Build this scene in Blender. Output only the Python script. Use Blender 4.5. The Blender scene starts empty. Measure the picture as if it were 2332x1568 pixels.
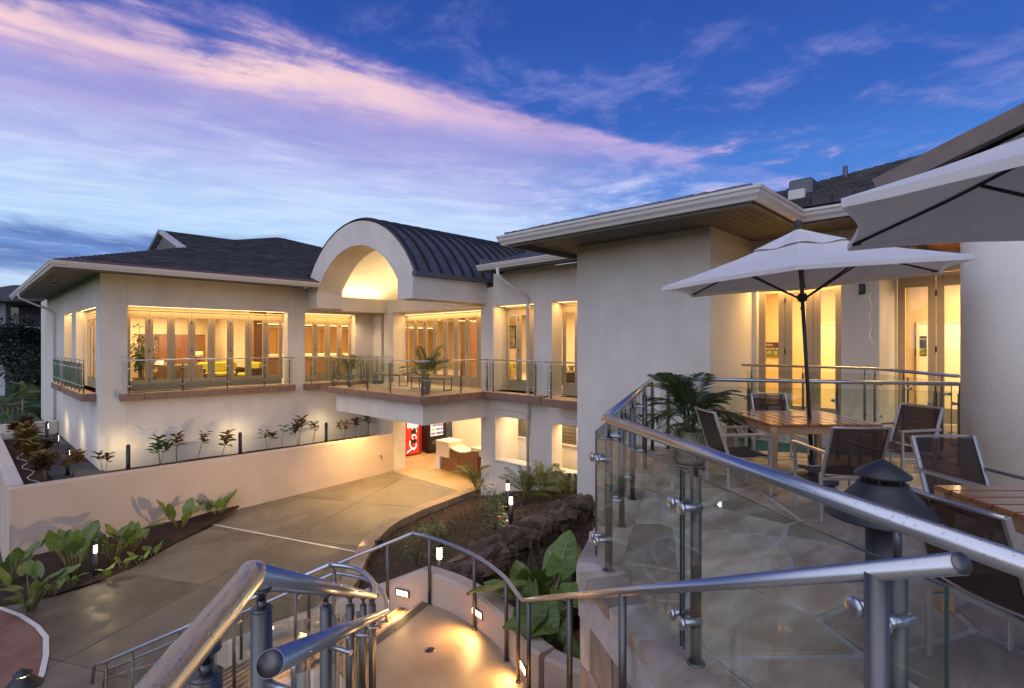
import bpy, math, random
from math import radians as R, sin, cos, pi, sqrt, atan2
from mathutils import Vector, Matrix, Euler, noise
random.seed(7)
SC = bpy.context.scene
COL = SC.collection

# ------------------------------------------------------------------ camera
HEAD = R(44)
FW = (cos(HEAD), sin(HEAD)); RT = (sin(HEAD), -cos(HEAD))
CAMZ = 1.6
cam = bpy.data.cameras.new("camera"); camo = bpy.data.objects.new("camera", cam); COL.objects.link(camo)
camo.location = (0, 0, CAMZ); camo.rotation_euler = (R(90), 0, HEAD - R(90))
cam.sensor_width = 36.0; cam.lens = 36.0 * 1219 / 2332; cam.clip_start = 0.05; cam.clip_end = 3000
SC.camera = camo
# ------------------------------------------------------------------ render / exposure
SC.render.engine = 'CYCLES'
SC.view_settings.view_transform = 'Standard'; SC.view_settings.look = 'None'
SC.view_settings.exposure = 0.46; SC.view_settings.gamma = 1.0; SC.view_settings.use_curve_mapping = False
SC.cycles.use_denoising = True
SC.cycles.max_bounces = 10; SC.cycles.transparent_max_bounces = 24
SC.cycles.diffuse_bounces = 4; SC.cycles.glossy_bounces = 4
SC.cycles.sample_clamp_indirect = 6.0
SC.cycles.caustics_reflective = False; SC.cycles.caustics_refractive = False
# ------------------------------------------------------------------ sky
SUN_EL, SUN_AZ = R(36), R(206)      # soft western afterglow, from behind the camera
def srgb(r, g, b):
    f = lambda c: (c / 255 / 12.92) if c / 255 <= .04045 else ((c / 255 + .055) / 1.055) ** 2.4
    return (f(r), f(g), f(b), 1)
def build_world():
    w = bpy.data.worlds.new("World"); SC.world = w; w.use_nodes = True
    w.cycles.sampling_method = 'MANUAL'; w.cycles.sample_map_resolution = 256
    nt = w.node_tree; nt.nodes.clear(); N = nt.nodes.new; L = nt.links.new
    def m(op, a, b=None, c=None, clamp=False):
        n = N('ShaderNodeMath'); n.operation = op; n.use_clamp = clamp
        for i, v in enumerate((a, b, c)):
            if v is None: continue
            if isinstance(v, (int, float)): n.inputs[i].default_value = v
            else: L(v, n.inputs[i])
        return n.outputs[0]
    def mix(f, a, b, t='MIX'):
        n = N('ShaderNodeMix'); n.data_type = 'RGBA'; n.blend_type = t
        for s, v in ((n.inputs[0], f), (n.inputs[6], a), (n.inputs[7], b)):
            if isinstance(v, (int, float)): s.default_value = v
            elif isinstance(v, tuple): s.default_value = v
            else: L(v, s)
        return n.outputs[2]
    def ramp(v, stops, interp='EASE'):
        n = N('ShaderNodeValToRGB'); e = n.color_ramp.elements; n.color_ramp.interpolation = interp
        while len(e) < len(stops): e.new(.5)
        for k, (p, c) in zip(e, stops): k.position = p; k.color = c
        L(v, n.inputs[0]); return n.outputs[0]
    def step(v, a, b):
        n = N('ShaderNodeMapRange'); n.interpolation_type = 'SMOOTHSTEP'
        L(v, n.inputs[0]); n.inputs[1].default_value = a; n.inputs[2].default_value = b
        return n.outputs[0]
    def comb(x, y, z):
        n = N('ShaderNodeCombineXYZ')
        for i, v in enumerate((x, y, z)):
            if isinstance(v, (int, float)): n.inputs[i].default_value = v
            else: L(v, n.inputs[i])
        return n.outputs[0]
    def nz(vec, scale, det=6, rough=.55, dist=0.0):
        n = N('ShaderNodeTexNoise'); L(vec, n.inputs['Vector']); n.inputs['Scale'].default_value = scale
        n.inputs['Detail'].default_value = det; n.inputs['Roughness'].default_value = rough
        n.inputs['Distortion'].default_value = dist
        return n.outputs[0]
    tc = N('ShaderNodeTexCoord'); sp = N('ShaderNodeSeparateXYZ'); L(tc.outputs['Generated'], sp.inputs[0])
    X, Y, Z = sp.outputs
    # compass frame of the cloud deck: a = along the streaks, b = across them
    r = m('ADD', m('MULTIPLY', X, RT[0]), m('MULTIPLY', Y, RT[1]))
    f = m('ADD', m('MULTIPLY', X, FW[0]), m('MULTIPLY', Y, FW[1]))
    zc = m('MAXIMUM', Z, .035)
    pr = m('DIVIDE', r, zc); pf = m('DIVIDE', f, zc)
    a = m('ADD', m('MULTIPLY', pr, .892), m('MULTIPLY', pf, .452))
    b = m('SUBTRACT', m('MULTIPLY', pf, .892), m('MULTIPLY', pr, .452))     # perpendicular distance to the streak
    deck = comb(a, b, 0.0)
    deck_s = comb(m('MULTIPLY', a, .38), b, 3.3)
    n1 = nz(deck_s, .9, 3, .55, .6)
    n2 = nz(deck_s, 3.4, 6, .6, .5)
    n3 = nz(deck, 2.6, 6, .64, .3)
    s = m('ADD', m('SUBTRACT', b, 2.14), m('ADD', m('MULTIPLY', m('SUBTRACT', n1, .5), 1.0), m('ADD', m('MULTIPLY', m('SUBTRACT', n2, .5), .34), m('MULTIPLY', m('SUBTRACT', n3, .5), .42))))
    # clear air by elevation
    base = ramp(Z, [(0.0, srgb(196, 205, 222)), (.07, srgb(168, 200, 232)), (.16, srgb(108, 162, 222)), (.27, srgb(52, 112, 198)), (.40, srgb(30, 82, 172)), (.55, srgb(24, 66, 152)), (1, srgb(16, 44, 118))])
    # high veil lying beyond the streak edge, pink along its lit edge
    sn = m('MULTIPLY', m('ADD', s, .6), .25, clamp=True)
    vcol = ramp(sn, [(0.0, srgb(84, 88, 176)), (.09, srgb(140, 120, 196)), (.16, srgb(196, 164, 208)), (.24, srgb(164, 158, 212)), (.40, srgb(182, 186, 228)), (.62, srgb(188, 207, 238)), (1, srgb(190, 214, 242))])
    va = m('MULTIPLY', step(s, -.20, .08), m('ADD', .70, m('MULTIPLY', step(n2, .30, .70), .28)))
    va = m('MULTIPLY', va, m('SUBTRACT', 1.0, m('MULTIPLY', step(s, 1.6, 6.0), .35)))
    vcol = mix(m('MULTIPLY', step(pr, -.3, 1.6), .75), vcol, ramp(sn, [(0.0, srgb(60, 96, 186)), (.16, srgb(136, 146, 214)), (.30, srgb(120, 158, 224)), (.6, srgb(128, 172, 230)), (1, srgb(176, 204, 236))]))
    va = m('MULTIPLY', va, m('SUBTRACT', 1.0, m('MULTIPLY', m('MULTIPLY', step(pr, -.4, 1.2), .80), m('SUBTRACT', 1.0, step(n3, .40, .62)))))
    col = mix(va, base, vcol)
    # bright core of the streak
    core = m('MULTIPLY', m('MULTIPLY', step(s, -.10, .04), m('SUBTRACT', 1.0, step(s, .05, .30))), step(n2, .32, .60))
    core = m('MULTIPLY', core, m('SUBTRACT', 1.0, m('MULTIPLY', step(pr, -1.0, .4), .95)))
    col = mix(m('MULTIPLY', core, .85), col, srgb(240, 204, 198))
    # scattered puffs in the clear part
    puff = m('MULTIPLY', step(n3, .47, .70), m('SUBTRACT', 1.0, step(s, -.3, .3)))
    puff = m('MULTIPLY', puff, m('MULTIPLY', step(pf, .8, 2.4), .52))
    col = mix(puff, col, srgb(138, 138, 204))
    pk = m('MULTIPLY', m('MULTIPLY', step(n3, .56, .74), step(b, .9, 2.0)), m('SUBTRACT', 1.0, step(b, 2.5, 4.2)))
    pk = m('MULTIPLY', pk, step(pr, .4, 1.4))
    col = mix(m('MULTIPLY', pk, .6), col, srgb(226, 178, 204))
    # low slate-blue bank over the left horizon, with bright gaps under it
    az = m('ARCTAN2', r, f)
    lowv = comb(m('MULTIPLY', az, 2.2), m('MULTIPLY', Z, 14.0), 1.7)
    n4 = nz(lowv, 1.5, 5, .6, .4)
    zz = m('ADD', Z, m('MULTIPLY', m('SUBTRACT', n4, .5), .10))
    bank = m('MULTIPLY', step(zz, .085, .115), m('SUBTRACT', 1.0, step(zz, .150, .185)))
    bank = m('MULTIPLY', bank, m('SUBTRACT', 1.0, step(az, -.55, -.05)))
    col = mix(m('MULTIPLY', bank, .92), col, mix(step(n4, .35, .65), srgb(52, 88, 158), srgb(92, 132, 200)))
    glow = m('MULTIPLY', m('SUBTRACT', 1.0, step(Z, .03, .11)), m('SUBTRACT', 1.0, step(az, -.5, .2)))
    col = mix(m('MULTIPLY', glow, .7), col, mix(step(n4, .4, .6), srgb(140, 150, 190), srgb(248, 226, 214)))
    # faint wisps everywhere over the veil
    col = mix(m('MULTIPLY', m('MULTIPLY', step(n3, .5, .75), step(s, .2, .8)), .30), col, srgb(206, 216, 240))
    bg = N('ShaderNodeBackground'); L(col, bg.inputs[0]); bg.inputs[1].default_value = .84
    sky = N('ShaderNodeTexSky'); sky.sky_type = 'NISHITA'; sky.sun_disc = False
    sky.sun_elevation = R(1.0); sky.sun_rotation = R(90) - SUN_AZ; sky.altitude = 100
    bg2 = N('ShaderNodeBackground'); L(sky.outputs[0], bg2.inputs[0]); bg2.inputs[1].default_value = .025
    add = N('ShaderNodeAddShader'); L(bg.outputs[0], add.inputs[0]); L(bg2.outputs[0], add.inputs[1])
    out = N('ShaderNodeOutputWorld'); L(add.outputs[0], out.inputs[0])
build_world()
# ------------------------------------------------------------------ sun: afterglow, very soft
sl = bpy.data.lights.new("sun", 'SUN'); sl.energy = 1.5; sl.angle = R(100); sl.color = (.93, .92, 1.0)
slo = bpy.data.objects.new("sun", sl); COL.objects.link(slo)
slo.rotation_euler = Vector((-cos(SUN_AZ) * cos(SUN_EL), -sin(SUN_AZ) * cos(SUN_EL), -sin(SUN_EL))).to_track_quat('-Z', 'Y').to_euler()

# ================================================================== helpers
def P(x, y, X=None, Y=None, Z=None, D=None):
    """photo pixel (2332 wide) -> the point on a known wall, floor or depth"""
    dx = FW[0] + RT[0] * (x - 1166) / 1219; dy = FW[1] + RT[1] * (x - 1166) / 1219; dz = -(y - 785) / 1219
    t = D if D else X / dx if X is not None else Y / dy if Y is not None else (Z - CAMZ) / dz
    return Vector((dx * t, dy * t, CAMZ + dz * t))
def RW(r, w, z=0.0): return Vector((FW[0] * w + RT[0] * r, FW[1] * w + RT[1] * r, z))
def lerp(a, b, t): return a + (b - a) * t

class MB:
    def __init__(s): s.v = []; s.f = []; s.sm = []
    def add(s, vs, fs, smooth=False):
        o = len(s.v); s.v += [tuple(p) for p in vs]
        s.f += [tuple(i + o for i in f) for f in fs]; s.sm += [smooth] * len(fs); return s
    def box(s, a, b, M=None):
        x0, x1 = sorted((a[0], b[0])); y0, y1 = sorted((a[1], b[1])); z0, z1 = sorted((a[2], b[2]))
        vs = [Vector(p) for p in ((x0, y0, z0), (x1, y0, z0), (x1, y1, z0), (x0, y1, z0), (x0, y0, z1), (x1, y0, z1), (x1, y1, z1), (x0, y1, z1))]
        if M: vs = [M @ p for p in vs]
        return s.add(vs, [(0, 3, 2, 1), (4, 5, 6, 7), (0, 1, 5, 4), (1, 2, 6, 5), (2, 3, 7, 6), (3, 0, 4, 7)])
    def bbox(s, a, b, c=.01, M=None):
        """box with chamfered edges"""
        lo = [min(p, q) for p, q in zip(a, b)]; hi = [max(p, q) for p, q in zip(a, b)]
        c = min(c, *[(h - l) * .45 for l, h in zip(lo, hi)])
        vs = []; idx = {}
        for ax in range(3):
            for sx in (0, 1):
                for sy in (0, 1):
                    for sz in (0, 1):
                        p = [(lo, hi)[k][i] for i, k in enumerate((sx, sy, sz))]
                        sg = (sx, sy, sz)
                        for i in range(3):
                            if i != ax: p[i] += c if sg[i] == 0 else -c
                        idx[(ax, sx, sy, sz)] = len(vs); vs.append(Vector(p))
        fs = []
        g = lambda ax, t: idx[(ax,) + tuple(t)]
        for ax in range(3):
            o1, o2 = [i for i in range(3) if i != ax]
            for sd in (0, 1):
                q = []
                for u, v in ((0, 0), (1, 0), (1, 1), (0, 1)):
                    t = [0, 0, 0]; t[ax] = sd; t[o1] = u; t[o2] = v; q.append(g(ax, t))
                fs.append(tuple(q))
            for u in (0, 1):
                for v in (0, 1):
                    t0 = [0, 0, 0]; t0[o1] = u; t0[o2] = v; t1 = list(t0); t1[ax] = 1
                    fs.append((g(o1, t0), g(o1, t1), g(o2, t1), g(o2, t0)))
        for sx in (0, 1):
            for sy in (0, 1):
                for sz in (0, 1): fs.append(tuple(g(ax, (sx, sy, sz)) for ax in range(3)))
        if M: vs = [M @ p for p in vs]
        return s.add(vs, fs)
    def tube(s, path, rad, n=10, caps=True, smooth=True, closed=False):
        path = [Vector(p) for p in path]
        if not isinstance(rad, (list, tuple)): rad = [rad] * len(path)
        k = len(path); tans = []
        for i in range(k):
            if i == 0: t = path[1] - path[0]
            elif i == k - 1: t = path[-1] - path[-2]
            else: t = (path[i + 1] - path[i]).normalized() + (path[i] - path[i - 1]).normalized()
            tans.append(t.normalized() if t.length > 1e-9 else Vector((0, 0, 1)))
        up = Vector((0, 0, 1)) if abs(tans[0].z) < .9 else Vector((1, 0, 0))
        u = tans[0].cross(up).normalized(); vs = []
        for i in range(k):
            t = tans[i]; u = (u - t * u.dot(t)); u = u.normalized() if u.length > 1e-6 else t.orthogonal().normalized()
            w = t.cross(u); mit = 1.0
            if 0 < i < k - 1:
                c = (path[i + 1] - path[i]).normalized().dot(t); mit = 1.0
            for j in range(n):
                a = 2 * pi * j / n; d = u * cos(a) + w * sin(a)
                vs.append(path[i] + d * rad[i])
        fs = []
        for i in range(k - 1):
            for j in range(n):
                j2 = (j + 1) % n
                fs.append((i * n + j, i * n + j2, (i + 1) * n + j2, (i + 1) * n + j))
        s.add(vs, fs, smooth)
        if caps:
            o = len(s.v) - len(vs)
            s.f.append(tuple(o + j for j in reversed(range(n)))); s.sm.append(False)
            s.f.append(tuple(o + (k - 1) * n + j for j in range(n))); s.sm.append(False)
        return s
    def lathe(s, prof, c=(0, 0, 0), n=20, smooth=True, M=None):
        vs = []; fs = []
        for r, z in prof:
            for j in range(n):
                a = 2 * pi * j / n; p = Vector((c[0] + r * cos(a), c[1] + r * sin(a), c[2] + z))
                vs.append(M @ p if M else p)
        for i in range(len(prof) - 1):
            for j in range(n):
                j2 = (j + 1) % n; fs.append((i * n + j, i * n + j2, (i + 1) * n + j2, (i + 1) * n + j))
        s.add(vs, fs, smooth)
        o = len(s.v) - len(vs)
        if prof[0][0] > 1e-4: s.f.append(tuple(o + j for j in reversed(range(n)))); s.sm.append(False)
        if prof[-1][0] > 1e-4: s.f.append(tuple(o + (len(prof) - 1) * n + j for j in range(n))); s.sm.append(False)
        return s
    def prism(s, poly, z0, z1, smooth=False):
        """poly [(x,y)] extruded; z0,z1 numbers or functions of x,y"""
        if sum(a[0] * b[1] - b[0] * a[1] for a, b in zip(poly, poly[1:] + poly[:1])) < 0: poly = poly[::-1]
        n = len(poly); f0 = z0 if callable(z0) else (lambda x, y: z0); f1 = z1 if callable(z1) else (lambda x, y: z1)
        vs = [(x, y, f0(x, y)) for x, y in poly] + [(x, y, f1(x, y)) for x, y in poly]
        return s.add(vs, [tuple(reversed(range(n))), tuple(range(n, 2 * n))] + [(i, (i + 1) % n, n + (i + 1) % n, n + i) for i in range(n)])
    def quad(s, *p): return s.add(p, [tuple(range(len(p)))])
    def slab(s, pts, th):
        """planar polygon given thickness downwards"""
        n = len(pts); a = [Vector(p) for p in pts]; b = [p - Vector((0, 0, th)) for p in a]
        return s.add(a + b, [tuple(range(n)), tuple(reversed(range(n, 2 * n)))] + [(i, n + i, n + (i + 1) % n, (i + 1) % n) for i in range(n)])
    def grid(s, fn, nu, nv, smooth=True):
        vs = [fn(i / nu, j / nv) for j in range(nv + 1) for i in range(nu + 1)]
        fs = [(j * (nu + 1) + i, j * (nu + 1) + i + 1, (j + 1) * (nu + 1) + i + 1, (j + 1) * (nu + 1) + i) for j in range(nv) for i in range(nu)]
        return s.add(vs, fs, smooth)
    def mesh(s, name):
        me = bpy.data.meshes.new(name); me.from_pydata(s.v, [], s.f)
        if any(s.sm): me.polygons.foreach_set('use_smooth', s.sm)
        me.update(); return me
    def build(s, name, mat, parent=None, loc=None, rot=None, kind=None, label=None):
        me = s.mesh(name); me.materials.append(mat)
        return put(name, me, parent, loc, rot, kind, label)
def put(name, me, parent=None, loc=None, rot=None, kind=None, label=None):
    o = bpy.data.objects.new(name, me); COL.objects.link(o)
    if parent: o.parent = parent
    if loc is not None: o.location = loc
    if rot is not None: o.rotation_euler = rot
    if kind: o['kind'] = kind
    if label: o['label'] = label
    return o
def thing(name, label, cat, loc=(0, 0, 0), rz=0.0, group=None, kind=None):
    o = bpy.data.objects.new(name, None); COL.objects.link(o); o.empty_display_size = .1
    o.location = loc; o.rotation_euler = (0, 0, rz); return tag(o, label, cat, group, kind)
def tag(o, label=None, cat=None, group=None, kind=None):
    if label: o['label'] = label
    if cat: o['category'] = cat
    if group: o['group'] = group
    if kind: o['kind'] = kind
    return o
def copy_tree(o, parent=None):
    c = o.copy(); COL.objects.link(c); c.parent = parent
    for ch in list(o.children): copy_tree(ch, c)
    return c
def place(proto, used, loc, rz, label, group=None, scale=None):
    o = proto if not used else copy_tree(proto)
    o.location = loc; o.rotation_euler = (0, 0, rz); o['label'] = label
    if scale: o.scale = (scale,) * 3
    if group: o['group'] = group
    return o
def light(kind, loc, energy, color, parent=None, size=.2, size_y=None, target=None, spot=None, blend=.5):
    l = bpy.data.lights.new('lamp_light', kind); l.energy = energy; l.color = color
    if kind == 'AREA':
        l.size = size
        if size_y: l.shape = 'RECTANGLE'; l.size_y = size_y
    else: l.shadow_soft_size = size
    if kind == 'SPOT': l.spot_size = R(spot or 120); l.spot_blend = blend
    o = bpy.data.objects.new('lamp_light', l); COL.objects.link(o); o.location = loc
    if target is not None: o.rotation_euler = (Vector(target) - Vector(loc)).to_track_quat('-Z', 'Y').to_euler()
    if parent: o.parent = parent
    return o
def inside(poly, x, y):
    c = False; j = len(poly) - 1
    for i in range(len(poly)):
        xi, yi = poly[i]; xj, yj = poly[j]
        if (yi > y) != (yj > y) and x < (xj - xi) * (y - yi) / (yj - yi) + xi: c = not c
        j = i
    return c
def clip(poly, a, b):
    """keep the part of poly left of the line a->b"""
    out = []; n = len(poly)
    d = lambda p: (b[0] - a[0]) * (p[1] - a[1]) - (b[1] - a[1]) * (p[0] - a[0])
    for i in range(n):
        p, q = poly[i], poly[(i + 1) % n]; dp, dq = d(p), d(q)
        if dp >= 0: out.append(p)
        if dp * dq < 0: t = dp / (dp - dq); out.append((p[0] + (q[0] - p[0]) * t, p[1] + (q[1] - p[1]) * t))
    return out
def area(poly): return abs(sum(a[0] * b[1] - b[0] * a[1] for a, b in zip(poly, poly[1:] + poly[:1]))) / 2
def shrink(poly, g):
    """inset of a convex polygon"""
    if sum(a[0] * b[1] - b[0] * a[1] for a, b in zip(poly, poly[1:] + poly[:1])) < 0: poly = poly[::-1]
    out = poly
    for p, q in zip(poly, poly[1:] + poly[:1]):
        L = math.hypot(q[0] - p[0], q[1] - p[1])
        if L < 1e-6: continue
        nx, ny = -(q[1] - p[1]) / L * g, (q[0] - p[0]) / L * g
        out = clip(out, (p[0] + nx, p[1] + ny), (q[0] + nx, q[1] + ny))
        if len(out) < 3: return []
    return out

# ================================================================== materials
MATS = {}
def mat(name, c1, c2=None, rough=.7, scale=6.0, bump=0.0, bscale=60.0, metal=0.0, spec=.5, var=.0, emit=None, es=1.0,
        stretch=None, detail=6, coord='Object', trans=None, rvar=0.0, coat=0.0, c3=None, s3=.6):
    if name in MATS: return MATS[name]
    m = bpy.data.materials.new(name); m.use_nodes = True; nt = m.node_tree; N = nt.nodes.new; L = nt.links.new
    b = nt.nodes['Principled BSDF']
    b.inputs['Roughness'].default_value = rough; b.inputs['Metallic'].default_value = metal
    b.inputs['Specular IOR Level'].default_value = spec
    if coat: b.inputs['Coat Weight'].default_value = coat; b.inputs['Coat Roughness'].default_value = .08
    tc = N('ShaderNodeTexCoord'); vec = tc.outputs[coord]
    if stretch:
        mp = N('ShaderNodeMapping'); L(vec, mp.inputs[0]); mp.inputs['Scale'].default_value = stretch; vec = mp.outputs[0]
    if var:
        oi = N('ShaderNodeObjectInfo'); va = N('ShaderNodeVectorMath'); va.operation = 'MULTIPLY_ADD'
        cb = N('ShaderNodeCombineXYZ')
        for i in range(3): L(oi.outputs['Random'], cb.inputs[i])
        L(cb.outputs[0], va.inputs[0]); va.inputs[1].default_value = (37, 61, 23); L(vec, va.inputs[2]); vec = va.outputs[0]
    col = None
    if c2 is not None:
        n = N('ShaderNodeTexNoise'); n.inputs['Scale'].default_value = scale; n.inputs['Detail'].default_value = detail; L(vec, n.inputs['Vector'])
        rp = N('ShaderNodeValToRGB'); rp.color_ramp.elements[0].position = .35; rp.color_ramp.elements[1].position = .65
        rp.color_ramp.elements[0].color = (*c1, 1); rp.color_ramp.elements[1].color = (*c2, 1); L(n.outputs[0], rp.inputs[0]); col = rp.outputs[0]
        if c3 is not None:
            n3 = N('ShaderNodeTexNoise'); n3.inputs['Scale'].default_value = s3; n3.inputs['Detail'].default_value = 5; L(vec, n3.inputs['Vector'])
            mr = N('ShaderNodeMapRange'); L(n3.outputs[0], mr.inputs[0]); mr.inputs[1].default_value = .42; mr.inputs[2].default_value = .68
            mx = N('ShaderNodeMix'); mx.data_type = 'RGBA'; L(mr.outputs[0], mx.inputs[0]); L(col, mx.inputs[6]); mx.inputs[7].default_value = (*c3, 1); col = mx.outputs[2]
        if rvar:
            mr = N('ShaderNodeMapRange'); L(n.outputs[0], mr.inputs[0]); mr.inputs[1].default_value = .3; mr.inputs[2].default_value = .7
            mr.inputs[3].default_value = rough - rvar; mr.inputs[4].default_value = rough + rvar; L(mr.outputs[0], b.inputs['Roughness'])
    if var:
        hs = N('ShaderNodeHueSaturation'); mr = N('ShaderNodeMapRange'); L(oi.outputs['Random'], mr.inputs[0])
        mr.inputs[3].default_value = 1 - var; mr.inputs[4].default_value = 1 + var; L(mr.outputs[0], hs.inputs['Value'])
        mr2 = N('ShaderNodeMapRange'); wn = N('ShaderNodeTexWhiteNoise'); wn.noise_dimensions = '1D'; L(oi.outputs['Random'], wn.inputs['W'])
        L(wn.outputs[0], mr2.inputs[0]); mr2.inputs[3].default_value = .5 - var * .05; mr2.inputs[4].default_value = .5 + var * .05; L(mr2.outputs[0], hs.inputs['Hue'])
        if col is not None: L(col, hs.inputs['Color'])
        else: hs.inputs['Color'].default_value = (*c1, 1)
        col = hs.outputs[0]
    if col is not None: L(col, b.inputs['Base Color'])
    else: b.inputs['Base Color'].default_value = (*c1, 1)
    if bump:
        n = N('ShaderNodeTexNoise'); n.inputs['Scale'].default_value = bscale; n.inputs['Detail'].default_value = 4; L(vec, n.inputs['Vector'])
        bp = N('ShaderNodeBump'); bp.inputs['Strength'].default_value = bump; bp.inputs['Distance'].default_value = .02
        L(n.outputs[0], bp.inputs['Height']); L(bp.outputs[0], b.inputs['Normal'])
    if emit is not None:
        b.inputs['Emission Color'].default_value = (*emit, 1); b.inputs['Emission Strength'].default_value = es
    if trans:
        t = N('ShaderNodeBsdfTranslucent'); mx = N('ShaderNodeMixShader'); mx.inputs[0].default_value = trans
        if col is not None: L(col, t.inputs[0])
        else: t.inputs[0].default_value = (*c1, 1)
        L(b.outputs[0], mx.inputs[1]); L(t.outputs[0], mx.inputs[2]); L(mx.outputs[0], nt.nodes['Material Output'].inputs[0])
    MATS[name] = m; return m
def glassmat(name, tint, ior=1.5, gain=1.0):
    m = bpy.data.materials.new(name); m.use_nodes = True; nt = m.node_tree; nt.nodes.clear(); N = nt.nodes.new; L = nt.links.new
    t = N('ShaderNodeBsdfTransparent'); t.inputs[0].default_value = (*tint, 1)
    g = N('ShaderNodeBsdfGlossy'); g.inputs['Roughness'].default_value = .0; g.inputs[0].default_value = (1, 1, 1, 1)
    lw = N('ShaderNodeLayerWeight'); lw.inputs[0].default_value = .5     # Schlick, the same from both faces of a thin pane
    pw = N('ShaderNodeMath'); pw.operation = 'POWER'; L(lw.outputs['Facing'], pw.inputs[0]); pw.inputs[1].default_value = 5.0
    f0 = ((ior - 1) / (ior + 1)) ** 2
    mu = N('ShaderNodeMath'); mu.operation = 'MULTIPLY_ADD'; mu.inputs[1].default_value = (1 - f0) * gain; mu.inputs[2].default_value = f0 * gain; mu.use_clamp = True; L(pw.outputs[0], mu.inputs[0])
    mx = N('ShaderNodeMixShader'); L(mu.outputs[0], mx.inputs[0]); L(t.outputs[0], mx.inputs[1]); L(g.outputs[0], mx.inputs[2])
    o = N('ShaderNodeOutputMaterial'); L(mx.outputs[0], o.inputs[0]); MATS[name] = m; return m
def _lampmat_marker(): pass
def lampmat(name, c, s):
    m = bpy.data.materials.new(name); m.use_nodes = True; nt = m.node_tree; nt.nodes.clear()
    e = nt.nodes.new('ShaderNodeEmission'); e.inputs[0].default_value = (*c, 1); e.inputs[1].default_value = s
    o = nt.nodes.new('ShaderNodeOutputMaterial'); nt.links.new(e.outputs[0], o.inputs[0]); MATS[name] = m; return m
def brushed(name, c, rough, fine=220.0):
    m = mat(name, c, tuple(k * .93 for k in c), rough=rough, scale=3.0, metal=.92, detail=2); return m

STUCCO = mat('stucco_cream', (.66, .61, .53), (.71, .66, .58), rough=.9, scale=2.2, bump=.4, bscale=55, c3=(.61, .555, .47), s3=.9, stretch=(1, 1, .55))
STUCCO_W = mat('stucco_warm_low', (.58, .455, .35), (.63, .50, .39), rough=.9, scale=2.4, bump=.35, bscale=50, c3=(.52, .405, .31), s3=.6)
STUCCO_IN = mat('stucco_inner', (.70, .64, .52), (.74, .68, .56), rough=.9, scale=1.5, bump=.12, bscale=50)
CAPSTONE = mat('wall_cap', (.52, .48, .45), (.62, .58, .54), rough=.85, scale=7, bump=.2, bscale=30)
TILE = mat('terracotta_tile', (.205, .120, .082), (.245, .148, .102), rough=.6, scale=5, bump=.06, bscale=40, var=.07)
TILEF = mat('terracotta_floor', (.42, .27, .16), (.47, .31, .19), rough=.55, scale=4, bump=.05, bscale=40, var=.06)
SHINGLE = None
SOFFIT = mat('soffit_board', (.105, .10, .085), (.13, .123, .105), rough=.7, scale=9, bump=.1, bscale=30, var=.07)
GUTTER = mat('gutter_metal', (.58, .55, .50), (.61, .58, .53), rough=.35, scale=3, spec=.6)
FASCIA = mat('fascia_dark', (.13, .13, .13), (.15, .15, .15), rough=.6, scale=6)
FLASH = mat('red_flashing', (.16, .055, .05), (.19, .07, .06), rough=.6, scale=5)
SEAMD = mat('seam_rib_shaded', (.028, .029, .034), rough=.5, metal=.3)  # roof metal darkened so the ribs look shaded against the sheets
SEAM = mat('seam_metal', (.10, .105, .12), (.125, .13, .145), rough=.45, scale=2.5, spec=.6, metal=.35, rvar=.08)
TAUPE = mat('door_taupe', (.40, .30, .175), (.43, .325, .195), rough=.55, scale=8, bump=.05, bscale=40)
TRACK = mat('track_brass', (.45, .36, .22), rough=.4, metal=.6)
HINGE = mat('hinge_dark', (.05, .045, .04), rough=.4, metal=.7)
STEEL = brushed('stainless', (.52, .535, .56), .32)
STEEL_D = brushed('stainless_post', (.165, .158, .15), .46)
DARKM = mat('charcoal_metal', (.022, .022, .025), (.035, .035, .04), rough=.5, scale=9, bump=.08, bscale=70, spec=.5)
BLACK = mat('black_plastic', (.012, .012, .013), rough=.45)
GLASS = glassmat('rail_glass', (.92, .95, .92), 1.5, 1.0)
GLASSE = mat('glass_edge', (.03, .07, .06), rough=.15, spec=.8)
PANE = glassmat('window_pane', (.96, .95, .92), 1.45, .8)
CONC = mat('concrete_drive', (.135, .112, .080), (.19, .16, .118), rough=.52, scale=2.6, bump=.2, bscale=70, var=.12, c3=(.10, .08, .054), s3=.55, rvar=.2, detail=10)
CONC2 = mat('concrete_landing', (.42, .305, .185), (.50, .375, .235), rough=.5, scale=2.2, bump=.10, bscale=45, c3=(.33, .23, .135), s3=.9, rvar=.18)
ENTRYF = mat('concrete_entry', (.42, .29, .14), (.50, .36, .19), rough=.45, scale=2.4, bump=.06, bscale=45, c3=(.34, .22, .10), s3=.8, rvar=.15)
REDPAVE = mat('red_paving', (.17, .075, .05), (.22, .10, .068), rough=.6, scale=2.0, bump=.12, bscale=50, c3=(.25, .15, .11), s3=1.0)
CURBM = mat('curb_concrete', (.30, .22, .14), (.37, .28, .185), rough=.75, scale=3, bump=.2, bscale=45, var=.08)
WHITEL = mat('white_strip', (.62, .60, .55), (.7, .68, .63), rough=.7, scale=12)
SOIL = mat('red_soil', (.034, .0135, .008), (.058, .024, .015), rough=.95, scale=9, bump=.9, bscale=28, c3=(.020, .010, .007), s3=2.0)
GRAVEL = mat('dark_gravel', (.05, .05, .055), (.085, .083, .085), rough=.95, scale=30, bump=1.0, bscale=60)
FLAG = mat('flagstone', (.36, .30, .23), (.58, .505, .40), rough=.50, scale=2.6, bump=.30, bscale=26, var=.30, stretch=(1, 2.6, 1), c3=(.30, .24, .18), s3=1.6, rvar=.10, detail=9)
MORTAR = mat('mortar', (.48, .44, .39), (.57, .53, .48), rough=.9, scale=14, bump=.3, bscale=60)
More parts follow.
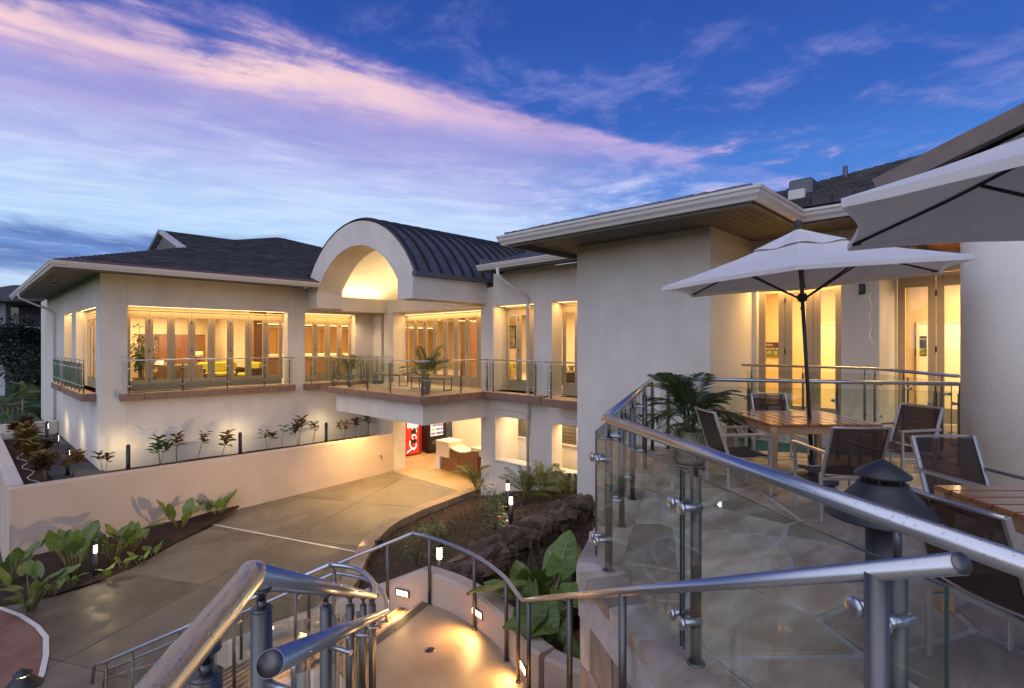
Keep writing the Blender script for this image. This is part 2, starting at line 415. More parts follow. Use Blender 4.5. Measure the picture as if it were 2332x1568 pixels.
LAVA = mat('lava_rock', (.125, .075, .048), (.22, .14, .092), rough=.95, scale=9, bump=1.0, bscale=30, var=.55, c3=(.10, .082, .062), s3=4.0)
WOOD = mat('teak_slat', (.26, .085, .028), (.36, .13, .045), rough=.09, scale=5, stretch=(1, 12, 12), bump=.05, bscale=30, var=.15, coat=.35)
WOODL = mat('teak_leg', (.36, .19, .085), (.45, .25, .12), rough=.5, scale=6, stretch=(10, 10, 1), var=.1)
CEDAR = mat('cedar_board', (.42, .17, .05), (.50, .22, .075), rough=.5, scale=3, stretch=(1, 10, 10), var=.22)
CHERRY = mat('cherry_panel', (.165, .075, .034), (.215, .10, .046), rough=.35, scale=3, stretch=(8, 8, .8), var=.08)
SLING = mat('sling_fabric', (.055, .038, .032), (.07, .05, .042), rough=.75, scale=160)
ALU = mat('brushed_alu', (.50, .46, .42), (.56, .52, .48), rough=.38, scale=40, metal=.85)
CANVAS = mat('umbrella_canvas', (.84, .82, .80), (.88, .86, .84), rough=.9, scale=3, bump=.55, bscale=5, trans=.32)
POTG = mat('glazed_pot', (.33, .28, .20), (.45, .39, .29), rough=.35, scale=12, bump=.1, bscale=18, spec=.6)
POTP = mat('grey_pot', (.34, .32, .29), (.38, .36, .33), rough=.6, scale=6)
ALOC = mat('alocasia_leaf', (.12, .185, .032), (.17, .25, .05), rough=.38, scale=5, var=.22, bump=.15, bscale=14, trans=.22)
STEMG = mat('green_stem', (.16, .15, .045), (.20, .19, .06), rough=.5, scale=6)
CROTON = mat('croton_leaf', (.075, .085, .022), (.16, .055, .028), rough=.4, scale=9, var=.3, trans=.15)
CROTONY = mat('croton_leaf_yellow', (.24, .19, .03), (.17, .06, .02), rough=.4, scale=7, var=.3, trans=.15)
PALMG = mat('palm_leaf', (.035, .065, .018), (.06, .095, .028), rough=.42, scale=5, var=.2, trans=.18)
PALMY = mat('palm_leaf_warm', (.14, .165, .035), (.20, .215, .055), rough=.42, scale=5, var=.15, trans=.2)
SHRUB = mat('shrub_leaf', (.04, .105, .024), (.07, .155, .038), rough=.4, scale=6, var=.15, trans=.15)
GRASSD = mat('bed_grass', (.06, .075, .028), (.10, .095, .04), rough=.7, scale=3)
LAWN = mat('lawn_grass', (.025, .075, .012), (.04, .10, .02), rough=.9, scale=4, bump=.6, bscale=40)
TWIG = mat('twig', (.16, .12, .075), (.22, .17, .11), rough=.8, scale=8)
TRUNK = mat('trunk', (.06, .045, .032), (.09, .07, .05), rough=.9, scale=8, bump=.4, bscale=20)
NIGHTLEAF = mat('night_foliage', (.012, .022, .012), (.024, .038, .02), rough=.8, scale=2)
WATER = glassmat('water_drop', (.82, .82, .84), 1.33, 2.2)
LAMPW = lampmat('bollard_lens', (1.0, .82, .50), 9.0)
LAMPS = lampmat('step_lens', (1.0, .72, .36), 11.0)
LAMPP = lampmat('pendant_lens', (1.0, .86, .60), 6.0)
LAMPC = lampmat('downlight_lens', (1.0, .80, .48), 7.0)
COVE = lampmat('cove_strip', (1.0, .74, .38), 2.6)
WARM = (1.0, .71, .37); WARM2 = (1.0, .70, .38); WARM3 = (1.0, .62, .24)
def shingle(name, swap):
    m = bpy.data.materials.new(name); m.use_nodes = True; nt = m.node_tree; N = nt.nodes.new; L = nt.links.new; b = nt.nodes['Principled BSDF']
    tc = N('ShaderNodeTexCoord'); sp = N('ShaderNodeSeparateXYZ'); L(tc.outputs['Object'], sp.inputs[0]); cb = N('ShaderNodeCombineXYZ')
    L(sp.outputs[1 if swap else 0], cb.inputs[0]); L(sp.outputs[0 if swap else 1], cb.inputs[1])
    br = N('ShaderNodeTexBrick'); L(cb.outputs[0], br.inputs['Vector']); br.inputs['Scale'].default_value = 1.0
    br.inputs['Brick Width'].default_value = .32; br.inputs['Row Height'].default_value = .17; br.inputs['Mortar Size'].default_value = .012
    br.inputs['Color1'].default_value = (.045, .042, .044, 1); br.inputs['Color2'].default_value = (.115, .106, .108, 1); br.inputs['Mortar'].default_value = (.018, .018, .02, 1)
    br.inputs['Bias'].default_value = -.1
    n = N('ShaderNodeTexNoise'); n.inputs['Scale'].default_value = 1.3; n.inputs['Detail'].default_value = 8; L(cb.outputs[0], n.inputs['Vector'])
    mx = N('ShaderNodeMix'); mx.data_type = 'RGBA'; mx.blend_type = 'MULTIPLY'; mx.inputs[0].default_value = .6; L(br.outputs[0], mx.inputs[6]); L(n.outputs[0], mx.inputs[7])
    g = N('ShaderNodeGamma'); L(mx.outputs[2], g.inputs[0]); g.inputs[1].default_value = .93; L(g.outputs[0], b.inputs['Base Color'])
    b.inputs['Roughness'].default_value = .9
    bp = N('ShaderNodeBump'); bp.inputs['Strength'].default_value = .6; bp.inputs['Distance'].default_value = .02; L(br.outputs[0], bp.inputs['Height']); L(bp.outputs[0], b.inputs['Normal'])
    return m
SHX = shingle('shingle_front', False); SHY = shingle('shingle_side', True)

# ================================================================== terrain levels
GF = -3.75                                           # ground floor; upper floor is Z = 0
def gz(x, y=0): return GF - .04 * max(0.0, 12.6 - x)
def bedz(x, y):
    z = -2.65 - .19 * (y - 7.0) + .15 * max(0.0, x - 10)
    return z + .05 * noise.noise((x * 1.3, y * 1.3, 0))

# ---- ground sheet out to the horizon
def ground_h(x, y): return -4.75
g = MB()
xs = [-900, -200, -60, -20, 0, 20, 60, 200, 900]
g.add([(x, y, -4.8) for y in xs for x in xs], [(j * 9 + i, j * 9 + i + 1, (j + 1) * 9 + i + 1, (j + 1) * 9 + i) for j in range(8) for i in range(8)])
g.build('ground', LAWN, kind='structure')
# ---- driveway: concrete panels between saw-cut joints
curb = [(13.89, 14.42), (13.14, 14.45), (12.3, 14.40), (11.33, 14.32), (10.15, 14.20), (9.16, 13.97), (8.48, 13.66), (7.84, 13.2), (7.3, 12.72), (6.7, 12.05), (6.1, 11.35), (5.4, 10.75), (4.6, 10.4), (3.6, 10.3)]
bed_edge = [(6.71, 19.25), (6.3, 18.85), (6.0, 18.62), (5.44, 18.16), (4.35, 17.52), (3.59, 16.89), (3.01, 16.45), (2.23, 16.13), (1.56, 16.10), (.65, 16.36), (-.6, 16.9), (-3, 18.2)]
redc = [(-.2, 17.3), (.35, 16.75), (.65, 16.27), (.93, 15.49), (1.13, 14.63), (1.21, 13.94), (1.14, 13.15), (1.03, 12.48), (.90, 12.0), (.4, 11.2), (-.6, 10.2), (-2, 9.2)]
drive = MB()
drive_poly = [(12.7, 19.3)] + [(12.7, 14.42)] + curb[2:] + [(1.2, 9.2), (-2, 8.2), (-8, 8), (-8, 18.2)] + bed_edge[::-1] + [(6.75, 19.3)]
db = MB(); db.prism(drive_poly, lambda x, y: gz(x) - .35, lambda x, y: gz(x) - .03)
drv = db.build('driveway', mat('joint_dark', (.07, .055, .04), rough=.9), kind='structure')
tu = Vector((.9019, .4320)); tn = Vector((-.432, .9019))       # along the long joint / across it
o0 = Vector((6.64, 15.27))                                    # where the white strip crosses the long joint
cuts_u = [-9.5, -5.9, -2.9, 0.0, 3.3, 6.2, 9.5]; cuts_n = [-8, -3.6, 0.0, 3.1, 8]
for i in range(len(cuts_u) - 1):
    for j in range(len(cuts_n) - 1):
        q = [o0 + tu * a + tn * b for a, b in ((cuts_u[i], cuts_n[j]), (cuts_u[i + 1], cuts_n[j]), (cuts_u[i + 1], cuts_n[j + 1]), (cuts_u[i], cuts_n[j + 1]))]
        c = (q[0] + q[2]) / 2
        q = [tuple(c + (p - c).normalized() * ((p - c).length - .010)) for p in q]
        cell = list(drive_poly)
        for a, b in zip(q, q[1:] + q[:1]): cell = clip(cell, a, b)
        if len(cell) < 3 or area(cell) < .15: continue
        MB().prism(cell, lambda x, y: gz(x) - .1, lambda x, y: gz(x)).build('concrete_slab', CONC, drv)
# white expansion strip
sm = MB(); a = Vector((5.50, 18.40)); b = Vector((7.40, 12.95)); d = (b - a).normalized(); nn = Vector((-d.y, d.x)) * .035
sm.add([(*(a + nn), gz(a.x) + .006), (*(a - nn), gz(a.x) + .006), (*(b - nn), gz(b.x) + .006), (*(b + nn), gz(b.x) + .006)], [(0, 1, 2, 3)])
sm.build('expansion_strip', WHITEL, drv)
# red coloured paving with a white edge
rp = [p for p in redc] + [(-8, 9.2), (-8, 17.3)]
MB().prism(rp, lambda x, y: gz(x) - .1, lambda x, y: gz(x) + .012).build('red_paving', REDPAVE, kind='structure')
ed = MB()
for k, (p, q) in enumerate(zip(redc, redc[1:])):
    d = (Vector(q) - Vector(p)).normalized(); n2 = Vector((-d.y, d.x))
    for i in range(2): pass
    w = .045
    pr_ = redc[k - 1] if k else p; nx = redc[k + 2] if k + 2 < len(redc) else q
    def nrm(a, b): d = (Vector(b) - Vector(a)).normalized(); return Vector((-d.y, d.x)) * w
    na, nb = nrm(pr_, q), nrm(p, nx)
    ed.add([(p[0] + na.x, p[1] + na.y, gz(p[0]) + .026), (p[0] - na.x, p[1] - na.y, gz(p[0]) + .026), (q[0] - nb.x, q[1] - nb.y, gz(q[0]) + .026), (q[0] + nb.x, q[1] + nb.y, gz(q[0]) + .026)], [(0, 1, 2, 3)])
ed.build('edge_strip', WHITEL, kind='structure')
# kerb of cast blocks round the lower bed
kerb = thing('kerb', 'low tan concrete kerb curving round the planted slope', 'kerb', kind='structure')
for k in range(len(curb) - 1):
    p, q = Vector(curb[k]), Vector(curb[k + 1])
    def off(i):
        a = Vector(curb[max(0, i - 1)]); b = Vector(curb[min(len(curb) - 1, i + 1)]); d = (b - a).normalized(); return Vector((d.y, -d.x))
    na, nb = off(k), off(k + 1)
    na = na if na.y < 0 or na.x > 0 else na; 
    sgn = 1 if (na.y < 0 or na.x > .5) else -1
    na, nb = -na, -nb
    g_ = .006; dd = (q - p).normalized() * g_
    a0, b0 = p + dd, q - dd; a1, b1 = a0 + na * .40, b0 + nb * .40
    m_ = MB(); zt = lambda x, y: gz(x) + .20
    m_.prism([tuple(a0), tuple(b0), tuple(b1), tuple(a1)], lambda x, y: gz(x) - .3, zt)
    m_.build('kerb_block', CURBM, kerb)
# ---- planting beds
def terrain(name, poly, zf, mat_, step=.3, kind='structure', thick=.4):
    x0 = min(p[0] for p in poly); x1 = max(p[0] for p in poly); y0 = min(p[1] for p in poly); y1 = max(p[1] for p in poly)
    m_ = MB(); nx = int((x1 - x0) / step) + 1; ny = int((y1 - y0) / step) + 1
    for i in range(nx):
        for j in range(ny):
            c = [(x0 + i * step, y0 + j * step), (x0 + (i + 1) * step, y0 + j * step), (x0 + (i + 1) * step, y0 + (j + 1) * step), (x0 + i * step, y0 + (j + 1) * step)]
            ins = [inside(poly, *p) for p in c]
            if all(ins): cell = c
            elif not any(ins) and not inside(poly, x0 + (i + .5) * step, y0 + (j + .5) * step): continue
            else:
                cell = list(poly)
                for a, b in zip(c, c[1:] + c[:1]): cell = clip(cell, a, b)
                if len(cell) < 3: continue
            m_.add([(x, y, zf(x, y)) for x, y in cell], [tuple(range(len(cell)))], True)
    return m_.build(name, mat_, kind=kind)
terrain('planting_bed', bed_edge[:-1] + [(-.6, 19.25)], lambda x, y: gz(x) + .03 + .06 * noise.noise((x * 1.5, y * 1.5, 3)) + .10 * max(0, min(1, (y - 17.5) / 1.5)), SOIL)
low_bed = [(13.6, 14.1)] + [(p[0], p[1] - .33) for p in curb[1:-1]] + [(3.9, 9.9), (4.9, 6.6), (5.2, 6.7), (6.5, 7.0), (8.0, 7.3), (9.75, 7.45), (12.7, 7.4), (12.7, 13.2)]
def lowz(x, y):
    # meet the kerb along its inner side
    d = min((Vector((x, y)) - Vector(p)).length for p in curb)
    return lerp(gz(x) - .02, bedz(x, y), min(1, max(0, d - .3) / 1.8))
terrain('lower_planting_bed', low_bed, lowz, SOIL, .35)
UBZ = -2.2
up_bed = [(4.2, 3.3), (4.75, 4.4), (4.95, 5.4), (4.85, 6.3), (5.2, 6.4), (6.5, 6.55), (8, 6.9), (9.8, 7.1), (9.8, 4.2), (9.8, 1.2), (8.0, .5), (4.0, .5), (3.0, 1.7)]
terrain('upper_planting_bed', up_bed, lambda x, y: UBZ + .07 * noise.noise((x * 1.2, y * 1.2, 9)), SOIL, .35)
# planter along the lobby wing
terrain('planter_soil', [(1.2, 19.55), (12.8, 19.55), (12.8, 21.3), (3.2, 21.3), (3.2, 31.2), (1.2, 31.2)], lambda x, y: -2.45 + .03 * noise.noise((x * 2, y * 2, 5)), SOIL, .4)
terrain('gravel_strip', [(1.95, 20.6), (2.4, 19.9), (3.2, 19.9), (3.2, 31.2), (2.0, 31.2)], lambda x, y: -2.405 + .02 * noise.noise((x * 3, y * 3, 5)), GRAVEL, .4)
# lawn, path and road beyond the fence
MB().prism([(-60, 31.6), (3.0, 31.6), (3.0, 44), (120, 44), (120, 180), (-60, 180)], -5, -2.35).build('lawn', LAWN, kind='structure')
MB().prism([(-60, 44.5), (3.05, 44.5), (3.05, 48.5), (-60, 48.5)], -2.4, -2.335).build('road', mat('asphalt_dark', (.045, .045, .05), (.06, .06, .065), rough=.8, scale=8), kind='structure')
MB().prism([(-2, 33), (.9, 34), (.2, 38), (-3, 40)], -2.4, -2.33).build('path', mat('path_concrete', (.22, .18, .16), (.28, .23, .2), rough=.8, scale=5), kind='structure')

# ================================================================== building helpers
def wall_grid(axis, t0, t1, a0, a1, z0, z1, ops=()):
    """wall slab: axis 'x' runs along X at Y t0..t1; 'y' runs along Y at X t0..t1; ops = (a0,a1,z0,z1) openings"""
    A = sorted({a0, a1, *[o[i] for o in ops for i in (0, 1) if a0 < o[i] < a1]}); Zs = sorted({z0, z1, *[o[i] for o in ops for i in (2, 3) if z0 < o[i] < z1]})
    fil = {}
    for i in range(len(A) - 1):
        for k in range(len(Zs) - 1):
            ca, cz = (A[i] + A[i + 1]) / 2, (Zs[k] + Zs[k + 1]) / 2
            fil[(i, k)] = not any(o[0] < ca < o[1] and o[2] < cz < o[3] for o in ops)
    m_ = MB(); pt = (lambda a, t, z: (a, t, z)) if axis == 'x' else (lambda a, t, z: (t, a, z))
    for (i, k), f in fil.items():
        if not f: continue
        l, r, b, t = A[i], A[i + 1], Zs[k], Zs[k + 1]
        m_.quad(pt(l, t0, b), pt(r, t0, b), pt(r, t0, t), pt(l, t0, t)); m_.quad(pt(l, t1, b), pt(l, t1, t), pt(r, t1, t), pt(r, t1, b))
        if not fil.get((i - 1, k)): m_.quad(pt(l, t0, b), pt(l, t0, t), pt(l, t1, t), pt(l, t1, b))
        if not fil.get((i + 1, k)): m_.quad(pt(r, t0, b), pt(r, t1, b), pt(r, t1, t), pt(r, t0, t))
        if not fil.get((i, k - 1)): m_.quad(pt(l, t0, b), pt(l, t1, b), pt(r, t1, b), pt(r, t0, b))
        if not fil.get((i, k + 1)): m_.quad(pt(l, t0, t), pt(r, t0, t), pt(r, t1, t), pt(l, t1, t))
    return m_
LEAF = {}
def door_leaf(w, h, axis, parent, a, t, z=0.0, sx=.115, bot=.36, top=.21, hinge=False, M=TAUPE):
    """one glazed folding-door leaf, its centre line at a; axis as for wall_grid"""
    key = (round(w, 3), round(h, 3), sx, bot, top)
    if key not in LEAF:
        m_ = wall_grid('x', -.025, .025, -w / 2 + .004, w / 2 - .004, 0.0, h, [(-w / 2 + sx, w / 2 - sx, bot, h - top)])
        fm = m_.mesh('door_leaf'); fm.materials.append(M)
        pm = MB().box((-w / 2 + sx - .003, -.006, bot - .003), (w / 2 - sx + .003, .006, h - top + .003)).mesh('glass_pane'); pm.materials.append(PANE)
        hm = MB().tube([(0, 0, -.06), (0, 0, .06)], .014, 6).mesh('hinge'); hm.materials.append(HINGE)
        LEAF[key] = (fm, pm, hm)
    fm, pm, hm = LEAF[key]
    f = put('door_leaf', fm, parent, (a, t, z) if axis == 'x' else (t, a, z), (0, 0, 0 if axis == 'x' else R(-90)))
    put('glass_pane', pm, f)
    if hinge:
        for hz in (.35, h * .5, h - .35): put('hinge', hm, f, (w / 2, -.03, hz))
    return f
def doors(axis, parent, a0, a1, t, n, h=2.70, gap0=0.0, **k):
    w = (a1 - a0) / n
    for i in range(n): door_leaf(w, h, axis, parent, a0 + (i + .5) * w, t, .02, hinge=(i % 2 == 0), **k)
    tr = MB(); z = h + .025
    (tr.box((a0, t - .05, z), (a1, t + .05, z + .05)) if axis == 'x' else tr.box((t - .05, a0, z), (t + .05, a1, z + .05)))
    tr.build('door_track', TRACK, parent)
def gutter_run(pts, zt, parent, out, h=.17, w=.14, name='gutter'):
    """moulded gutter along pts (closed on the roof side); out = outward unit vector per segment side"""
    prof = [(0, -h), (w * .45, -h), (w * .55, -h * .78), (w * .80, -h * .55), (w * .86, -h * .30), (w, -h * .22), (w, 0), (w - .02, 0), (w - .02, -.03), (0, -.03)]
    n = len(prof); m_ = MB(); vs = []
    for i, p in enumerate(pts):
        o = out[i]
        for u, z in prof: vs.append((p[0] + o[0] * u, p[1] + o[1] * u, zt + z))
    fs = []
    for i in range(len(pts) - 1):
        for j in range(n):
            j2 = (j + 1) % n; fs.append((i * n + j, i * n + j2, (i + 1) * n + j2, (i + 1) * n + j))
    fs += [tuple(reversed(range(n))), tuple((len(pts) - 1) * n + j for j in range(n))]
    m_.add(vs, fs); return m_.build(name, GUTTER, parent)
def soffit_boards(poly, z, direction, parent, bw=.14, th=.02):
    """boards of width bw filling poly; direction 'x' or 'y' = the way the boards run"""
    ax = 1 if direction == 'x' else 0
    lo = min(p[ax] for p in poly); hi = max(p[ax] for p in poly); n = max(1, int((hi - lo) / bw + .5)); bw = (hi - lo) / n
    for k in range(n):
        a, b = lo + k * bw + .004, lo + (k + 1) * bw - .004
        c = list(poly)
        if ax == 1: c = clip(clip(c, (-999, a), (999, a)), (999, b), (-999, b))
        else: c = clip(clip(c, (a, 999), (a, -999)), (b, -999), (b, 999))
        if len(c) < 3 or area(c) < .002: continue
        MB().prism(c, z, z + th).build('soffit_board', SOFFIT, parent)

def drop_tex(): pass
# ================================================================== LOBBY WING (left)
YA = 21.15; XA = 3.13; TOP = 3.87
lob = thing('lobby_wing', 'cream stucco wing with dark shingle hip roof and long folding glass doors', 'building')
A1 = (3.85, 9.09, 0, 2.86); A2 = (9.80, 12.05, 0, 2.86)
wall_grid('x', YA, YA + .45, XA + .45, 12.9, -2.6, TOP, [A1, A2]).build('front_wall', STUCCO, lob)
E1 = (21.9, 26.15, 0, 2.86); E2 = (27.2, 29.4, 0, 2.86)
wall_grid('y', XA, XA + .45, YA, 38.1, -2.6, TOP, [E1, E2]).build('end_wall', STUCCO, lob)
MB().box((XA, 38.1, -2.6), (22, 38.4, TOP)).build('rear_wall', STUCCO, lob)
# stucco control joints
for x, z0, z1 in ((3.85, 2.87, TOP), (3.85, -2.6, -.3), (9.42, -2.6, TOP), (7.0, -2.6, -.3)):
    MB().box((x - .006, YA - .003, z0), (x + .006, YA, z1)).build('control_joint', STUCCO_W, lob)
doors('x', lob, 3.87, 9.0, YA + .33, 8); doors('x', lob, 9.82, 12.03, YA + .33, 4)
doors('y', lob, 22.0, 26.1, XA + .36, 6); doors('y', lob, 27.25, 29.35, XA + .36, 4)
def ledge(parent, a, b, face, n, axis, z=0.0, over=.32, th=.24, inner=.36):
    """projecting tiled door ledge: fascia tiles along the edge plus floor tiles"""
    w = (b - a) / n
    for i in range(n):
        p, q = a + i * w + .004, a + (i + 1) * w - .004
        m_ = MB()
        (m_.bbox((p, face - over, z - th), (q, face + .002, z - .012), .006) if axis == 'x' else m_.bbox((face - over, p, z - th), (face + .002, q, z - .012), .006))
        m_.build('ledge_tile', TILE, parent)
        m_ = MB()
        (m_.box((p, face - over + .01, z - .012), (q, face + inner, z)) if axis == 'x' else m_.box((face - over + .01, p, z - .012), (face + inner, q, z)))
        m_.build('floor_tile', TILEF, parent)
ledge(lob, 3.62, 9.28, YA, 9, 'x'); ledge(lob, 9.72, 12.5, YA, 5, 'x')
ledge(lob, 21.75, 26.6, XA, 8, 'y', over=.40); ledge(lob, 27.0, 29.6, XA, 4, 'y', over=.40)
# roof
EX, EY, EZ, SL = 1.88, 19.62, 3.97, .33
zr = lambda y: EZ + SL * (y - EY)
rz1 = zr(27.7); rzp = zr(31.0)
front = [(EX, EY, EZ), (9.66, EY, EZ), (9.66, 20.75, zr(20.75)), (23.07, 20.75, zr(20.75)), (12.8, 31.0, rzp), (9.5, 27.7, rz1), (6.4, 27.7, rz1), (6.4, EY + (6.4 - EX), EZ + SL * (6.4 - EX))]
MB().slab(front, .12).build('roof_front', SHX, lob)
left = [(EX, EY, EZ), (6.4, EY + 4.52, EZ + SL * 4.52), (6.4, 27.7 + (27.7 - EY - 4.52), EZ + SL * 4.52), (EX, 27.7 * 2 - EY, EZ)]
MB().slab(left, .12).build('roof_side', SHY, lob)
MB().slab([(9.5, 27.7, rz1), (12.8, 31.0, rzp), (12.8, 36, rzp), (6.4, 36, rz1 - 1.0), (6.4, 29, rz1 - .4)], .1).build('roof_upper', SHY, lob)
MB().slab([(6.4, 27.7, rz1), (9.5, 27.7, rz1), (9.5, 36, zr(19.4)), (6.4, 36, zr(19.4))], .1).build('roof_rear', SHX, lob)
def courses(poly, zf, ax, lo, hi, dr, mat_, parent, ex=.17):
    """overlapping shingle courses on a roof plane; ax = plan axis running up the slope, dr = +1/-1 uphill"""
    n = int((hi - lo) / ex)
    for k in range(n):
        a, b = lo + k * ex, lo + (k + 1) * ex
        if ax == 1: c = clip(clip(poly, (-999, a), (999, a)), (999, b), (-999, b))
        else: c = clip(clip(poly, (a, 999), (a, -999)), (b, -999), (b, 999))
        if len(c) < 3 or area(c) < .01: continue
        base = a if dr > 0 else b
        MB().prism(c, lambda x, y: zf(x, y) - .004, lambda x, y: zf(x, y) + lerp(.030, .006, abs((y if ax == 1 else x) - base) / ex)).build('shingle_course', mat_, parent)
pf2 = [(p[0], p[1]) for p in front]; courses(pf2, lambda x, y: zr(y), 1, EY, 31.0, 1, SHX, lob)
pl2 = [(p[0], p[1]) for p in left]; courses(pl2, lambda x, y: EZ + SL * (x - EX), 0, EX, 6.4, 1, SHY, lob)
# louvred gable
gb = MB().prism([(0, 0)], 0, 0) if False else MB()
gy0, gy1, gzb = EY + 4.52, 2 * 27.7 - EY - 4.52, EZ + SL * 4.52
gb.add([(6.42, gy0, gzb - .1), (6.42, gy1, gzb - .1), (6.42, 27.7, rz1 - .05)], [(0, 2, 1)])
gab = gb.build('gable_louvre', mat('louvre_grey', (.48, .46, .45), (.54, .52, .50), rough=.7, scale=5), lob)
for k in range(9):
    z = gzb + .06 + k * .125; hw = (rz1 - z) / SL
    if hw < .35: break
    M_ = Matrix.Translation((6.38, 27.7, z)) @ Matrix.Rotation(R(-35), 4, 'Y')
    MB().box((-.05, -hw + .25, -.012), (.05, hw - .25, .012), M_).build('louvre_slat', MATS['louvre_grey'], gab)
for sgn in (-1, 1):
    a = Vector((6.25, 27.7, rz1 + .04)); b = Vector((6.25, 27.7 + sgn * 3.75, gzb - .06))
    d = (b - a); M_ = Matrix.Translation(a) @ d.to_track_quat('X', 'Z').to_matrix().to_4x4()
    MB().box((0, -.09, -.16), (d.length, .09, .0), M_).build('barge_board', FASCIA if sgn > 0 else MATS['louvre_grey'], lob)
# eaves: fascia, gutter, soffit boards
MB().box((EX + .02, EY + .02, EZ - .24), (9.64, EY + .06, EZ - .06)).build('fascia_board', FASCIA, lob)
MB().box((EX + .02, EY + .06, EZ - .24), (EX + .06, 35.7, EZ - .06)).build('fascia_board', FASCIA, lob)
gutter_run([(EX, 35.7), (EX, EY), (9.62, EY)], EZ - .03, lob, [(-1, 0), (-1, -1), (0, -1)])
MB().slab([(EX - .02, EY - .02, EZ + .03), (9.7, EY - .02, EZ + .03), (9.7, EY + .10, EZ + .065), (EX + .1, EY + .10, EZ + .065)], .045).build('drip_edge', FLASH, lob)
soffit_boards([(EX + .06, EY + .06), (9.64, EY + .06), (9.64, YA), (XA, YA)], EZ - .12, 'x', lob)
soffit_boards([(EX + .06, EY + .06), (XA, YA), (XA, 35.6), (EX + .06, 35.6)], EZ - .12, 'y', lob)
dsp = MB().tube([(EX - .04, 31.6, EZ - .16), (EX - .02, 31.6, EZ - .34), (EX + .3, 31.62, EZ - .52), (XA - .22, 31.66, EZ - .86), (XA - .10, 31.68, EZ - 1.0), (XA - .08, 31.68, -2.4)], .052, 8)
dsp.build('downspout', GUTTER, lob)
MB().lathe([(.001, 0), (.07, 0), (.07, .02), (.001, .02)], (2.5, 26.0, EZ - .142), 12).build('soffit_light', HINGE, lob)

# ================================================================== PORTICO: balcony and barrel vault
por = thing('entry_portico', 'arched barrel vault with standing seam metal roof over a tiled balcony', 'building')
VY, VZ, RO, RI = 17.06, 1.75, 4.13, 3.30
XF = 9.65
def arc(rad, z_low, n, rev=False):
    a = math.acos(min(1, (z_low - VZ) / rad)); pts = []
    for i in range(n + 1):
        t = -a + 2 * a * i / n; pts.append((VY + rad * sin(t), VZ + rad * cos(t)))
    return pts
def arch_ring(x0, x1):
    o = arc(RO, 3.86, 40); i_ = arc(RI, 3.62, 40)
    o = [(13.55, 3.0)] + o + [(20.57, 3.0)]; i_ = [(14.33, 3.0)] + i_ + [(19.79, 3.0)]
    m_ = MB(); n = len(o); vs = []
    for x in (x0, x1):
        vs += [(x, y, z) for y, z in o] + [(x, y, z) for y, z in i_]
    fs = []
    for k in range(n - 1):
        fs.append((k, n + k, n + k + 1, k + 1)); fs.append((2 * n + k, 2 * n + k + 1, 3 * n + k + 1, 3 * n + k))
        fs.append((k, k + 1, 2 * n + k + 1, 2 * n + k)); fs.append((n + k, 3 * n + k, 3 * n + k + 1, n + k + 1))
    for e in (0, n - 1): fs.append((e, 2 * n + e, 3 * n + e, n + e))
    m_.add(vs, fs); return m_
arch_ring(XF, XF + 1.05).build('arch_frame', STUCCO, por)
# inner vault shell, larger radius so that the cove hides its lamps
RV = 3.62
def vault_in(x0, x1, rad, z_low, n=40):
    p = arc(rad, z_low, n); m_ = MB(); k = len(p)
    m_.add([(x0, y, z) for y, z in p] + [(x1, y, z) for y, z in p], [(i, i + 1, k + i + 1, k + i) for i in range(k - 1)], True); return m_
vault_in(XF + 1.05, 13.6, RV, 3.3).build('vault_ceiling', STUCCO_IN, por)
p = arc(RV, 3.3, 40); MB().add([(13.6, y, z) for y, z in p], [tuple(range(len(p)))]).build('vault_end_wall', STUCCO_IN, por)
# perimeter beams with cove ledge
MB().box((XF + 1.05, 19.79, 2.93), (12.9, 20.57, 3.34)).build('beam', STUCCO, por)
MB().box((XF + 1.05, 13.55, 3.0), (12.76, 14.33, 3.34)).build('beam', STUCCO, por)
MB().box((12.76, 13.55, 2.93), (13.42, 20.57, 3.34)).build('beam', STUCCO, por)
MB().box((XF + 1.05, 20.36, 3.34), (13.5, 20.57, 3.86)).build('beam_upstand', STUCCO, por)
MB().box((XF + 1.05, 13.60, 3.34), (16.5, 13.9, 3.80)).build('beam_upstand', STUCCO, por)
MB().box((XF + 1.05, 19.79, 3.34), (12.76, 19.84, 3.47)).build('cove_lip', STUCCO, por); MB().box((XF + 1.05, 14.28, 3.34), (12.76, 14.33, 3.47)).build('cove_lip', STUCCO, por); MB().box((12.76, 14.28, 3.34), (12.81, 19.84, 3.47)).build('cove_lip', STUCCO, por)
# flat ceiling between arch and wing
MB().box((XF + .6, 20.57, 2.98), (13.4, YA, 3.15)).build('passage_ceiling', STUCCO, por)
# cove lamps on the ledges
for (a, b) in (((XF + 1.15, 19.88, 3.342), (12.7, 19.95, 3.36)), ((XF + 1.15, 14.17, 3.342), (12.7, 14.24, 3.36)), ((12.86, 14.4, 3.342), (12.94, 19.7, 3.36))):
    MB().box(a, b).build('cove_lamp', COVE, por)
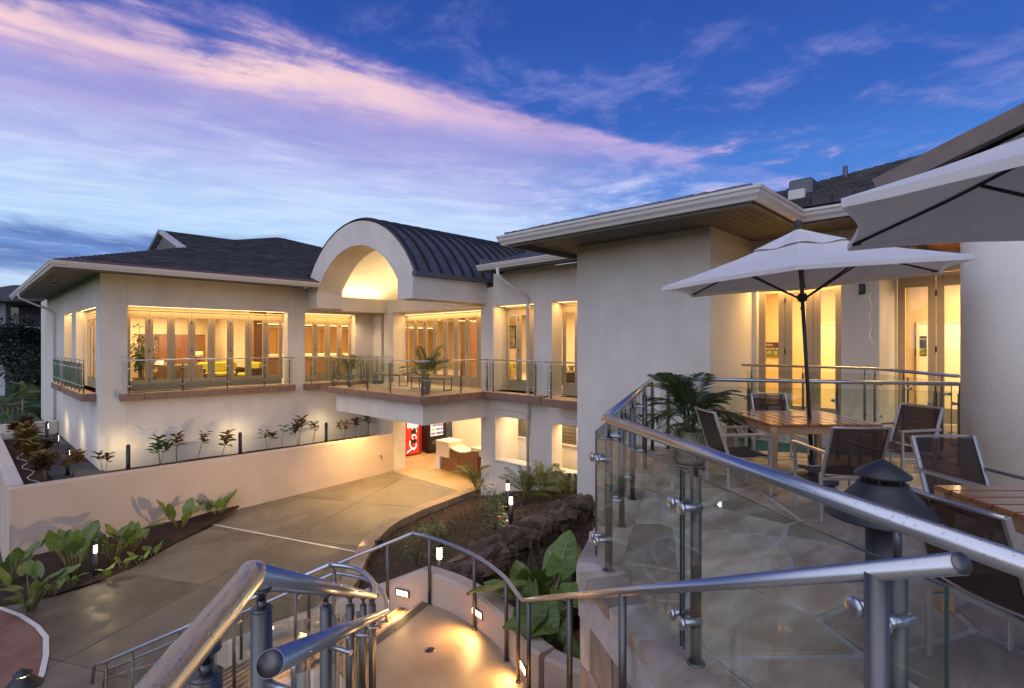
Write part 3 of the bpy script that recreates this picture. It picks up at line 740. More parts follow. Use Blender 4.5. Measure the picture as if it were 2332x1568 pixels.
# metal roof
XR1 = 17.5
def vault_roof(x0, x1, rad, z_low, n=48, name='metal_roof'):
    p = arc(rad, z_low, n); m_ = MB(); k = len(p); vs = []
    for x in (x0, x1): vs += [(x, y, z) for y, z in p]
    m_.add(vs, [(i, k + i, k + i + 1, i + 1) for i in range(k - 1)], True); return m_.build(name, SEAM, por)
vault_roof(XF + .02, XR1, RO + .035, 3.80)
nseam = 15
for k in range(nseam):
    x = XF + .12 + k * .46; p = arc(RO + .036, 3.80, 40); q = arc(RO + .125, 3.84, 40); m_ = MB(); n = len(p); vs = []
    for xx in (x - .022, x + .022): vs += [(xx, y, z) for y, z in p] + [(xx, y, z) for y, z in q]
    fs = []
    for i in range(n - 1):
        fs += [(n + i, n + i + 1, 3 * n + i + 1, 3 * n + i), (i, i + 1, n + i + 1, n + i), (2 * n + i, 3 * n + i, 3 * n + i + 1, 2 * n + i + 1)]
    m_.add(vs, fs); m_.build('standing_seam', SEAMD, por)
p = arc(RO + .05, 3.80, 48); q = arc(RO - .06, 3.82, 48)
m_ = MB(); n = len(p); vs = [(XF - .012, y, z) for y, z in p] + [(XF - .012, y, z) for y, z in q] + [(XF + .05, y, z) for y, z in p] + [(XF + .05, y, z) for y, z in q]
MBedge = MB().add(vs[:n] + vs[2 * n:3 * n], [(i, i + 1, n + i + 1, n + i) for i in range(n - 1)]); MBedge.build('roof_edge_trim', SEAM, por)
MB().prism([(XF - .01, 13.38), (XR1, 13.38), (XR1, 13.56), (XF - .01, 13.56)], 3.70, 3.83).build('dark_gutter', SEAM, por)
MB().box((12.8, 13.40, 3.55), (XR1, 13.56, 3.69)).build('red_flashing', FLASH, por)
MB().box((XF + 1.05, 13.54, 2.998), (12.77, 13.62, 3.72)).build('side_fascia', STUCCO, por)
# balcony
BX0, BY0, BY1 = 9.72, 13.2, 19.1
MB().box((BX0 + .25, BY0 + .25, -.92), (13.4, BY1 - .2, -.24)).build('balcony_beam', STUCCO, por)
n = 13; w = (BY1 - BY0) / n
for i in range(n):
    MB().bbox((BX0, BY0 + i * w + .004, -.24), (BX0 + .3, BY0 + (i + 1) * w - .004, -.012), .006).build('fascia_tile', TILE, por)
n = 6; w = (12.4 - BX0 - .3) / n
for i in range(n):
    MB().bbox((BX0 + .3 + i * w + .004, BY0, -.24), (BX0 + .3 + (i + 1) * w - .004, BY0 + .3, -.012), .006).build('fascia_tile', TILE, por)
MB().box((BX0 + .3, BY0 + .3, -.238), (13.4, BY1, -.03)).build('balcony_slab', STUCCO_W, por)
nx, ny = 8, 13
for i in range(nx):
    for j in range(ny):
        a0, a1 = lerp(BX0 + .01, 13.4, i / nx), lerp(BX0 + .01, 13.4, (i + 1) / nx); b0, b1 = lerp(BY0 + .01, BY1, j / ny), lerp(BY0 + .01, BY1, (j + 1) / ny)
        MB().box((a0 + .004, b0 + .004, -.0118), (a1 - .004, b1 - .004, 0)).build('floor_tile', TILEF, por)
# columns, upstairs and below
MB().bbox((12.75, 19.3, GF - .1), (13.4, 20.0, 2.93), .03).build('column', STUCCO, por)
MB().bbox((12.75, 13.2, GF - .3), (13.4, 13.85, 3.55), .03).build('column', STUCCO, por)
MB().bbox((12.9, 20.45, -.02), (13.38, YA + .2, 2.98), .02).build('pier', STUCCO, por)
MB().box((12.76, 10.0, 2.93), (13.42, 13.55, 3.55)).build('lintel', STUCCO, por)
doors('y', por, 14.0, 19.25, 13.42, 8, h=2.78); doors('y', por, 20.02, 20.46, 13.05, 1, h=2.78)
MB().box((13.3, 13.86, 2.83), (13.5, 19.3, 2.93)).build('door_head', STUCCO, por)

# ================================================================== RIGHT WING, courtyard part
XW = 12.75
wng = thing('courtyard_wing', 'two storey cream stucco wing with open lower bays and eaves gutter', 'building')
U2 = (11.35, 13.2, 0, 2.9); U3 = (8.2, 10.6, 0, 2.9); L1 = (11.5, 13.1, -2.38, -.85); L2 = (8.0, 10.6, -2.3, -.85)
wall_grid('y', XW, XW + .5, 7.2, 13.2, -4.3, 4.02, [U2, U3, L1, L2]).build('court_wall', STUCCO, wng)
doors('y', wng, 11.36, 13.18, XW + .62, 3, h=2.78); doors('y', wng, 8.2, 10.58, XW + .52, 4, h=2.78)
ledge(wng, 10.72, 13.2, XW, 5, 'y', over=.42, inner=.5); ledge(wng, 8.0, 10.35, XW, 5, 'y', over=.80, inner=.4)
for a, b in ((11.45, 13.05), (8.2, 10.15)):
    MB().bbox((XW - .05, a, -.62), (XW + .01, b, -.24), .02).build('raised_panel', STUCCO, wng)
    MB().bbox((XW - .03, a - (.1 if a < 9 else -.05), -2.38), (XW + .5, b + .1, -2.33), .01).build('bay_sill', CAPSTONE, wng)
MB().box((XW + .001, 11.28, -.2), (XW - .002, 11.29, 4.0)).build('control_joint', STUCCO_W, wng)
# eave at the courtyard: lower roof
e2 = 11.72; ez2 = 4.16
MB().slab([(e2, 12.8, ez2), (e2, 6.5, ez2), (17.5, 6.5, ez2 + 5.8 * .3), (17.5, 12.8 + 0, ez2 + 5.8 * .3)], .12).build('roof', SHY, wng)
gutter_run([(e2, 6.5), (e2, 12.8)], ez2 - .03, wng, [(-1, 0), (-1, 0)])
MB().box((e2 + .02, 6.5, ez2 - .24), (e2 + .06, 12.8, ez2 - .06)).build('fascia_board', FASCIA, wng)
MB().box((e2 + .06, 12.74, ez2 - .22), (XW + .6, 12.8, ez2 + .2)).build('fascia_board', FASCIA, wng)
soffit_boards([(e2 + .06, 6.5), (XW, 6.5), (XW, 12.74), (e2 + .06, 12.74)], ez2 - .13, 'y', wng)
dy = 11.52
MB().tube([(e2 - .05, 11.9, ez2 - .18), (e2 - .05, 11.88, ez2 - .42), (e2 + .02, 11.84, ez2 - .52), (XW - .16, 11.56, ez2 - 1.02), (XW - .09, dy, ez2 - 1.15), (XW - .08, dy, -3.3)], .055, 8).build('downspout', GUTTER, wng)
# block standing forward (tall blank wall)
XB, YB0, YB1 = 9.8, 4.3, 7.4
MB().box((XB, YB0, -4.3), (XB + 2.1, YB1, 3.81)).build('block_wall', STUCCO, wng)
be, bez = 8.25, 3.965
MB().slab([(be, 8.16, bez), (be, 2.95, bez), (10.3, 2.95, bez), (10.3, 2.9, bez), (13.0, 5.5, bez + 1.4), (13.0, 8.16, bez + 1.4)], .001) if False else None
ro = MB()
ro.slab([(be, 8.16, bez), (be, 2.95, bez), (be + 2.75, 2.95 + 2.75, bez + .3 * 2.75), (be + 2.75, 8.16 - 2.75, bez + .3 * 2.75)], .10)
ro.build('roof', SHY, wng)
MB().slab([(be, 2.95, bez), (13, 2.95, bez), (13, 2.95 + 2.75, bez + .3 * 2.75), (be + 2.75, 2.95 + 2.75, bez + .3 * 2.75)], .10).build('roof_return', SHX, wng)
MB().slab([(be, 8.16, bez), (be + 2.75, 8.16 - 2.75, bez + .3 * 2.75), (14, 8.16 - 2.75, bez + .3 * 2.75), (14, 8.16, bez)], .10).build('roof_return', SHX, wng)
for i in range(46):      # ragged shingle butts along the eave
    y0 = 2.98 + i * .1125
    MB().box((be - .04 - random.random() * .025, y0, bez + .0), (be + .2, y0 + .106, bez + .03 + random.random() * .012)).build('shingle', FASCIA, wng)
gutter_run([(13, 8.16), (be, 8.16), (be, 2.95), (10.32, 2.95), (10.32, -4.0)], bez - .03, wng, [(0, 1), (-1, 1), (-1, -1), (-1, -1), (-1, 0)], h=.20, w=.15)
for a, b in (((be + .02, 2.99), (be + .07, 8.12)), ((be + .07, 2.97), (10.36, 3.02)), ((10.34, -4), (10.39, 2.97)), ((be + .07, 8.07), (13, 8.12))):
    MB().box((*a, bez - .27), (*b, bez - .07)).build('fascia_board', FASCIA, wng)
sz = bez - .16
soffit_boards([(be + .07, 3.02), (XB, YB0), (XB, YB1), (be + .07, 8.07)], sz, 'y', wng)
soffit_boards([(be + .07, 8.07), (XB, YB1), (13, YB1), (13, 8.07)], sz, 'x', wng)
soffit_boards([(be + .07, 3.02), (10.39, 3.02), (11.9, YB0), (XB, YB0)], sz, 'x', wng)
soffit_boards([(10.39, 3.02), (10.39, -4), (11.9, -4), (11.9, YB0)], sz, 'y', wng)
# door walls on the terrace
XD = 11.9
D1a, D1b = 2.62, 4.2
wall_grid('y', XD, XD + .3, 2.06, YB0 + .02, -.3, 3.97, [(D1a, D1b, 0, 2.95)]).build('door_wall', STUCCO, wng)
doors('y', wng, D1a, D1b, XD + .16, 3, h=2.86, bot=.30, sx=.13)
MB().box((XD, 2.0, -.3), (13.55, 2.06, 3.97)).build('reveal_wall', STUCCO, wng)
wall_grid('y', 13.5, 13.8, -4.0, 2.0, -.3, 3.97, [(-1.2, 1.98, 0, 3.05)]).build('door_wall', STUCCO, wng)
doors('y', wng, -1.2, 1.97, 13.62, 5, h=2.95, bot=.30, sx=.13)
for k, zz in enumerate((2.2, )):
    MB().bbox((XD - .06, P(1963, 660, X=XD).y - .06, P(1963, 660, X=XD).z - .10), (XD, P(1963, 660, X=XD).y + .06, P(1963, 660, X=XD).z + .10), .02).build('card_reader', DARKM, wng)
# main roof over the terrace side
hp = (10.3, 6.0, 4.12)
MB().slab([hp, (10.3, -6, 4.12), (17.3, -6, 4.12 + 7 * .37), (17.3, -1, 4.12 + 7 * .37)], .12).build('main_roof', SHY, wng)
MB().slab([hp, (17.3, -1, 4.12 + 7 * .37), (22, 6, 4.12)], .12).build('main_roof', SHX, wng)
courses([(10.3, 6.0), (10.3, -6), (17.3, -6), (17.3, -1)], lambda x, y: 4.12 + (x - 10.3) * .37, 0, 10.3, 17.3, 1, SHY, wng)
pv = P(1823, 445, X=11.3); vb = MB(); vb.bbox((pv.x - .05, pv.y - .22, 4.36), (pv.x + .5, pv.y + .2, 4.78), .03).build('roof_vent', SEAM, wng)
MB().bbox((10.62, P(1812, 480, X=10.6).y - .14, 4.12), (10.72, P(1812, 480, X=10.6).y + .14, 4.42), .01).build('roof_flashing', GUTTER, wng)
pp = P(1925, 405, X=12.7); MB().tube([(pp.x, pp.y, 4.9), (pp.x, pp.y, 5.26)], .045, 10).build('vent_pipe', SEAM, wng)
# projecting porch gable on the round column
gx = 8.35; ga = Vector((gx, 1.40, 3.56)); gr = Vector((gx, -2.2, 3.56 + 3.6 * .39))
MB().add([(gx + .12, 1.3, 3.50), (gx + .12, -5, 3.50), (gx + .12, -2.2, gr.z - .02)], [(0, 2, 1)]).build('porch_gable', mat('grey_siding', (.24, .24, .22), (.28, .28, .26), rough=.85, scale=9, bump=.3, bscale=30), wng)
d = gr - ga; M_ = Matrix.Translation(ga) @ d.to_track_quat('X', 'Z').to_matrix().to_4x4()
MB().box((0, -.06, -.02), (d.length, .12, .20), M_).build('barge_board', mat('brown_fascia', (.16, .12, .105), (.19, .145, .125), rough=.7, scale=6), wng)
MB().slab([(gx, 1.42, 3.75), (13.5, 1.42, 3.75), (13.5, -2.2, gr.z + .19), (gx, -2.2, gr.z + .19)], .08).build('porch_roof', SHX, wng)
for k in range(26):
    x0 = gx + .15 + k * .2
    MB().box((x0, -4.0, 3.46), (x0 + .194, 1.45, 3.48)).build('cedar_board', CEDAR, wng)
MB().box((gx + .05, 1.40, 3.30), (13.5, 1.55, 3.52)).build('porch_beam', mat('beam_grey', (.10, .10, .105), (.12, .12, .125), rough=.7, scale=6), wng)
MB().box((gx, -4.0, 3.36), (gx + .13, 1.39, 3.52)).build('porch_beam', MATS['beam_grey'], wng)
MB().lathe([(.44, -.2), (.44, 3.46)], (8.6, .17, 0), 48).build('round_column', STUCCO, wng)

# ================================================================== RETAINING / GARDEN WALLS
rw = thing('retaining_wall', 'long tan stucco retaining wall along the driveway holding the raised planter', 'wall')
MB().bbox((.92, 19.25, -4.9), (12.75, 19.55, -2.2), .02).build('wall_body', STUCCO_W, rw)
MB().bbox((.92, 19.55, -4.9), (1.22, 31.2, -2.2), .02).build('wall_return', STUCCO_W, rw)
for i in range(12):
    y0 = 19.56 + i * .97
    MB().bbox((.90, y0, -2.205), (1.24, y0 + .962, -2.17), .008).build('cap_stone', CAPSTONE, rw)
MB().tube([(12.1, 19.25, -3.0), (12.1, 19.16, -3.0), (12.1, 19.12, -3.06), (12.1, 19.12, -3.12)], .018, 8).build('hose_tap', STEEL_D, rw)
bw = thing('planter_end_wall', 'low cream wall closing the planter below the metal fence', 'wall')
MB().bbox((-4, 31.2, -4.8), (XA - .02, 31.5, -1.82), .02).build('wall_body', STUCCO, bw)
fence = thing('metal_fence', 'grey metal picket fence standing on the low planter end wall', 'fence', (0, 31.35, -1.82))
MB().tube([(-4, 0, .72), (1.92, 0, .80)], .025, 8).build('top_rail', STEEL_D, fence)
MB().tube([(1.95, 0, 0), (1.95, 0, 1.05)], .035, 8).build('post', STEEL_D, fence)
pm = MB().tube([(0, 0, 0), (0, 0, .78)], .012, 6).mesh('picket'); pm.materials.append(STEEL_D)
for i in range(36): put('picket', pm, fence, (1.8 - i * .16, 0, 0))

# lava rock wall between the two beds
lava = thing('lava_rock_wall', 'low dry-stacked wall of dark reddish lava rock across the slope', 'wall')
lp = [Vector((9.72, 7.2)), Vector((8.0, 6.95)), Vector((6.5, 6.7)), Vector((5.6, 6.5)), Vector((4.95, 6.35))]
def lpt(t):
    t *= len(lp) - 1; i = min(int(t), len(lp) - 2); return lp[i].lerp(lp[i + 1], t - i)
rock_meshes = []
for k in range(7):
    m_ = MB(); nlat, nlon = 5, 8; vs = []; rr = random.Random(k)
    fr = [1 + .28 * rr.uniform(-1, 1) for _ in range(60)]
    def rockfn(u, v, k=k):
        a = 2 * pi * u; b = pi * v; d = Vector((cos(a) * sin(b), sin(a) * sin(b), cos(b)))
        q = Vector([math.copysign(abs(c) ** .42, c) for c in d])
        return q * (1 + .42 * noise.noise(d * 2.1 + Vector((k * 7, 0, 0))))
    m_.grid(rockfn, 7, 5, smooth=False); me = m_.mesh('rock'); me.materials.append(LAVA); rock_meshes.append(me)
rr = random.Random(3); cnt = 0
for row, (off_, zc) in enumerate([(-.16, -2.12), (-.20, -1.97), (0, -1.90), (.17, -1.91), (-.09, -1.88), (.09, -1.885), (.2, -2.15)]):
    n = 38
    for i in range(n):
        t = (i + rr.random() * .6) / n; p_ = lpt(t); d = (lpt(min(1, t + .01)) - lpt(max(0, t - .01))).normalized(); nn = Vector((-d.y, d.x))
        p_ = p_ + nn * -off_ * 1.0
        zt = zc + lerp(.02, -.10, t) + rr.uniform(-.03, .03)
        s_ = rr.uniform(.09, .15)
        o = put('rock', rr.choice(rock_meshes), lava, (p_.x, p_.y, zt), (rr.uniform(-.5, .5), rr.uniform(-.5, .5), rr.uniform(0, 6)))
        o.scale = (s_ * rr.uniform(.9, 1.5), s_, s_ * rr.uniform(.5, .85)); cnt += 1
core = MB()
for i in range(24):
    a, b = lpt(i / 24), lpt((i + 1) / 24); d = (b - a).normalized(); nn = Vector((-d.y, d.x)) * .17
    core.prism([tuple(a + nn), tuple(b + nn), tuple(b - nn), tuple(a - nn)], -3.6, -1.96 - .1 * i / 24)
core.build('wall_core', mat('lava_gap_shade', (.012, .008, .007), rough=1.0), lava)  # near-black core: shade of the rock gaps put into the colour

# ================================================================== STAIRS
U = Vector((.565, .825)).normalized(); PV = Vector((U.y, -U.x))
V = Vector((-.32, .947)).normalized(); Q = Vector((V.y, -V.x))
L0 = Vector((.49, 1.34)); WID = 1.65; LZ = -2.0
stairs = thing('stairs', 'concrete stair descending in two flights round a curved landing', 'stairs', kind='structure')
def flight(o, d, q, w, z0, n, rise, tread, mat_, sub=0):
    for i in range(n):
        a = o + d * (i * tread); b = o + d * ((i + 1) * tread + .02); z = z0 - (i + 1) * rise
        MB().prism([tuple(a), tuple(b), tuple(b + q * w), tuple(a + q * w)], z - .35, z).build('step', mat_, stairs)
        for k in range(3):
            e = b - d * (.05 + k * .028)
            MB().prism([tuple(e), tuple(e + d * .012), tuple(e + d * .012 + q * w), tuple(e + q * w)], z, z + .004).build('nosing_strip', HINGE, stairs)
flight(L0 - PV * .12 + U * .05, U, PV, WID + .3, 0.0, 11, 2.0 / 12, 3.62 / 11, CONC2)
lw = [(4.14, 3.62), (4.17, 3.8), (4.27, 4.04), (4.42, 4.41), (4.51, 4.72), (4.58, 5.2), (4.60, 5.65), (4.52, 6.13)]
le = L0 + U * 3.66
landing = [tuple(le - PV * .16), tuple(le + PV * 1.70)] + lw[1:] + [tuple(Vector((4.52, 6.13)) - Q * 1.72), (2.92, 5.45), (2.95, 5.2), (2.85, 4.95)]
MB().prism(landing, -2.4, LZ).build('landing', CONC2, stairs)
for k in range(4):       # nosing grooves at the head of the lower flight
    a = Vector((4.50, 6.10)) - V * (.04 + k * .032)
    MB().prism([tuple(a), tuple(a + V * .014), tuple(a + V * .014 - Q * 1.6), tuple(a - Q * 1.6)], LZ, LZ + .004).build('nosing_strip', HINGE, stairs)
flight(Vector((4.52, 6.15)), V, -Q, 1.62, LZ, 12, .168, .345, CONC2)
# floor drain
drn = MB().lathe([(.001, .006), (.05, .006), (.062, .002), (.062, -.01)], (3.86, 5.07, LZ), 20).build('floor_drain', STEEL_D, stairs)
for i in range(14):
    a = i * 2.4; r_ = .012 * sqrt(i) + .004
    MB().lathe([(.001, .0), (.005, .0)], (3.86 + r_ * cos(a), 5.07 + r_ * sin(a), LZ + .008), 6).build('drain_hole', BLACK, drn)
# upper landing under the viewer
top_l = [tuple(L0 - PV * .2 + U * .05), tuple(L0 + PV * 1.9 + U * .05), (1.45, .05), (1.1, -.6), (-1.5, -2.5), (-3.0, -.4)]
MB().prism(top_l, -.4, -.001).build('upper_landing', CONC2, stairs)
# curved landing wall with rounded top
def offset_path(path, d_):
    out = []
    for i, p_ in enumerate(path):
        a = Vector(path[max(0, i - 1)]); b = Vector(path[min(len(path) - 1, i + 1)]); t = (b - a).normalized(); out.append(Vector(p_) + Vector((t.y, -t.x)) * d_)
    return out
def smooth_path(path, n):
    out = []
    pts = [Vector(p_) for p_ in path]
    for i in range(len(pts) - 1):
        p0, p1, p2, p3 = pts[max(0, i - 1)], pts[i], pts[i + 1], pts[min(len(pts) - 1, i + 2)]
        for k in range(n):
            t = k / n
            out.append(.5 * ((2 * p1) + (p2 - p0) * t + (2 * p0 - 5 * p1 + 4 * p2 - p3) * t * t + (3 * p1 - p0 - 3 * p2 + p3) * t ** 3))
    return out + [pts[-1]]
def path_wall(path, th, z0, ztop, name, mat_, parent, bev=.03):
    """wall following a plan path; ztop(i) per point"""
    L_ = path; O = offset_path(L_, th); m_ = MB(); n = len(L_); vs = []
    inner = offset_path(L_, bev); outer = offset_path(L_, th - bev)
    for i in range(n):
        zt = ztop(i)
        for p_, z in ((L_[i], z0), (L_[i], zt - bev), (inner[i], zt), (outer[i], zt), (O[i], zt - bev), (O[i], z0)): vs.append((p_[0], p_[1], z))
    fs = []
    for i in range(n - 1):
        for k in range(5): fs.append((i * 6 + k, i * 6 + k + 1, (i + 1) * 6 + k + 1, (i + 1) * 6 + k))
    fs += [tuple(range(6)), tuple((n - 1) * 6 + k for k in reversed(range(6)))]
    m_.add(vs, fs); return m_.build(name, mat_, parent)
sw = thing('landing_wall', 'curved low stucco wall with recessed step lights round the stair landing', 'wall')
arcp = smooth_path(lw, 5)
path_wall(arcp, .24, -4.0, lambda i: LZ + .42, 'curved_wall', STUCCO_W, sw)
fl = [Vector((4.52, 6.13)) + V * (i * .43) for i in range(11)]
path_wall(fl, .24, -4.9, lambda i: LZ + .42 - i * .43 * (.168 / .345), 'stair_wall', STUCCO_W, sw)
path_wall([Vector((4.38, 3.58)), Vector((4.40, 3.35)), Vector((4.50, 2.98))], .22, -4.0, lambda i: LZ + .40, 'bed_wall', STUCCO_W, sw)
il = [Vector((4.52, 6.15)) - Q * 1.66 + V * (i * .43) for i in range(11)][::-1]
path_wall(il, .16, -4.9, lambda i: LZ - .0 - (10 - i) * .43 * (.168 / .345) + .03, 'stringer_wall', STUCCO, sw)
path_wall([le - PV * .16 - U * (4.1 - i * .41) for i in range(11)][::-1], -.16, -4.6, lambda i: -.03 - (10 - i) * 2.0 / 10.2, 'stringer_wall', STUCCO, sw)
# pier under the landing's inner edge
MB().prism([(2.92, 5.7), (2.85, 4.8), (2.7, 4.9), (2.75, 5.6)], -4.6, LZ + .0).build('landing_pier', STUCCO, sw)

# ================================================================== TERRACE of flagstones
C0 = Vector((3.22, 2.18)); C1 = Vector((7.42, 4.15)); C2 = Vector((9.25, .62)); N1 = Vector((1.77, .01)); B1 = Vector((11.2, 2.0)); B2 = Vector((11.2, 4.25))
ter_poly = [(1.55, .0), (2.96, 2.14), (3.02, 2.27), (3.16, 2.37), (7.40, 4.40), (7.52, 4.34), (9.42, .78), (11.05, 2.10), (11.05, 4.29), (11.9, 4.29), (11.9, 2.0), (13.5, 2.0), (13.5, -4.0), (3.0, -4.0), (1.1, -.6)]
tb = MB(); tb.prism(ter_poly, -.30, -.014)
ter = tb.build('terrace', MORTAR, kind='structure')
rr = random.Random(11); seeds = []
x = 1.0
while x < 13.6:
    y = -2.6
    while y < 4.6:
        seeds.append((x + rr.uniform(-.34, .34), y + rr.uniform(-.34, .34))); y += .74
    x += .74
nflag = 0
for i, s_ in enumerate(seeds):
    cell = [(s_[0] - 1.6, s_[1] - 1.6), (s_[0] + 1.6, s_[1] - 1.6), (s_[0] + 1.6, s_[1] + 1.6), (s_[0] - 1.6, s_[1] + 1.6)]
    for j, t_ in enumerate(seeds):
        if i == j or abs(t_[0] - s_[0]) > 2.2 or abs(t_[1] - s_[1]) > 2.2: continue
        mx_, my_ = (s_[0] + t_[0]) / 2, (s_[1] + t_[1]) / 2; dx, dy_ = t_[0] - s_[0], t_[1] - s_[1]
        cell = clip(cell, (mx_ - dy_ * -1 * 0, my_), (mx_, my_)) if False else clip(cell, (mx_ + dy_, my_ - dx), (mx_ - dy_, my_ + dx)) if False else clip(cell, (mx_, my_), (mx_ - dy_, my_ + dx))
        if len(cell) < 3: break
    if len(cell) < 3: continue
    cell = shrink(cell, .027)
    if len(cell) < 3: continue
    # clip to the terrace outline, roughen the edges
    ins = [inside(ter_poly, *p_) for p_ in cell]
    if not any(ins) and not inside(ter_poly, *s_): continue
    if not all(ins):
        sub = list(ter_poly)
        for a, b in zip(cell, cell[1:] + cell[:1]): sub = clip(sub, a, b)
        cell = sub
        if len(cell) < 3 or area(cell) < .02: continue
    out = []
    for a, b in zip(cell, cell[1:] + cell[:1]):
        L_ = math.hypot(b[0] - a[0], b[1] - a[1]); k = max(1, int(L_ / .16))
        for q_ in range(k):
            t_ = q_ / k; x_, y_ = lerp(a[0], b[0], t_), lerp(a[1], b[1], t_); amp = .014 if q_ else .006
            out.append((x_ + amp * noise.noise((x_ * 9, y_ * 9, 1)), y_ + amp * noise.noise((x_ * 9, y_ * 9, 7))))
    dz = rr.uniform(-.003, .003)
    fo = MB().prism(out, -.02, dz).build('flagstone', FLAG, ter); nflag += 1
# veneer and coping on the stair side
edge = [Vector((1.58, .04)), Vector((2.96, 2.14)), Vector((3.02, 2.27)), Vector((3.16, 2.37)), Vector((7.40, 4.40)), Vector((7.52, 4.34)), Vector((9.42, .78))]
ven = thing('terrace_base', 'stone-faced terrace base with pale irregular slab veneer', 'wall')
rr = random.Random(5)
for a, b in zip(edge, edge[1:]):
    d = b - a; L_ = d.length; d = d.normalized(); nn = Vector((-d.y, d.x)); k = max(1, int(L_ / .42 + .5))
    xs_ = [0] + [L_ * (i + rr.uniform(-.2, .2)) / k for i in range(1, k)] + [L_]
    for i in range(k):
        p_, q_ = a + d * (xs_[i] + .006), a + d * (xs_[i + 1] - .006)
        cp = MB(); cp.prism([tuple(p_ + nn * .015), tuple(q_ + nn * .015), tuple(q_ - nn * .30), tuple(p_ - nn * .30)], -.075, .004 + rr.uniform(0, .003)); cp.build('coping_stone', FLAG, ven)
        zs_ = [-.085, -.085 - rr.uniform(.45, .75), -.085 - rr.uniform(1.0, 1.3), -2.4]
        for z1_, z0_ in zip(zs_, zs_[1:]):
            o_ = rr.uniform(-.016, .0)
            MB().prism([tuple(p_ + nn * o_), tuple(q_ + nn * o_), tuple(q_ - nn * .12), tuple(p_ - nn * .12)], z0_ + .006, z1_ - .006).build('veneer_stone', FLAG, ven)
MB().prism([tuple(p_ - Vector((0, 0))) for p_ in [Vector((1.62, -.1)), Vector((3.05, 2.0)), Vector((3.24, 2.22)), Vector((7.35, 4.18)), Vector((9.2, .75)), Vector((9.2, -3.0)), Vector((1.6, -3.0))]], -4.6, -.305).build('base_core', MORTAR, ven)
# lower ground seen through the light well between terrace and wing
MB().prism([(7.5, 4.4), (9.4, .8), (11.05, 2.1), (11.9, 4.3), (9.8, 4.3), (9.8, 7.2)], -3.2, -2.25).build('light_well_floor', CONC, kind='structure')

# ================================================================== GLASS RAILINGS
def clamp_mesh(name='glass_clamp', r=.022, L_=.07):
    m_ = MB(); m_.tube([(0, 0, 0), (0, L_, 0)], r * .55, 10); m_.lathe([(.001, .012), (r * .7, .012), (r, .006), (r, -.004), (.001, -.004)], (0, 0, 0), 14, M=Matrix.Translation((0, L_ + .008, 0)) @ Matrix.Rotation(R(-90), 4, 'X'))
    me = m_.mesh(name); me.materials.append(STEEL); return me
CL_S = clamp_mesh(r=.026, L_=.085); CL_B = clamp_mesh(r=.033, L_=.10)
def rail_path_tube(pts, r, n=12): return MB().tube(pts, r, n)
def glass_railing(name, label, pts, z0, posts, side=1, h=1.07, r=.021, pr_=.021, goff=.075, gap=.05, panels=True, big=False, group=None, glass_z=(.09, .97), endcap=.0, post_z=None, rail_ext=(.0, .0), nseg=12, clamp_sides=(-1, 1), pan_ext=(.12, .12)):
    """pts: plan polyline; posts: list per segment of distances from the segment start; side: glass on the left (+1) or right (-1)"""
    t = thing(name, label, 'railing', group=group)
    P3 = [Vector((p_[0], p_[1])) for p_ in pts]
    line = [Vector((*p_, z0 + h)) for p_ in P3]
    d0 = (P3[0] - P3[1]).normalized(); d1 = (P3[-1] - P3[-2]).normalized()
    line[0] = line[0] + Vector((*d0, 0)) * rail_ext[0]; line[-1] = line[-1] + Vector((*d1, 0)) * rail_ext[1]
    MB().tube(line, r, nseg).build('handrail', STEEL, t)
    cm = CL_B if big else CL_S
    pmesh = MB().tube([(0, 0, 0), (0, 0, h - .13)], pr_, 16).tube([(0, 0, h - .13), (0, 0, h)], pr_ * .42, 8)
    pmesh.lathe([(pr_ * 1.02, 0), (pr_ * 1.02, .004), (.001, .004)], (0, 0, h - .13), 14)
    pmesh.lathe([(pr_ * 1.7, 0), (pr_ * 1.7, .006), (pr_, .012)], (0, 0, 0.004), 14)
    pme = pmesh.mesh('post'); pme.materials.append(STEEL_D)
    for i in range(len(P3) - 1):
        a, b = P3[i], P3[i + 1]; d = (b - a).normalized(); nn = Vector((-d.y, d.x)) * side; ang = atan2(d.y, d.x)
        seg = posts[i]
        for s_ in seg:
            p_ = a + d * s_
            po = put('post', pme, t, (p_.x, p_.y, z0))
            for hz in (.24, .80):
                for sx in clamp_sides:
                    c = put('glass_clamp', cm, po, (d.x * sx * .03 * (1.6 if big else 1), d.y * sx * .03 * (1.6 if big else 1), hz), (0, 0, ang if side > 0 else ang + pi))
        if panels:
            ss = seg
            L_ = (b - a).length
            cuts = [max(0.0, ss[0] - pan_ext[0])] + [s_ for s_ in ss[1:-1]] + [min(L_, ss[-1] + pan_ext[1])]
            for s0, s1 in zip(cuts, cuts[1:]):
                s0 += .012; s1 -= .012
                p_ = a + d * s0 + nn * goff; q_ = a + d * s1 + nn * goff; tn_ = nn * .006
                g_ = MB(); z_0, z_1 = z0 + glass_z[0], z0 + glass_z[1]
                ga = g_.prism([tuple(p_ - tn_), tuple(q_ - tn_), tuple(q_ + tn_), tuple(p_ + tn_)], z_0, z_1).build('glass_panel', GLASS, t)
                e_ = MB()
                for u_, v_ in ((p_, p_ + d * .0025), (q_ - d * .0025, q_)):
                    e_.prism([tuple(u_ - tn_ * 1.05), tuple(v_ - tn_ * 1.05), tuple(v_ + tn_ * 1.05), tuple(u_ + tn_ * 1.05)], z_0, z_1)
                e_.prism([tuple(p_ - tn_ * 1.05), tuple(q_ - tn_ * 1.05), tuple(q_ + tn_ * 1.05), tuple(p_ + tn_ * 1.05)], z_1, z_1 + .002)
                e_.build('glass_edge', GLASSE, ga)
    return t
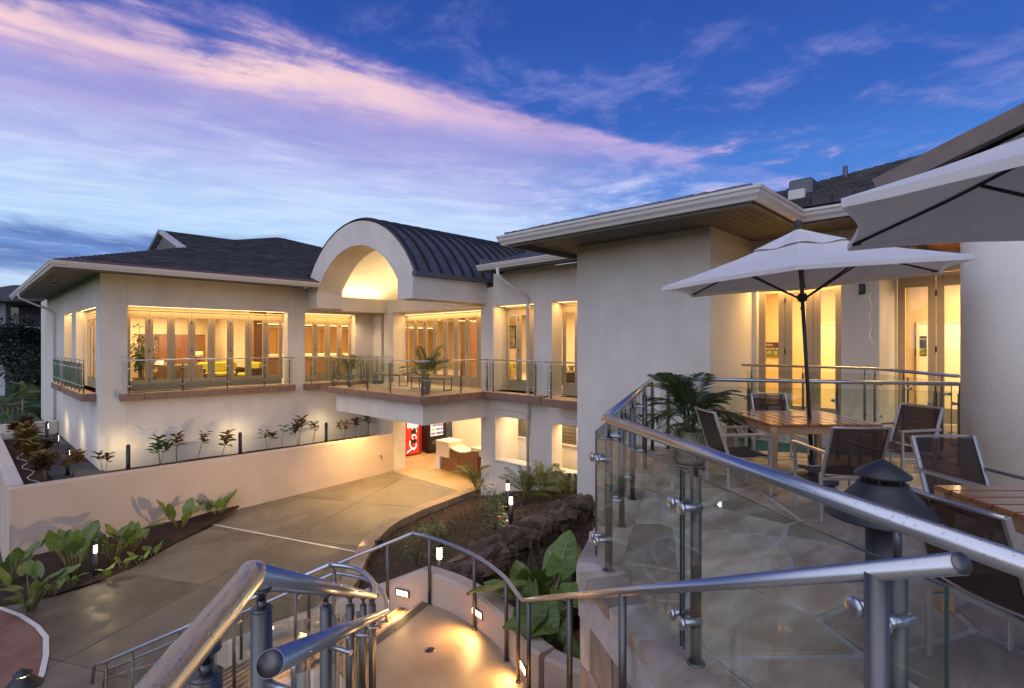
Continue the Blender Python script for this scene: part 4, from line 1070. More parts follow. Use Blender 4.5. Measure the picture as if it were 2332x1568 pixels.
def drops_on_tube(name, a, b, r, n, parent, seed, up=(0, 0, 1)):
    """rain drops standing on the upper half of a tube"""
    rr = random.Random(seed); a, b = Vector(a), Vector(b); d = (b - a).normalized(); u = d.cross(Vector(up)).normalized(); w = u.cross(d)
    m_ = MB()
    for i in range(n):
        t = rr.random(); th = rr.gauss(0, .85)
        if abs(th) > 2.0: continue
        nrm = w * cos(th) + u * sin(th); c = a.lerp(b, t) + nrm * (r - .0004); s_ = rr.choice((.0010, .0014, .0020, .0028)) * rr.uniform(.8, 1.2)
        e1 = d; e2 = nrm.cross(d); dn = -Vector((0, 0, 1)); st = 1 + .9 * abs(sin(th))
        vs = [c + nrm * s_ * .6]
        for k in range(7):
            q_ = 2 * pi * k / 7; vs.append(c + (e1 * cos(q_) + e2 * sin(q_) * st) * s_ + nrm * .0002)
        o = len(m_.v); m_.add(vs, [(0, 1 + k, 1 + (k + 1) % 7) for k in range(7)], True)
    return m_.build(name, WATER, parent, kind='stuff')

# far railings of the lobby wing and portico
glass_railing('glass_railing', 'glass railing before the eight long folding doors of the lobby', [(3.75, YA - .22), (9.16, YA - .22)], 0, [[.10, 1.62, 3.05, 4.35, 5.32]], side=-1, goff=.05, rail_ext=(.1, .1))
glass_railing('glass_railing', 'glass railing at the narrow lobby doors beside the arch', [(9.9, YA - .22), (12.3, YA - .22)], 0, [[.05, 1.2, 2.3]], side=-1, goff=.05, rail_ext=(.08, .05))
glass_railing('glass_railing', 'glass railing at the wide end-wall window of the lobby wing', [(XA - .30, 21.95), (XA - .30, 26.4)], 0, [[.05, .95, 1.85, 2.75, 3.6, 4.4]], side=1, goff=.05, rail_ext=(.1, .05))
glass_railing('glass_railing', 'short glass railing at the end-wall window beside the downspout', [(XA - .30, 27.15), (XA - .30, 29.4)], 0, [[.05, 1.1, 2.2]], side=1, goff=.05, rail_ext=(.05, .1))
glass_railing('glass_railing', 'cornered glass railing round the tiled balcony with potted palms', [(12.7, BY1 - .12), (BX0 + .12, BY1 - .12), (BX0 + .12, BY0 + .12), (12.55, BY0 + .12)], 0,
              [[.2, 1.5, 2.75], [.08, 1.3, 2.55, 3.95, 5.66], [.0, 1.55, 2.72]], side=1, goff=-.06, rail_ext=(0, .06))
glass_railing('glass_railing', 'short glass railing in the gap behind the balcony column', [(12.55, 20.1), (12.55, 21.0)], 0, [[.1, .8]], side=1, goff=.05)
glass_railing('glass_railing', 'glass railing on the courtyard ledge beside the downspout', [(XW - .3, 10.9), (XW - .3, 13.05)], 0, [[.12, 2.0]], side=1, goff=.05, rail_ext=(.05, .05))
glass_railing('glass_railing', 'glass railing on the courtyard ledge next to the blank block', [(XW - .7, 8.1), (XW - .7, 10.15)], 0, [[.3, 1.95]], side=1, goff=.05, rail_ext=(.05, .12))
# terrace railings
far = glass_railing('glass_railing', 'stainless glass railing on the far terrace edge behind the potted palm', [C1, C2], 0, [[.22, 1.35, 2.5, 3.66, 3.93]], side=1, r=.028, pr_=.024, goff=-.07, rail_ext=(0, .02), nseg=16)
glass_railing('glass_railing', 'stainless glass railing before the lit terrace doors across the light well', [C2 + Vector((.05, .06)), B1, B2], .1, [[.35, 1.3, 2.2], [.1, 1.1, 2.05]], side=-1, r=.025, goff=.06)
lft = glass_railing('glass_railing', 'stainless glass railing over the planted slope, between pot and stair corner', [C0, C1], 0, [[.9, 1.75, 3.2, 4.45]], side=1, r=.03, pr_=.026, goff=.07, nseg=16, big=True, pan_ext=(.98, .1))
drops_on_tube('water_drops', (*C0, 1.07), (*C0.lerp(C1, .8), 1.07), .03, 420, lft, 1)
NE = Vector((1.70, -.10)); nd = (NE - C0).normalized(); Lne = (NE - C0).length
near = glass_railing('glass_railing', 'wet stainless glass railing beside the stair with long rain-beaded handrail', [C0, NE], 0, [[.06, 1.18, 2.28]], side=-1, r=.031, pr_=.027, goff=.075, nseg=24, big=True, pan_ext=(.16, .22))
drops_on_tube('water_drops', (*C0, 1.07), (*NE, 1.07), .031, 900, near, 2)
MB().lathe([(.001, .002), (.029, .002), (.031, -.004), (.031, -.01)], (0, 0, 0), 24, M=Matrix.Translation((*NE, 1.07)) @ nd.to_3d().to_track_quat('Z', 'Y').to_matrix().to_4x4()).build('end_cap', STEEL_D, near)

# ---- stair guards
sg = thing('stair_guard', 'wet stainless stair guard with glass panels and a second lower handrail turning at the landing', 'railing')
lp0 = Vector((*L0, 1.047)); back2 = Vector((-.537, .038, 1.047))
le3 = Vector((2.90, 4.73, -.93))
wrap = [Vector((2.90, 4.73, -.93)), Vector((3.0, 4.87, -.93)), Vector((3.07, 5.03, -.93)), Vector((3.12, 5.27, -.93)), Vector((3.10, 5.52, -.93)), Vector((2.97, 5.77, -.93))]
wr = [Vector((*p_, -.93)) for p_ in smooth_path([p_.to_2d() for p_ in wrap], 4)]
lowend = Vector((1.53, 10.02, -3.20))
MB().tube([back2, lp0], .0315, 24).build('handrail', STEEL, sg)
MB().tube([lp0 - Vector((*U, 0)) * .005, le3], [.0315, .030], 24).build('handrail', STEEL, sg)
MB().lathe([(.0315, 0), (.0305, .011), (.026, .022), (.017, .0287), (.001, .0315)], (0, 0, 0), 20, M=Matrix.Translation(lp0)).build('elbow', STEEL, sg)
MB().lathe([(.0315, 0), (.0305, -.011), (.026, -.022), (.017, -.0287), (.001, -.0315)], (0, 0, 0), 20, M=Matrix.Translation(lp0)).build('elbow', STEEL, sg)
MB().tube(wr, .026, 14).build('handrail', STEEL, sg)
MB().tube([wr[-1], lowend, lowend + Vector((-.08, .24, -.10)), lowend + Vector((-.10, .30, -.4))], .025, 12).build('handrail', STEEL, sg)
h0 = P(615, 1513, D=1.10); h1 = Vector((2.99, 4.63, -1.08))
MB().tube([h0, h1], [.027, .025], 22).build('lower_handrail', STEEL, sg)
hd = (h0 - h1).normalized()
MB().lathe([(.001, .003), (.026, .003), (.027, -.004)], (0, 0, 0), 22, M=Matrix.Translation(h0) @ hd.to_track_quat('Z', 'Y').to_matrix().to_4x4()).build('end_cap', STEEL_D, sg)
w2 = [Vector((*p_, -1.08)) for p_ in smooth_path([(2.99, 4.63), (3.12, 4.85), (3.21, 5.10), (3.24, 5.35), (3.18, 5.62), (3.06, 5.85)], 4)]
MB().tube(w2, .021, 12).build('lower_handrail', STEEL, sg)
MB().tube([w2[-1], Vector((1.66, 10.08, -3.36)), Vector((1.60, 10.3, -3.45)), Vector((1.56, 10.3, -3.7))], .020, 10).build('lower_handrail', STEEL, sg)
drops_on_tube('water_drops', back2, lp0, .0315, 620, sg, 3); drops_on_tube('water_drops', lp0, le3, .031, 700, sg, 4); drops_on_tube('water_drops', h0, h1, .0262, 620, sg, 5)
def stair_post(p, ztop, zbot, r, mat_=STEEL_D, brk=None):
    m_ = MB().tube([(p.x, p.y, zbot), (p.x, p.y, ztop - .085)], r, 18).tube([(p.x, p.y, ztop - .085), (p.x, p.y, ztop - .06)], r * .40, 10)
    m_.lathe([(r * 1.02, 0), (r * 1.02, .004), (.001, .004)], (p.x, p.y, ztop - .085), 18)
    for s_ in (-1, 1): m_.tube([(p.x + s_ * r * .32, p.y, ztop - .07), (p.x + s_ * r * .32, p.y, ztop - .035)], r * .16, 6)
    m_.tube([(p.x, p.y, ztop - .06), (p.x, p.y, ztop - .01)], r * .22, 8)
    m_.lathe([(.001, 0), (r * .95, 0), (r * .95, .006), (.001, .006)], (p.x, p.y, ztop - .036), 14)
    po = m_.build('post', mat_, sg)
    if brk is not None:
        q_ = brk; mid = Vector((q_.x, q_.y, q_.z - .10)); st = Vector((p.x, p.y, q_.z - .10)); dd = (mid - st).normalized()
        MB().tube([st, mid + dd * .018], .011, 10).tube([mid, q_], .007, 8).build('handrail_bracket', STEEL, po)
    return po
dir1 = (le3 - lp0); dirh = (h1 - h0)
tposts = [.02, .27, .50, .72, .93]
for t in tposts:
    p_ = lp0 + dir1 * t; q_ = h0 + dirh * min(1, t + .02)
    stair_post(p_, p_.z, p_.z - 1.2, .026, brk=q_ if t > .03 else h0 + dirh * .05)
for s_ in (.154, .75):
    p_ = lp0.lerp(back2, s_); stair_post(p_, lp0.z, -.1, .029)
for a, b in zip([0.02] + tposts[1:-1], tposts[1:]):
    p_, q_ = lp0 + dir1 * (a + .02), lp0 + dir1 * (b - .015); o_ = Vector((*(-PV * .06), 0)); tn_ = Vector((*(PV * .006), 0)); zt = -.13; zb = -.98
    vs = [p_ + o_ - tn_ + Vector((0, 0, zb)), q_ + o_ - tn_ + Vector((0, 0, zb)), q_ + o_ - tn_ + Vector((0, 0, zt)), p_ + o_ - tn_ + Vector((0, 0, zt))]; vs += [v_ + tn_ * 2 for v_ in vs]
    gp = MB().add(vs, [(0, 1, 2, 3), (7, 6, 5, 4), (0, 4, 5, 1), (1, 5, 6, 2), (2, 6, 7, 3), (3, 7, 4, 0)]).build('glass_panel', GLASS, sg)
    MB().add([v_ * 1.0 for v_ in (vs[1] + U.to_3d() * .003, vs[5] + U.to_3d() * .003, vs[6] + U.to_3d() * .003, vs[2] + U.to_3d() * .003, vs[1], vs[5], vs[6], vs[2])], [(0, 1, 2, 3), (7, 6, 5, 4), (0, 3, 7, 4), (1, 5, 6, 2)]).build('glass_edge', GLASSE, gp)
    MB().add([vs[2] + Vector((0, 0, .002)), vs[3] + Vector((0, 0, .002)), vs[7] + Vector((0, 0, .002)), vs[6] + Vector((0, 0, .002))], [(0, 1, 2, 3)]).build('glass_edge', GLASSE, gp)
for i in (0, 9, 19):
    p_ = wr[i]; q_ = w2[i]; stair_post(p_, p_.z, LZ - .1, .024, brk=q_)
cg = MB(); gp_ = [Vector((*(p_.to_2d()), 0)) for p_ in wr]
for i in range(len(wr) - 1):
    a, b = wr[i] * .985 + Vector((0, 0, 0)), wr[i + 1] * .985
    cg.add([(a.x, a.y, -1.9), (b.x, b.y, -1.9), (b.x, b.y, -1.05), (a.x, a.y, -1.05)], [(0, 1, 2, 3)])
cg.build('curved_glass', GLASS, sg)
dl = lowend - wr[-1]
lt = [.12, .36, .60, .84, .985]
for t in lt:
    p_ = wr[-1] + dl * t; q_ = w2[-1] + (Vector((1.66, 10.08, -3.36)) - w2[-1]) * t; stair_post(p_, p_.z, p_.z - 1.15, .022, brk=q_)
for a, b in zip([.02] + lt[:-1], lt):
    p_, q_ = wr[-1] + dl * (a + .012), wr[-1] + dl * (b - .012); o_ = Vector((*(-Q * .05), 0)); tn_ = Vector((*(Q * .006), 0))
    vs = [p_ + o_ - tn_ + Vector((0, 0, -.95)), q_ + o_ - tn_ + Vector((0, 0, -.95)), q_ + o_ - tn_ + Vector((0, 0, -.12)), p_ + o_ - tn_ + Vector((0, 0, -.12))]; vs += [v_ + tn_ * 2 for v_ in vs]
    MB().add(vs, [(0, 1, 2, 3), (7, 6, 5, 4), (0, 4, 5, 1), (1, 5, 6, 2), (2, 6, 7, 3), (3, 7, 4, 0)]).build('glass_panel', GLASS, sg)
# outer pipe rail: down the near flight, round the landing, down the lower flight
prl = thing('pipe_rail', 'plain stainless pipe rail sweeping from the terrace down round the curved landing', 'railing')
r0 = Vector((1.433, .10, 1.149)); r1 = Vector((4.09, 3.80, -1.07))
MB().tube([r0, r1], [.0235, .0225], 22).build('handrail', STEEL, prl)
rd = (r0 - r1).normalized()
MB().lathe([(.001, .003), (.022, .003), (.0236, -.003)], (0, 0, 0), 22, M=Matrix.Translation(r0) @ rd.to_track_quat('Z', 'Y').to_matrix().to_4x4()).build('end_cap', STEEL_D, prl)
arc3 = [Vector((*p_, -1.07)) for p_ in smooth_path([(4.09, 3.80), (4.2, 4.02), (4.36, 4.35), (4.50, 4.85), (4.56, 5.34), (4.53, 5.96), (4.46, 6.26)], 5)]
MB().tube(arc3, .0225, 14).build('handrail', STEEL, prl)
oe = arc3[-1] + Vector((V.x * 4.4, V.y * 4.4, -4.4 * .168 / .345))
MB().tube([arc3[-1], oe], .0225, 14).build('handrail', STEEL, prl)
drops_on_tube('water_drops', r0, r0.lerp(r1, .75), .0232, 420, prl, 6)
def pipe_post(p, zb, r=.022): MB().tube([(p.x, p.y, zb), (p.x, p.y, p.z - .005)], r, 14).lathe([(r * 1.5, 0), (r * 1.5, .01), (r, .016)], (p.x, p.y, zb), 12).build('post', STEEL_D, prl)
for i in (3, 9, 17, 25): pipe_post(arc3[i], LZ)
for t in (.10, .45, .8):
    p_ = arc3[-1].lerp(oe, t); pipe_post(p_, p_.z - .95)
for t, rr_ in ((.045, .027), (.40, .022), (.62, .022), (.93, .022)):
    p_ = r0.lerp(r1, t); pipe_post(p_, p_.z - 1.12, rr_)

# ================================================================== INTERIORS
WALLW = mat('room_wall', (.66, .52, .32), (.70, .56, .36), rough=.9, scale=2)
WALLL = mat('room_wall_light', (.72, .62, .45), (.75, .65, .48), rough=.9, scale=2)
CEIL = mat('room_ceiling', (.74, .64, .46), rough=.9)
FLOORT = mat('room_floor', (.62, .53, .40), (.66, .57, .44), rough=.35, scale=3)
RATTAN = mat('rattan', (.42, .25, .09), (.52, .33, .13), rough=.7, scale=60, bump=.3, bscale=90)
REED = mat('reed_wall', (.36, .19, .06), (.46, .26, .09), rough=.8, scale=6, stretch=(30, 30, 1), bump=.2, bscale=40)
YELL = mat('yellow_cushion', (.55, .45, .03), (.62, .52, .05), rough=.8, scale=4)
CUSH = mat('pale_cushion', (.60, .50, .25), (.66, .56, .32), rough=.85, scale=6)
DWOOD = mat('dark_wood', (.05, .022, .012), (.075, .035, .02), rough=.4, scale=5, stretch=(8, 8, 1))
WHITEP = mat('white_paint', (.72, .70, .66), rough=.5)
REDF = mat('red_bract', (.5, .03, .02), (.6, .06, .03), rough=.5, scale=8)
lobby = lob
MB().box((3.58, YA + .45, -.02), (24, 38.1, 0)).build('room_floor', FLOORT, lob)
MB().box((3.58, YA + .45, 3.05), (24, 38.1, 3.2)).build('room_ceiling', CEIL, lob)
MB().box((13.6, 8.2, -.02), (24, YA + .45, -.002)).build('room_floor', FLOORT, por)
MB().box((13.6, 8.2, 3.3), (24, YA + .45, 3.45)).build('room_ceiling', CEIL, por)
MB().box((3.58, 30.0, 0), (9.2, 30.2, 3.05)).build('partition', WALLW, lob)
MB().box((9.2, 27.4, 0), (10.0, 30.2, 3.05)).build('partition', WALLL, lob)
MB().box((10.0, 28.4, 0), (23.5, 28.6, 3.05)).build('partition', WALLW, lob)
for i in range(24):
    MB().bbox((10.1 + i * .5, 28.33, .2), (10.58 + i * .5, 28.40, 2.45), .008).build('reed_panel', REED, lob)
MB().box((10.1, 28.25, 2.55), (22, 28.4, 2.6)).build('cove_shelf', CHERRY, lob)
MB().box((10.1, 28.28, 2.61), (22, 28.34, 2.64)).build('cove_lamp', COVE, lob)
MB().box((23.5, 8.2, 0), (23.7, 28.6, 3.3)).build('partition', WALLL, lob)
MB().box((13.7, 8.3, 0), (23.5, 8.5, 3.3)).build('partition', WALLL, por)
for (x0, x1, y0, y1) in ((5.0, 8.6, 22.2, 25.2), (14.8, 19.5, 14.5, 19.5), (10.5, 14, 22.3, 26.5), (14.6, 18, 9.5, 12.8)):
    zc = 3.03 if y0 > 21 else 3.28
    n = int((y1 - y0) / .25)
    for i in range(n): MB().box((x0, y0 + i * .25, zc - .03), (x1, y0 + i * .25 + .24, zc)).build('ceiling_board', CEDAR, lob if y0 > 21 else por)
# timber piers in the lobby
for (x, y, w) in ((8.7, 23.6, .55), (17.0, 19.3, .6), (18.4, 15.6, .5)):
    MB().bbox((x, y, 0), (x + w, y + w, 3.0), .01).build('timber_pier', CHERRY, por if y < 21 else lob)
    MB().bbox((x + .1, y - .02, .3), (x + w - .1, y, 2.7), .008).build('pier_panel', CHERRY, por if y < 21 else lob)
# openings in the far partition seen from the balcony
for (y, z0, z1, w) in ((14.6, 1.2, 2.3, .9), (16.4, 1.0, 2.4, .7), (12.0, .0, 2.1, .8)):
    MB().box((23.46, y, z0), (23.49, y + w, z1)).build('interior_opening', mat('dark_opening', (.10, .08, .06), (.14, .11, .08), rough=.5, scale=3), lob)
def room_light(x, y, z, sx, sy, e, parent, col=WARM):
    MB().box((x - sx / 2, y - sy / 2, z + .004), (x + sx / 2, y + sy / 2, z + .012)).build('ceiling_lamp', LAMPC if sx < .5 else CEIL, parent)
    light('AREA', (x, y, z), e, col, parent, sx, sy, target=(x, y, z - 1))
IN = 1.0
for x, y, sx, sy, e in ((6.3, 24.0, 3.5, 2.5, 260), (6.3, 28.0, 3.5, 2.5, 200), (12.0, 24.6, 3.5, 3.0, 230), (18.0, 25.0, 4, 3, 170)):
    room_light(x, y, 2.97, sx, sy, e * IN, lob)
for x, y, sx, sy, e in ((16.3, 16.8, 3.5, 3.5, 280), (20.5, 17.0, 3, 4, 200), (16.0, 11.2, 2.5, 2.5, 190)):
    room_light(x, y, 3.2, sx, sy, e * IN, por)
for x, y in ((5.4, 23.2), (7.2, 23.2), (7.9, 24.4), (11.3, 24.2), (15.4, 17.4), (15.6, 15.2), (15.0, 12.2)):
    MB().lathe([(.001, 0), (.085, 0), (.095, .01), (.095, .02)], (x, y, 2.985 if y > 21 else 3.235), 16).build('downlight', LAMPC, lob if y > 21 else por)
# ---- furniture seen through the doors
def potted_shrub(name, label, loc, h, spread, mat_leaf, pot_m, seed, nst=7, leaf=.22, pot=(.22, .26, .42), cat='plant'):
    t = thing(name, label, cat, loc); rr = random.Random(seed)
    MB().lathe([(pot[0] * .75, 0), (pot[0], pot[2] * .5), (pot[1], pot[2]), (pot[1] * .9, pot[2]), (pot[1] * .85, pot[2] * .9), (.001, pot[2] * .9)], n=18).build('pot', pot_m, t)
    st, lf = MB(), MB()
    for i in range(nst):
        a = rr.uniform(0, 6.28); tip = Vector((cos(a) * spread * rr.uniform(.2, .6), sin(a) * spread * rr.uniform(.2, .6), h * rr.uniform(.6, 1.0)))
        b = Vector((cos(a) * pot[0] * .4, sin(a) * pot[0] * .4, pot[2] * .85)); st.tube([b, b.lerp(tip, .5) + Vector((0, 0, .08)), tip], [.012, .009, .005], 5)
        for k in range(16):
            u = rr.uniform(.3, 1.0); c = b.lerp(tip, u); az = rr.uniform(0, 6.28); d = Vector((cos(az), sin(az), rr.uniform(-.6, .35))).normalized()
            L_ = leaf * rr.uniform(.7, 1.3); sd = d.cross(Vector((0, 0, 1))).normalized() * L_ * .22; e = c + d * L_ + Vector((0, 0, -.25 * L_)); m1 = c + d * L_ * .5
            lf.add([c, m1 + sd, e, m1 - sd], [(0, 1, 2), (0, 2, 3)], False)
    st.build('stem', TWIG, t); lf.build('foliage', mat_leaf, t, kind='stuff'); return t
potted_shrub('indoor_tree', 'tall leafy indoor tree in a terracotta pot behind the first lobby doors', (4.55, 22.45, 0), 2.35, 1.0, SHRUB, TILE, 21, nst=11, leaf=.24, pot=(.30, .34, .42))
potted_shrub('indoor_tree', 'leafy indoor tree in an orange pot behind the door next to the blank block', (14.5, 9.35, 0), 2.0, .8, PALMY, TILE, 22, nst=10, leaf=.26, pot=(.28, .34, .5))
def bromeliad(label, loc, seed, s=1.0):
    t = thing('bromeliad', label, 'plant', loc); rr = random.Random(seed)
    MB().lathe([(.08, 0), (.13, .08), (.12, .16), (.10, .16), (.001, .14)], n=14).build('bowl', DWOOD, t)
    lf = MB()
    for i in range(14):
        a = i * 2.4; d = Vector((cos(a), sin(a), 0)); L_ = .26 * s; sd = Vector((-d.y, d.x, 0)) * .022
        p0 = Vector((0, 0, .15)); p1 = p0 + d * L_ * .5 + Vector((0, 0, .14)); p2 = p0 + d * L_ + Vector((0, 0, .08))
        lf.add([p0 - sd, p0 + sd, p1 + sd, p1 - sd, p2], [(0, 1, 2, 3), (3, 2, 4)])
    lf.build('foliage', SHRUB, t, kind='stuff')
    MB().lathe([(.012, .15), (.03, .28), (.045, .34), (.02, .48), (.001, .55)], n=8).build('flower_spike', REDF, t)
    return t
def cushion(m_, a, b, c=.05): m_.bbox(a, b, c)
def table(label, loc, sx, sy, h, M_=DWOOD, name='coffee_table', rz=0):
    t = thing(name, label, 'table', loc, rz)
    MB().bbox((-sx / 2, -sy / 2, h - .05), (sx / 2, sy / 2, h), .008).build('table_top', M_, t)
    for x in (-1, 1):
        for y in (-1, 1): MB().bbox((x * (sx / 2 - .07) - .035, y * (sy / 2 - .07) - .035, 0), (x * (sx / 2 - .07) + .035, y * (sy / 2 - .07) + .035, h - .05), .006).build('leg', M_, t)
    return t
def armchair(label, loc, rz, frame, cush, w=.75, name='armchair', cat='chair'):
    """seat faces local -Y"""
    t = thing(name, label, cat, loc, rz)
    MB().bbox((-w / 2, -.38, .14), (w / 2, .36, .30), .02).build('seat_frame', frame, t)
    MB().bbox((-w / 2 + .06, -.40, .30), (w / 2 - .06, .26, .44), .05).build('seat_cushion', cush, t)
    MB().bbox((-w / 2 + .06, .20, .44), (w / 2 - .06, .36, .86), .06).build('back_cushion', cush, t)
    MB().bbox((-w / 2, .36, .14), (w / 2, .42, .84), .02).build('backrest', frame, t)
    for s_ in (-1, 1):
        MB().bbox((s_ * w / 2 - .035, -.38, .30), (s_ * w / 2 + .035, .40, .62), .02).build('armrest', frame, t)
        for y in (-.33, .36): MB().bbox((s_ * (w / 2 - .05) - .03, y - .03, 0), (s_ * (w / 2 - .05) + .03, y + .03, .15), .005).build('leg', DWOOD, t)
    return t
table('dark wood coffee table holding a red bromeliad behind the lobby doors', (6.55, 23.35, 0), 1.1, .65, .44)
bromeliad('red flowering bromeliad on the dark coffee table in the lobby', (6.45, 23.3, .44), 3)
armchair('rattan armchair seen from behind next to the tall indoor tree', (5.35, 22.5, 0), R(180), RATTAN, CUSH, .9)
armchair('rattan tub chair with open frame beside the lobby coffee table', (5.95, 22.4, 0), R(180), RATTAN, CUSH, .7)
armchair('lime yellow two seat sofa facing the lobby coffee table', (7.6, 24.1, 0), R(10), DWOOD, YELL, 1.7, 'sofa', 'sofa')
armchair('dark framed armchair with lime yellow seat beside the timber pier', (8.35, 23.0, 0), R(-70), DWOOD, YELL, .75)
def pendant(label, x, y, zb, group='glass pendant lamps in the lobby'):
    t = thing('pendant_lamp', label, 'lamp', (x, y, zb), group=group)
    MB().lathe([(.03, .0), (.055, .04), (.062, .12), (.05, .22), (.03, .27), (.001, .28)], n=14).build('lamp_shade', LAMPP, t)
    MB().tube([(0, 0, .27), (0, 0, 3.0 - zb)], .005, 5).build('cord', HINGE, t); return t
for x, y, z in ((7.15, 26.2, 1.72), (11.1, 24.3, 1.70), (12.3, 24.3, 1.70), (13.6, 23.9, 1.7), (14.6, 23.9, 1.68)): pendant('small white glass pendant lamp hanging over the reception desk', x, y, z)
for z in (1.35, 1.95): pendant('frosted glass lamp hanging behind the end-wall doors', XA + .9, 22.6, z, 'lamps behind the end-wall doors')
cabn = thing('wood_cabinet', 'tall dark red wooden cabinet against the lobby rear wall', 'cabinet', (5.7, 28.6, 0))
MB().bbox((0, 0, 0), (2.6, .6, 2.05), .01).build('cabinet_body', DWOOD, cabn)
for i in range(4): MB().bbox((.04 + i * .645, -.02, .06), (.66 + i * .645, 0, 2.0), .008).build('cabinet_door', CHERRY, cabn)
desk = thing('reception_desk', 'long cherry wood reception counter with pale stone top and reed wall behind', 'desk', (9.7, 25.2, 0))
MB().bbox((0, 0, 0), (6.0, .7, 1.0), .01).build('desk_body', CHERRY, desk); MB().bbox((-.05, -.12, 1.0), (6.05, .75, 1.12), .01).build('counter_top', WALLL, desk)
for i in range(8): MB().bbox((.06 + i * .745, -.03, .14), (.74 + i * .745, 0, .9), .008).build('desk_panel', CHERRY, desk)
wdesk = thing('work_desk', 'wicker fronted work desk with papers and monitor in the lobby', 'desk', (5.2, 24.8, 0))
MB().bbox((0, 0, 0), (2.6, .8, .72), .01).build('desk_body', RATTAN, wdesk); MB().bbox((-.04, -.05, .72), (2.64, .85, .77), .006).build('desk_top', DWOOD, wdesk)
mon = thing('monitor', 'black computer monitor standing on the wicker work desk', 'monitor', (6.9, 25.2, .77))
MB().bbox((-.25, -.02, .12), (.25, .02, .45), .006).build('screen', BLACK, mon); MB().bbox((-.03, -.02, 0), (.03, .02, .12), .004).build('stand', BLACK, mon); MB().bbox((-.1, -.08, 0), (.1, .08, .015), .004).build('foot', BLACK, mon)
pap = thing('paper_stack', 'white papers propped on the wicker work desk', 'papers', (5.6, 25.0, .77))
MB().box((-.15, -.02, 0), (.15, .0, .22), Matrix.Rotation(R(-18), 4, 'X')).build('sheet', WHITEP, pap); MB().box((.2, -.1, 0), (.42, .1, .08)).build('folder', WHITEP, pap)
bromeliad('red bromeliad in a dark bowl on the reception counter', (9.95, 25.4, 1.12), 5, .8)
table('side table in red wood against the far partition of the hall', (20.6, 15.9, 0), .9, .6, .55, CHERRY)
armchair('yellow cushioned armchair just inside the wide balcony doors', (15.0, 14.9, 0), R(-60), RATTAN, YELL, .7)
armchair('pale cushioned chair behind the doors next to the downspout', (14.3, 12.3, 0), R(-90), DWOOD, CUSH, .62)
armchair('high backed wooden chair at the small table past the downspout doors', (15.2, 11.75, 0), R(60), DWOOD, CUSH, .6)
table('small dark dining table behind the doors next to the downspout', (14.75, 12.05, 0), .6, .6, .72)
bromeliad('bromeliad with red spike on the small dining table', (14.75, 12.05, .72), 8)
art = thing('framed_picture', 'square framed botanical swirl picture hung in the hall', 'picture', (19.0, 14.0, 1.0))
pic = P(1162, 765, X=23.45)
art.location = (23.44, pic.y, 1.35)
MB().box((-.03, -.5, 0), (0, .5, 1.35)).build('picture_frame', DWOOD, art)
MB().box((-.04, -.43, .07), (-.031, .43, 1.28)).build('print', mat('print_green', (.12, .16, .12), (.48, .46, .32), rough=.6, scale=4), art)
fan_lamp = thing('table_lamp', 'white shaded table lamp behind the lobby sofa', 'lamp', (7.0, 24.9, .77))
MB().lathe([(.06, 0), (.06, .02), (.015, .04), (.015, .30)], n=12).build('stand', DWOOD, fan_lamp); MB().lathe([(.17, .28), (.13, .52)], n=18).build('lamp_shade', CUSH, fan_lamp)

# ---- terrace rooms behind the right-hand doors
MB().box((XD + .3, 2.1, -.02), (19, 7.1, -.002)).build('room_floor', FLOORT, wng); MB().box((13.8, -4, -.02), (19, 2.1, -.002)).build('room_floor', FLOORT, wng)
MB().box((XD + .31, 2.08, 3.2), (19, 8.2, 3.3)).build('room_ceiling', CEIL, wng); MB().box((13.82, -4, 3.2), (19, 2.06, 3.3)).build('room_ceiling', CEIL, wng)
MB().box((15.6, 2.3, 0), (15.8, 8.2, 3.2)).build('partition', WALLW, wng); MB().box((16.6, -4, 0), (16.8, 2.3, 3.2)).build('partition', WALLW, wng)
MB().box((XD + .31, 6.2, 0), (15.6, 6.3, 3.2)).build('partition', WALLW, wng)
MB().box((13.85, 2.1, 0), (15.6, 2.3, 3.2)).build('partition', WALLW, wng)
MB().box((13.85, -4.1, 0), (19, -4.0, 3.2)).build('partition', WALLW, wng)
for y, x in ((1.0, 16.58), (3.1, 15.58)):
    fd = MB().box((x - .03, y, 0), (x, y + .95, 2.1)).build('interior_door', mat('pale_door', (.80, .74, .62), rough=.45), wng)
    MB().box((x - .05, y - .06, 0), (x - .001, y, 2.16)).box((x - .05, y + .95, 0), (x - .001, y + 1.01, 2.16)).box((x - .05, y, 2.1), (x - .001, y + .95, 2.16)).build('door_casing', WALLL, fd)
room_light(13.8, 3.9, 3.12, 1.4, 1.8, 150, wng, WARM3); room_light(15.2, .3, 3.12, 1.4, 1.8, 170, wng, WARM)
def text_mesh(s_, size, name='lettering'):
    c = bpy.data.curves.new(name, 'FONT'); c.body = s_; c.size = size; c.extrude = .001; c.align_x = 'LEFT'
    o = bpy.data.objects.new(name, c); COL.objects.link(o); bpy.context.view_layer.update()
    dg = bpy.context.evaluated_depsgraph_get(); me = bpy.data.meshes.new_from_object(o.evaluated_get(dg)); bpy.data.objects.remove(o); bpy.data.curves.remove(c)
    return me
FACE_X = Euler((R(90), 0, R(-90))).to_matrix().to_4x4()        # text readable from -X
def lettering(s_, size, loc, parent, mat_, M_=FACE_X, shear=None):
    me = text_mesh(s_, size); 
    if shear: me.transform(shear)
    me.transform(M_); me.materials.clear(); me.materials.append(mat_)
    o = put('lettering', me, parent, loc); return o
SIGNB = mat('sign_brown', (.035, .022, .016), rough=.5); SIGNT = mat('sign_cream', (.62, .56, .42), rough=.6)
LEAFP = mat('sign_leaf_print', (.02, .05, .015), (.30, .40, .10), rough=.5, scale=18)
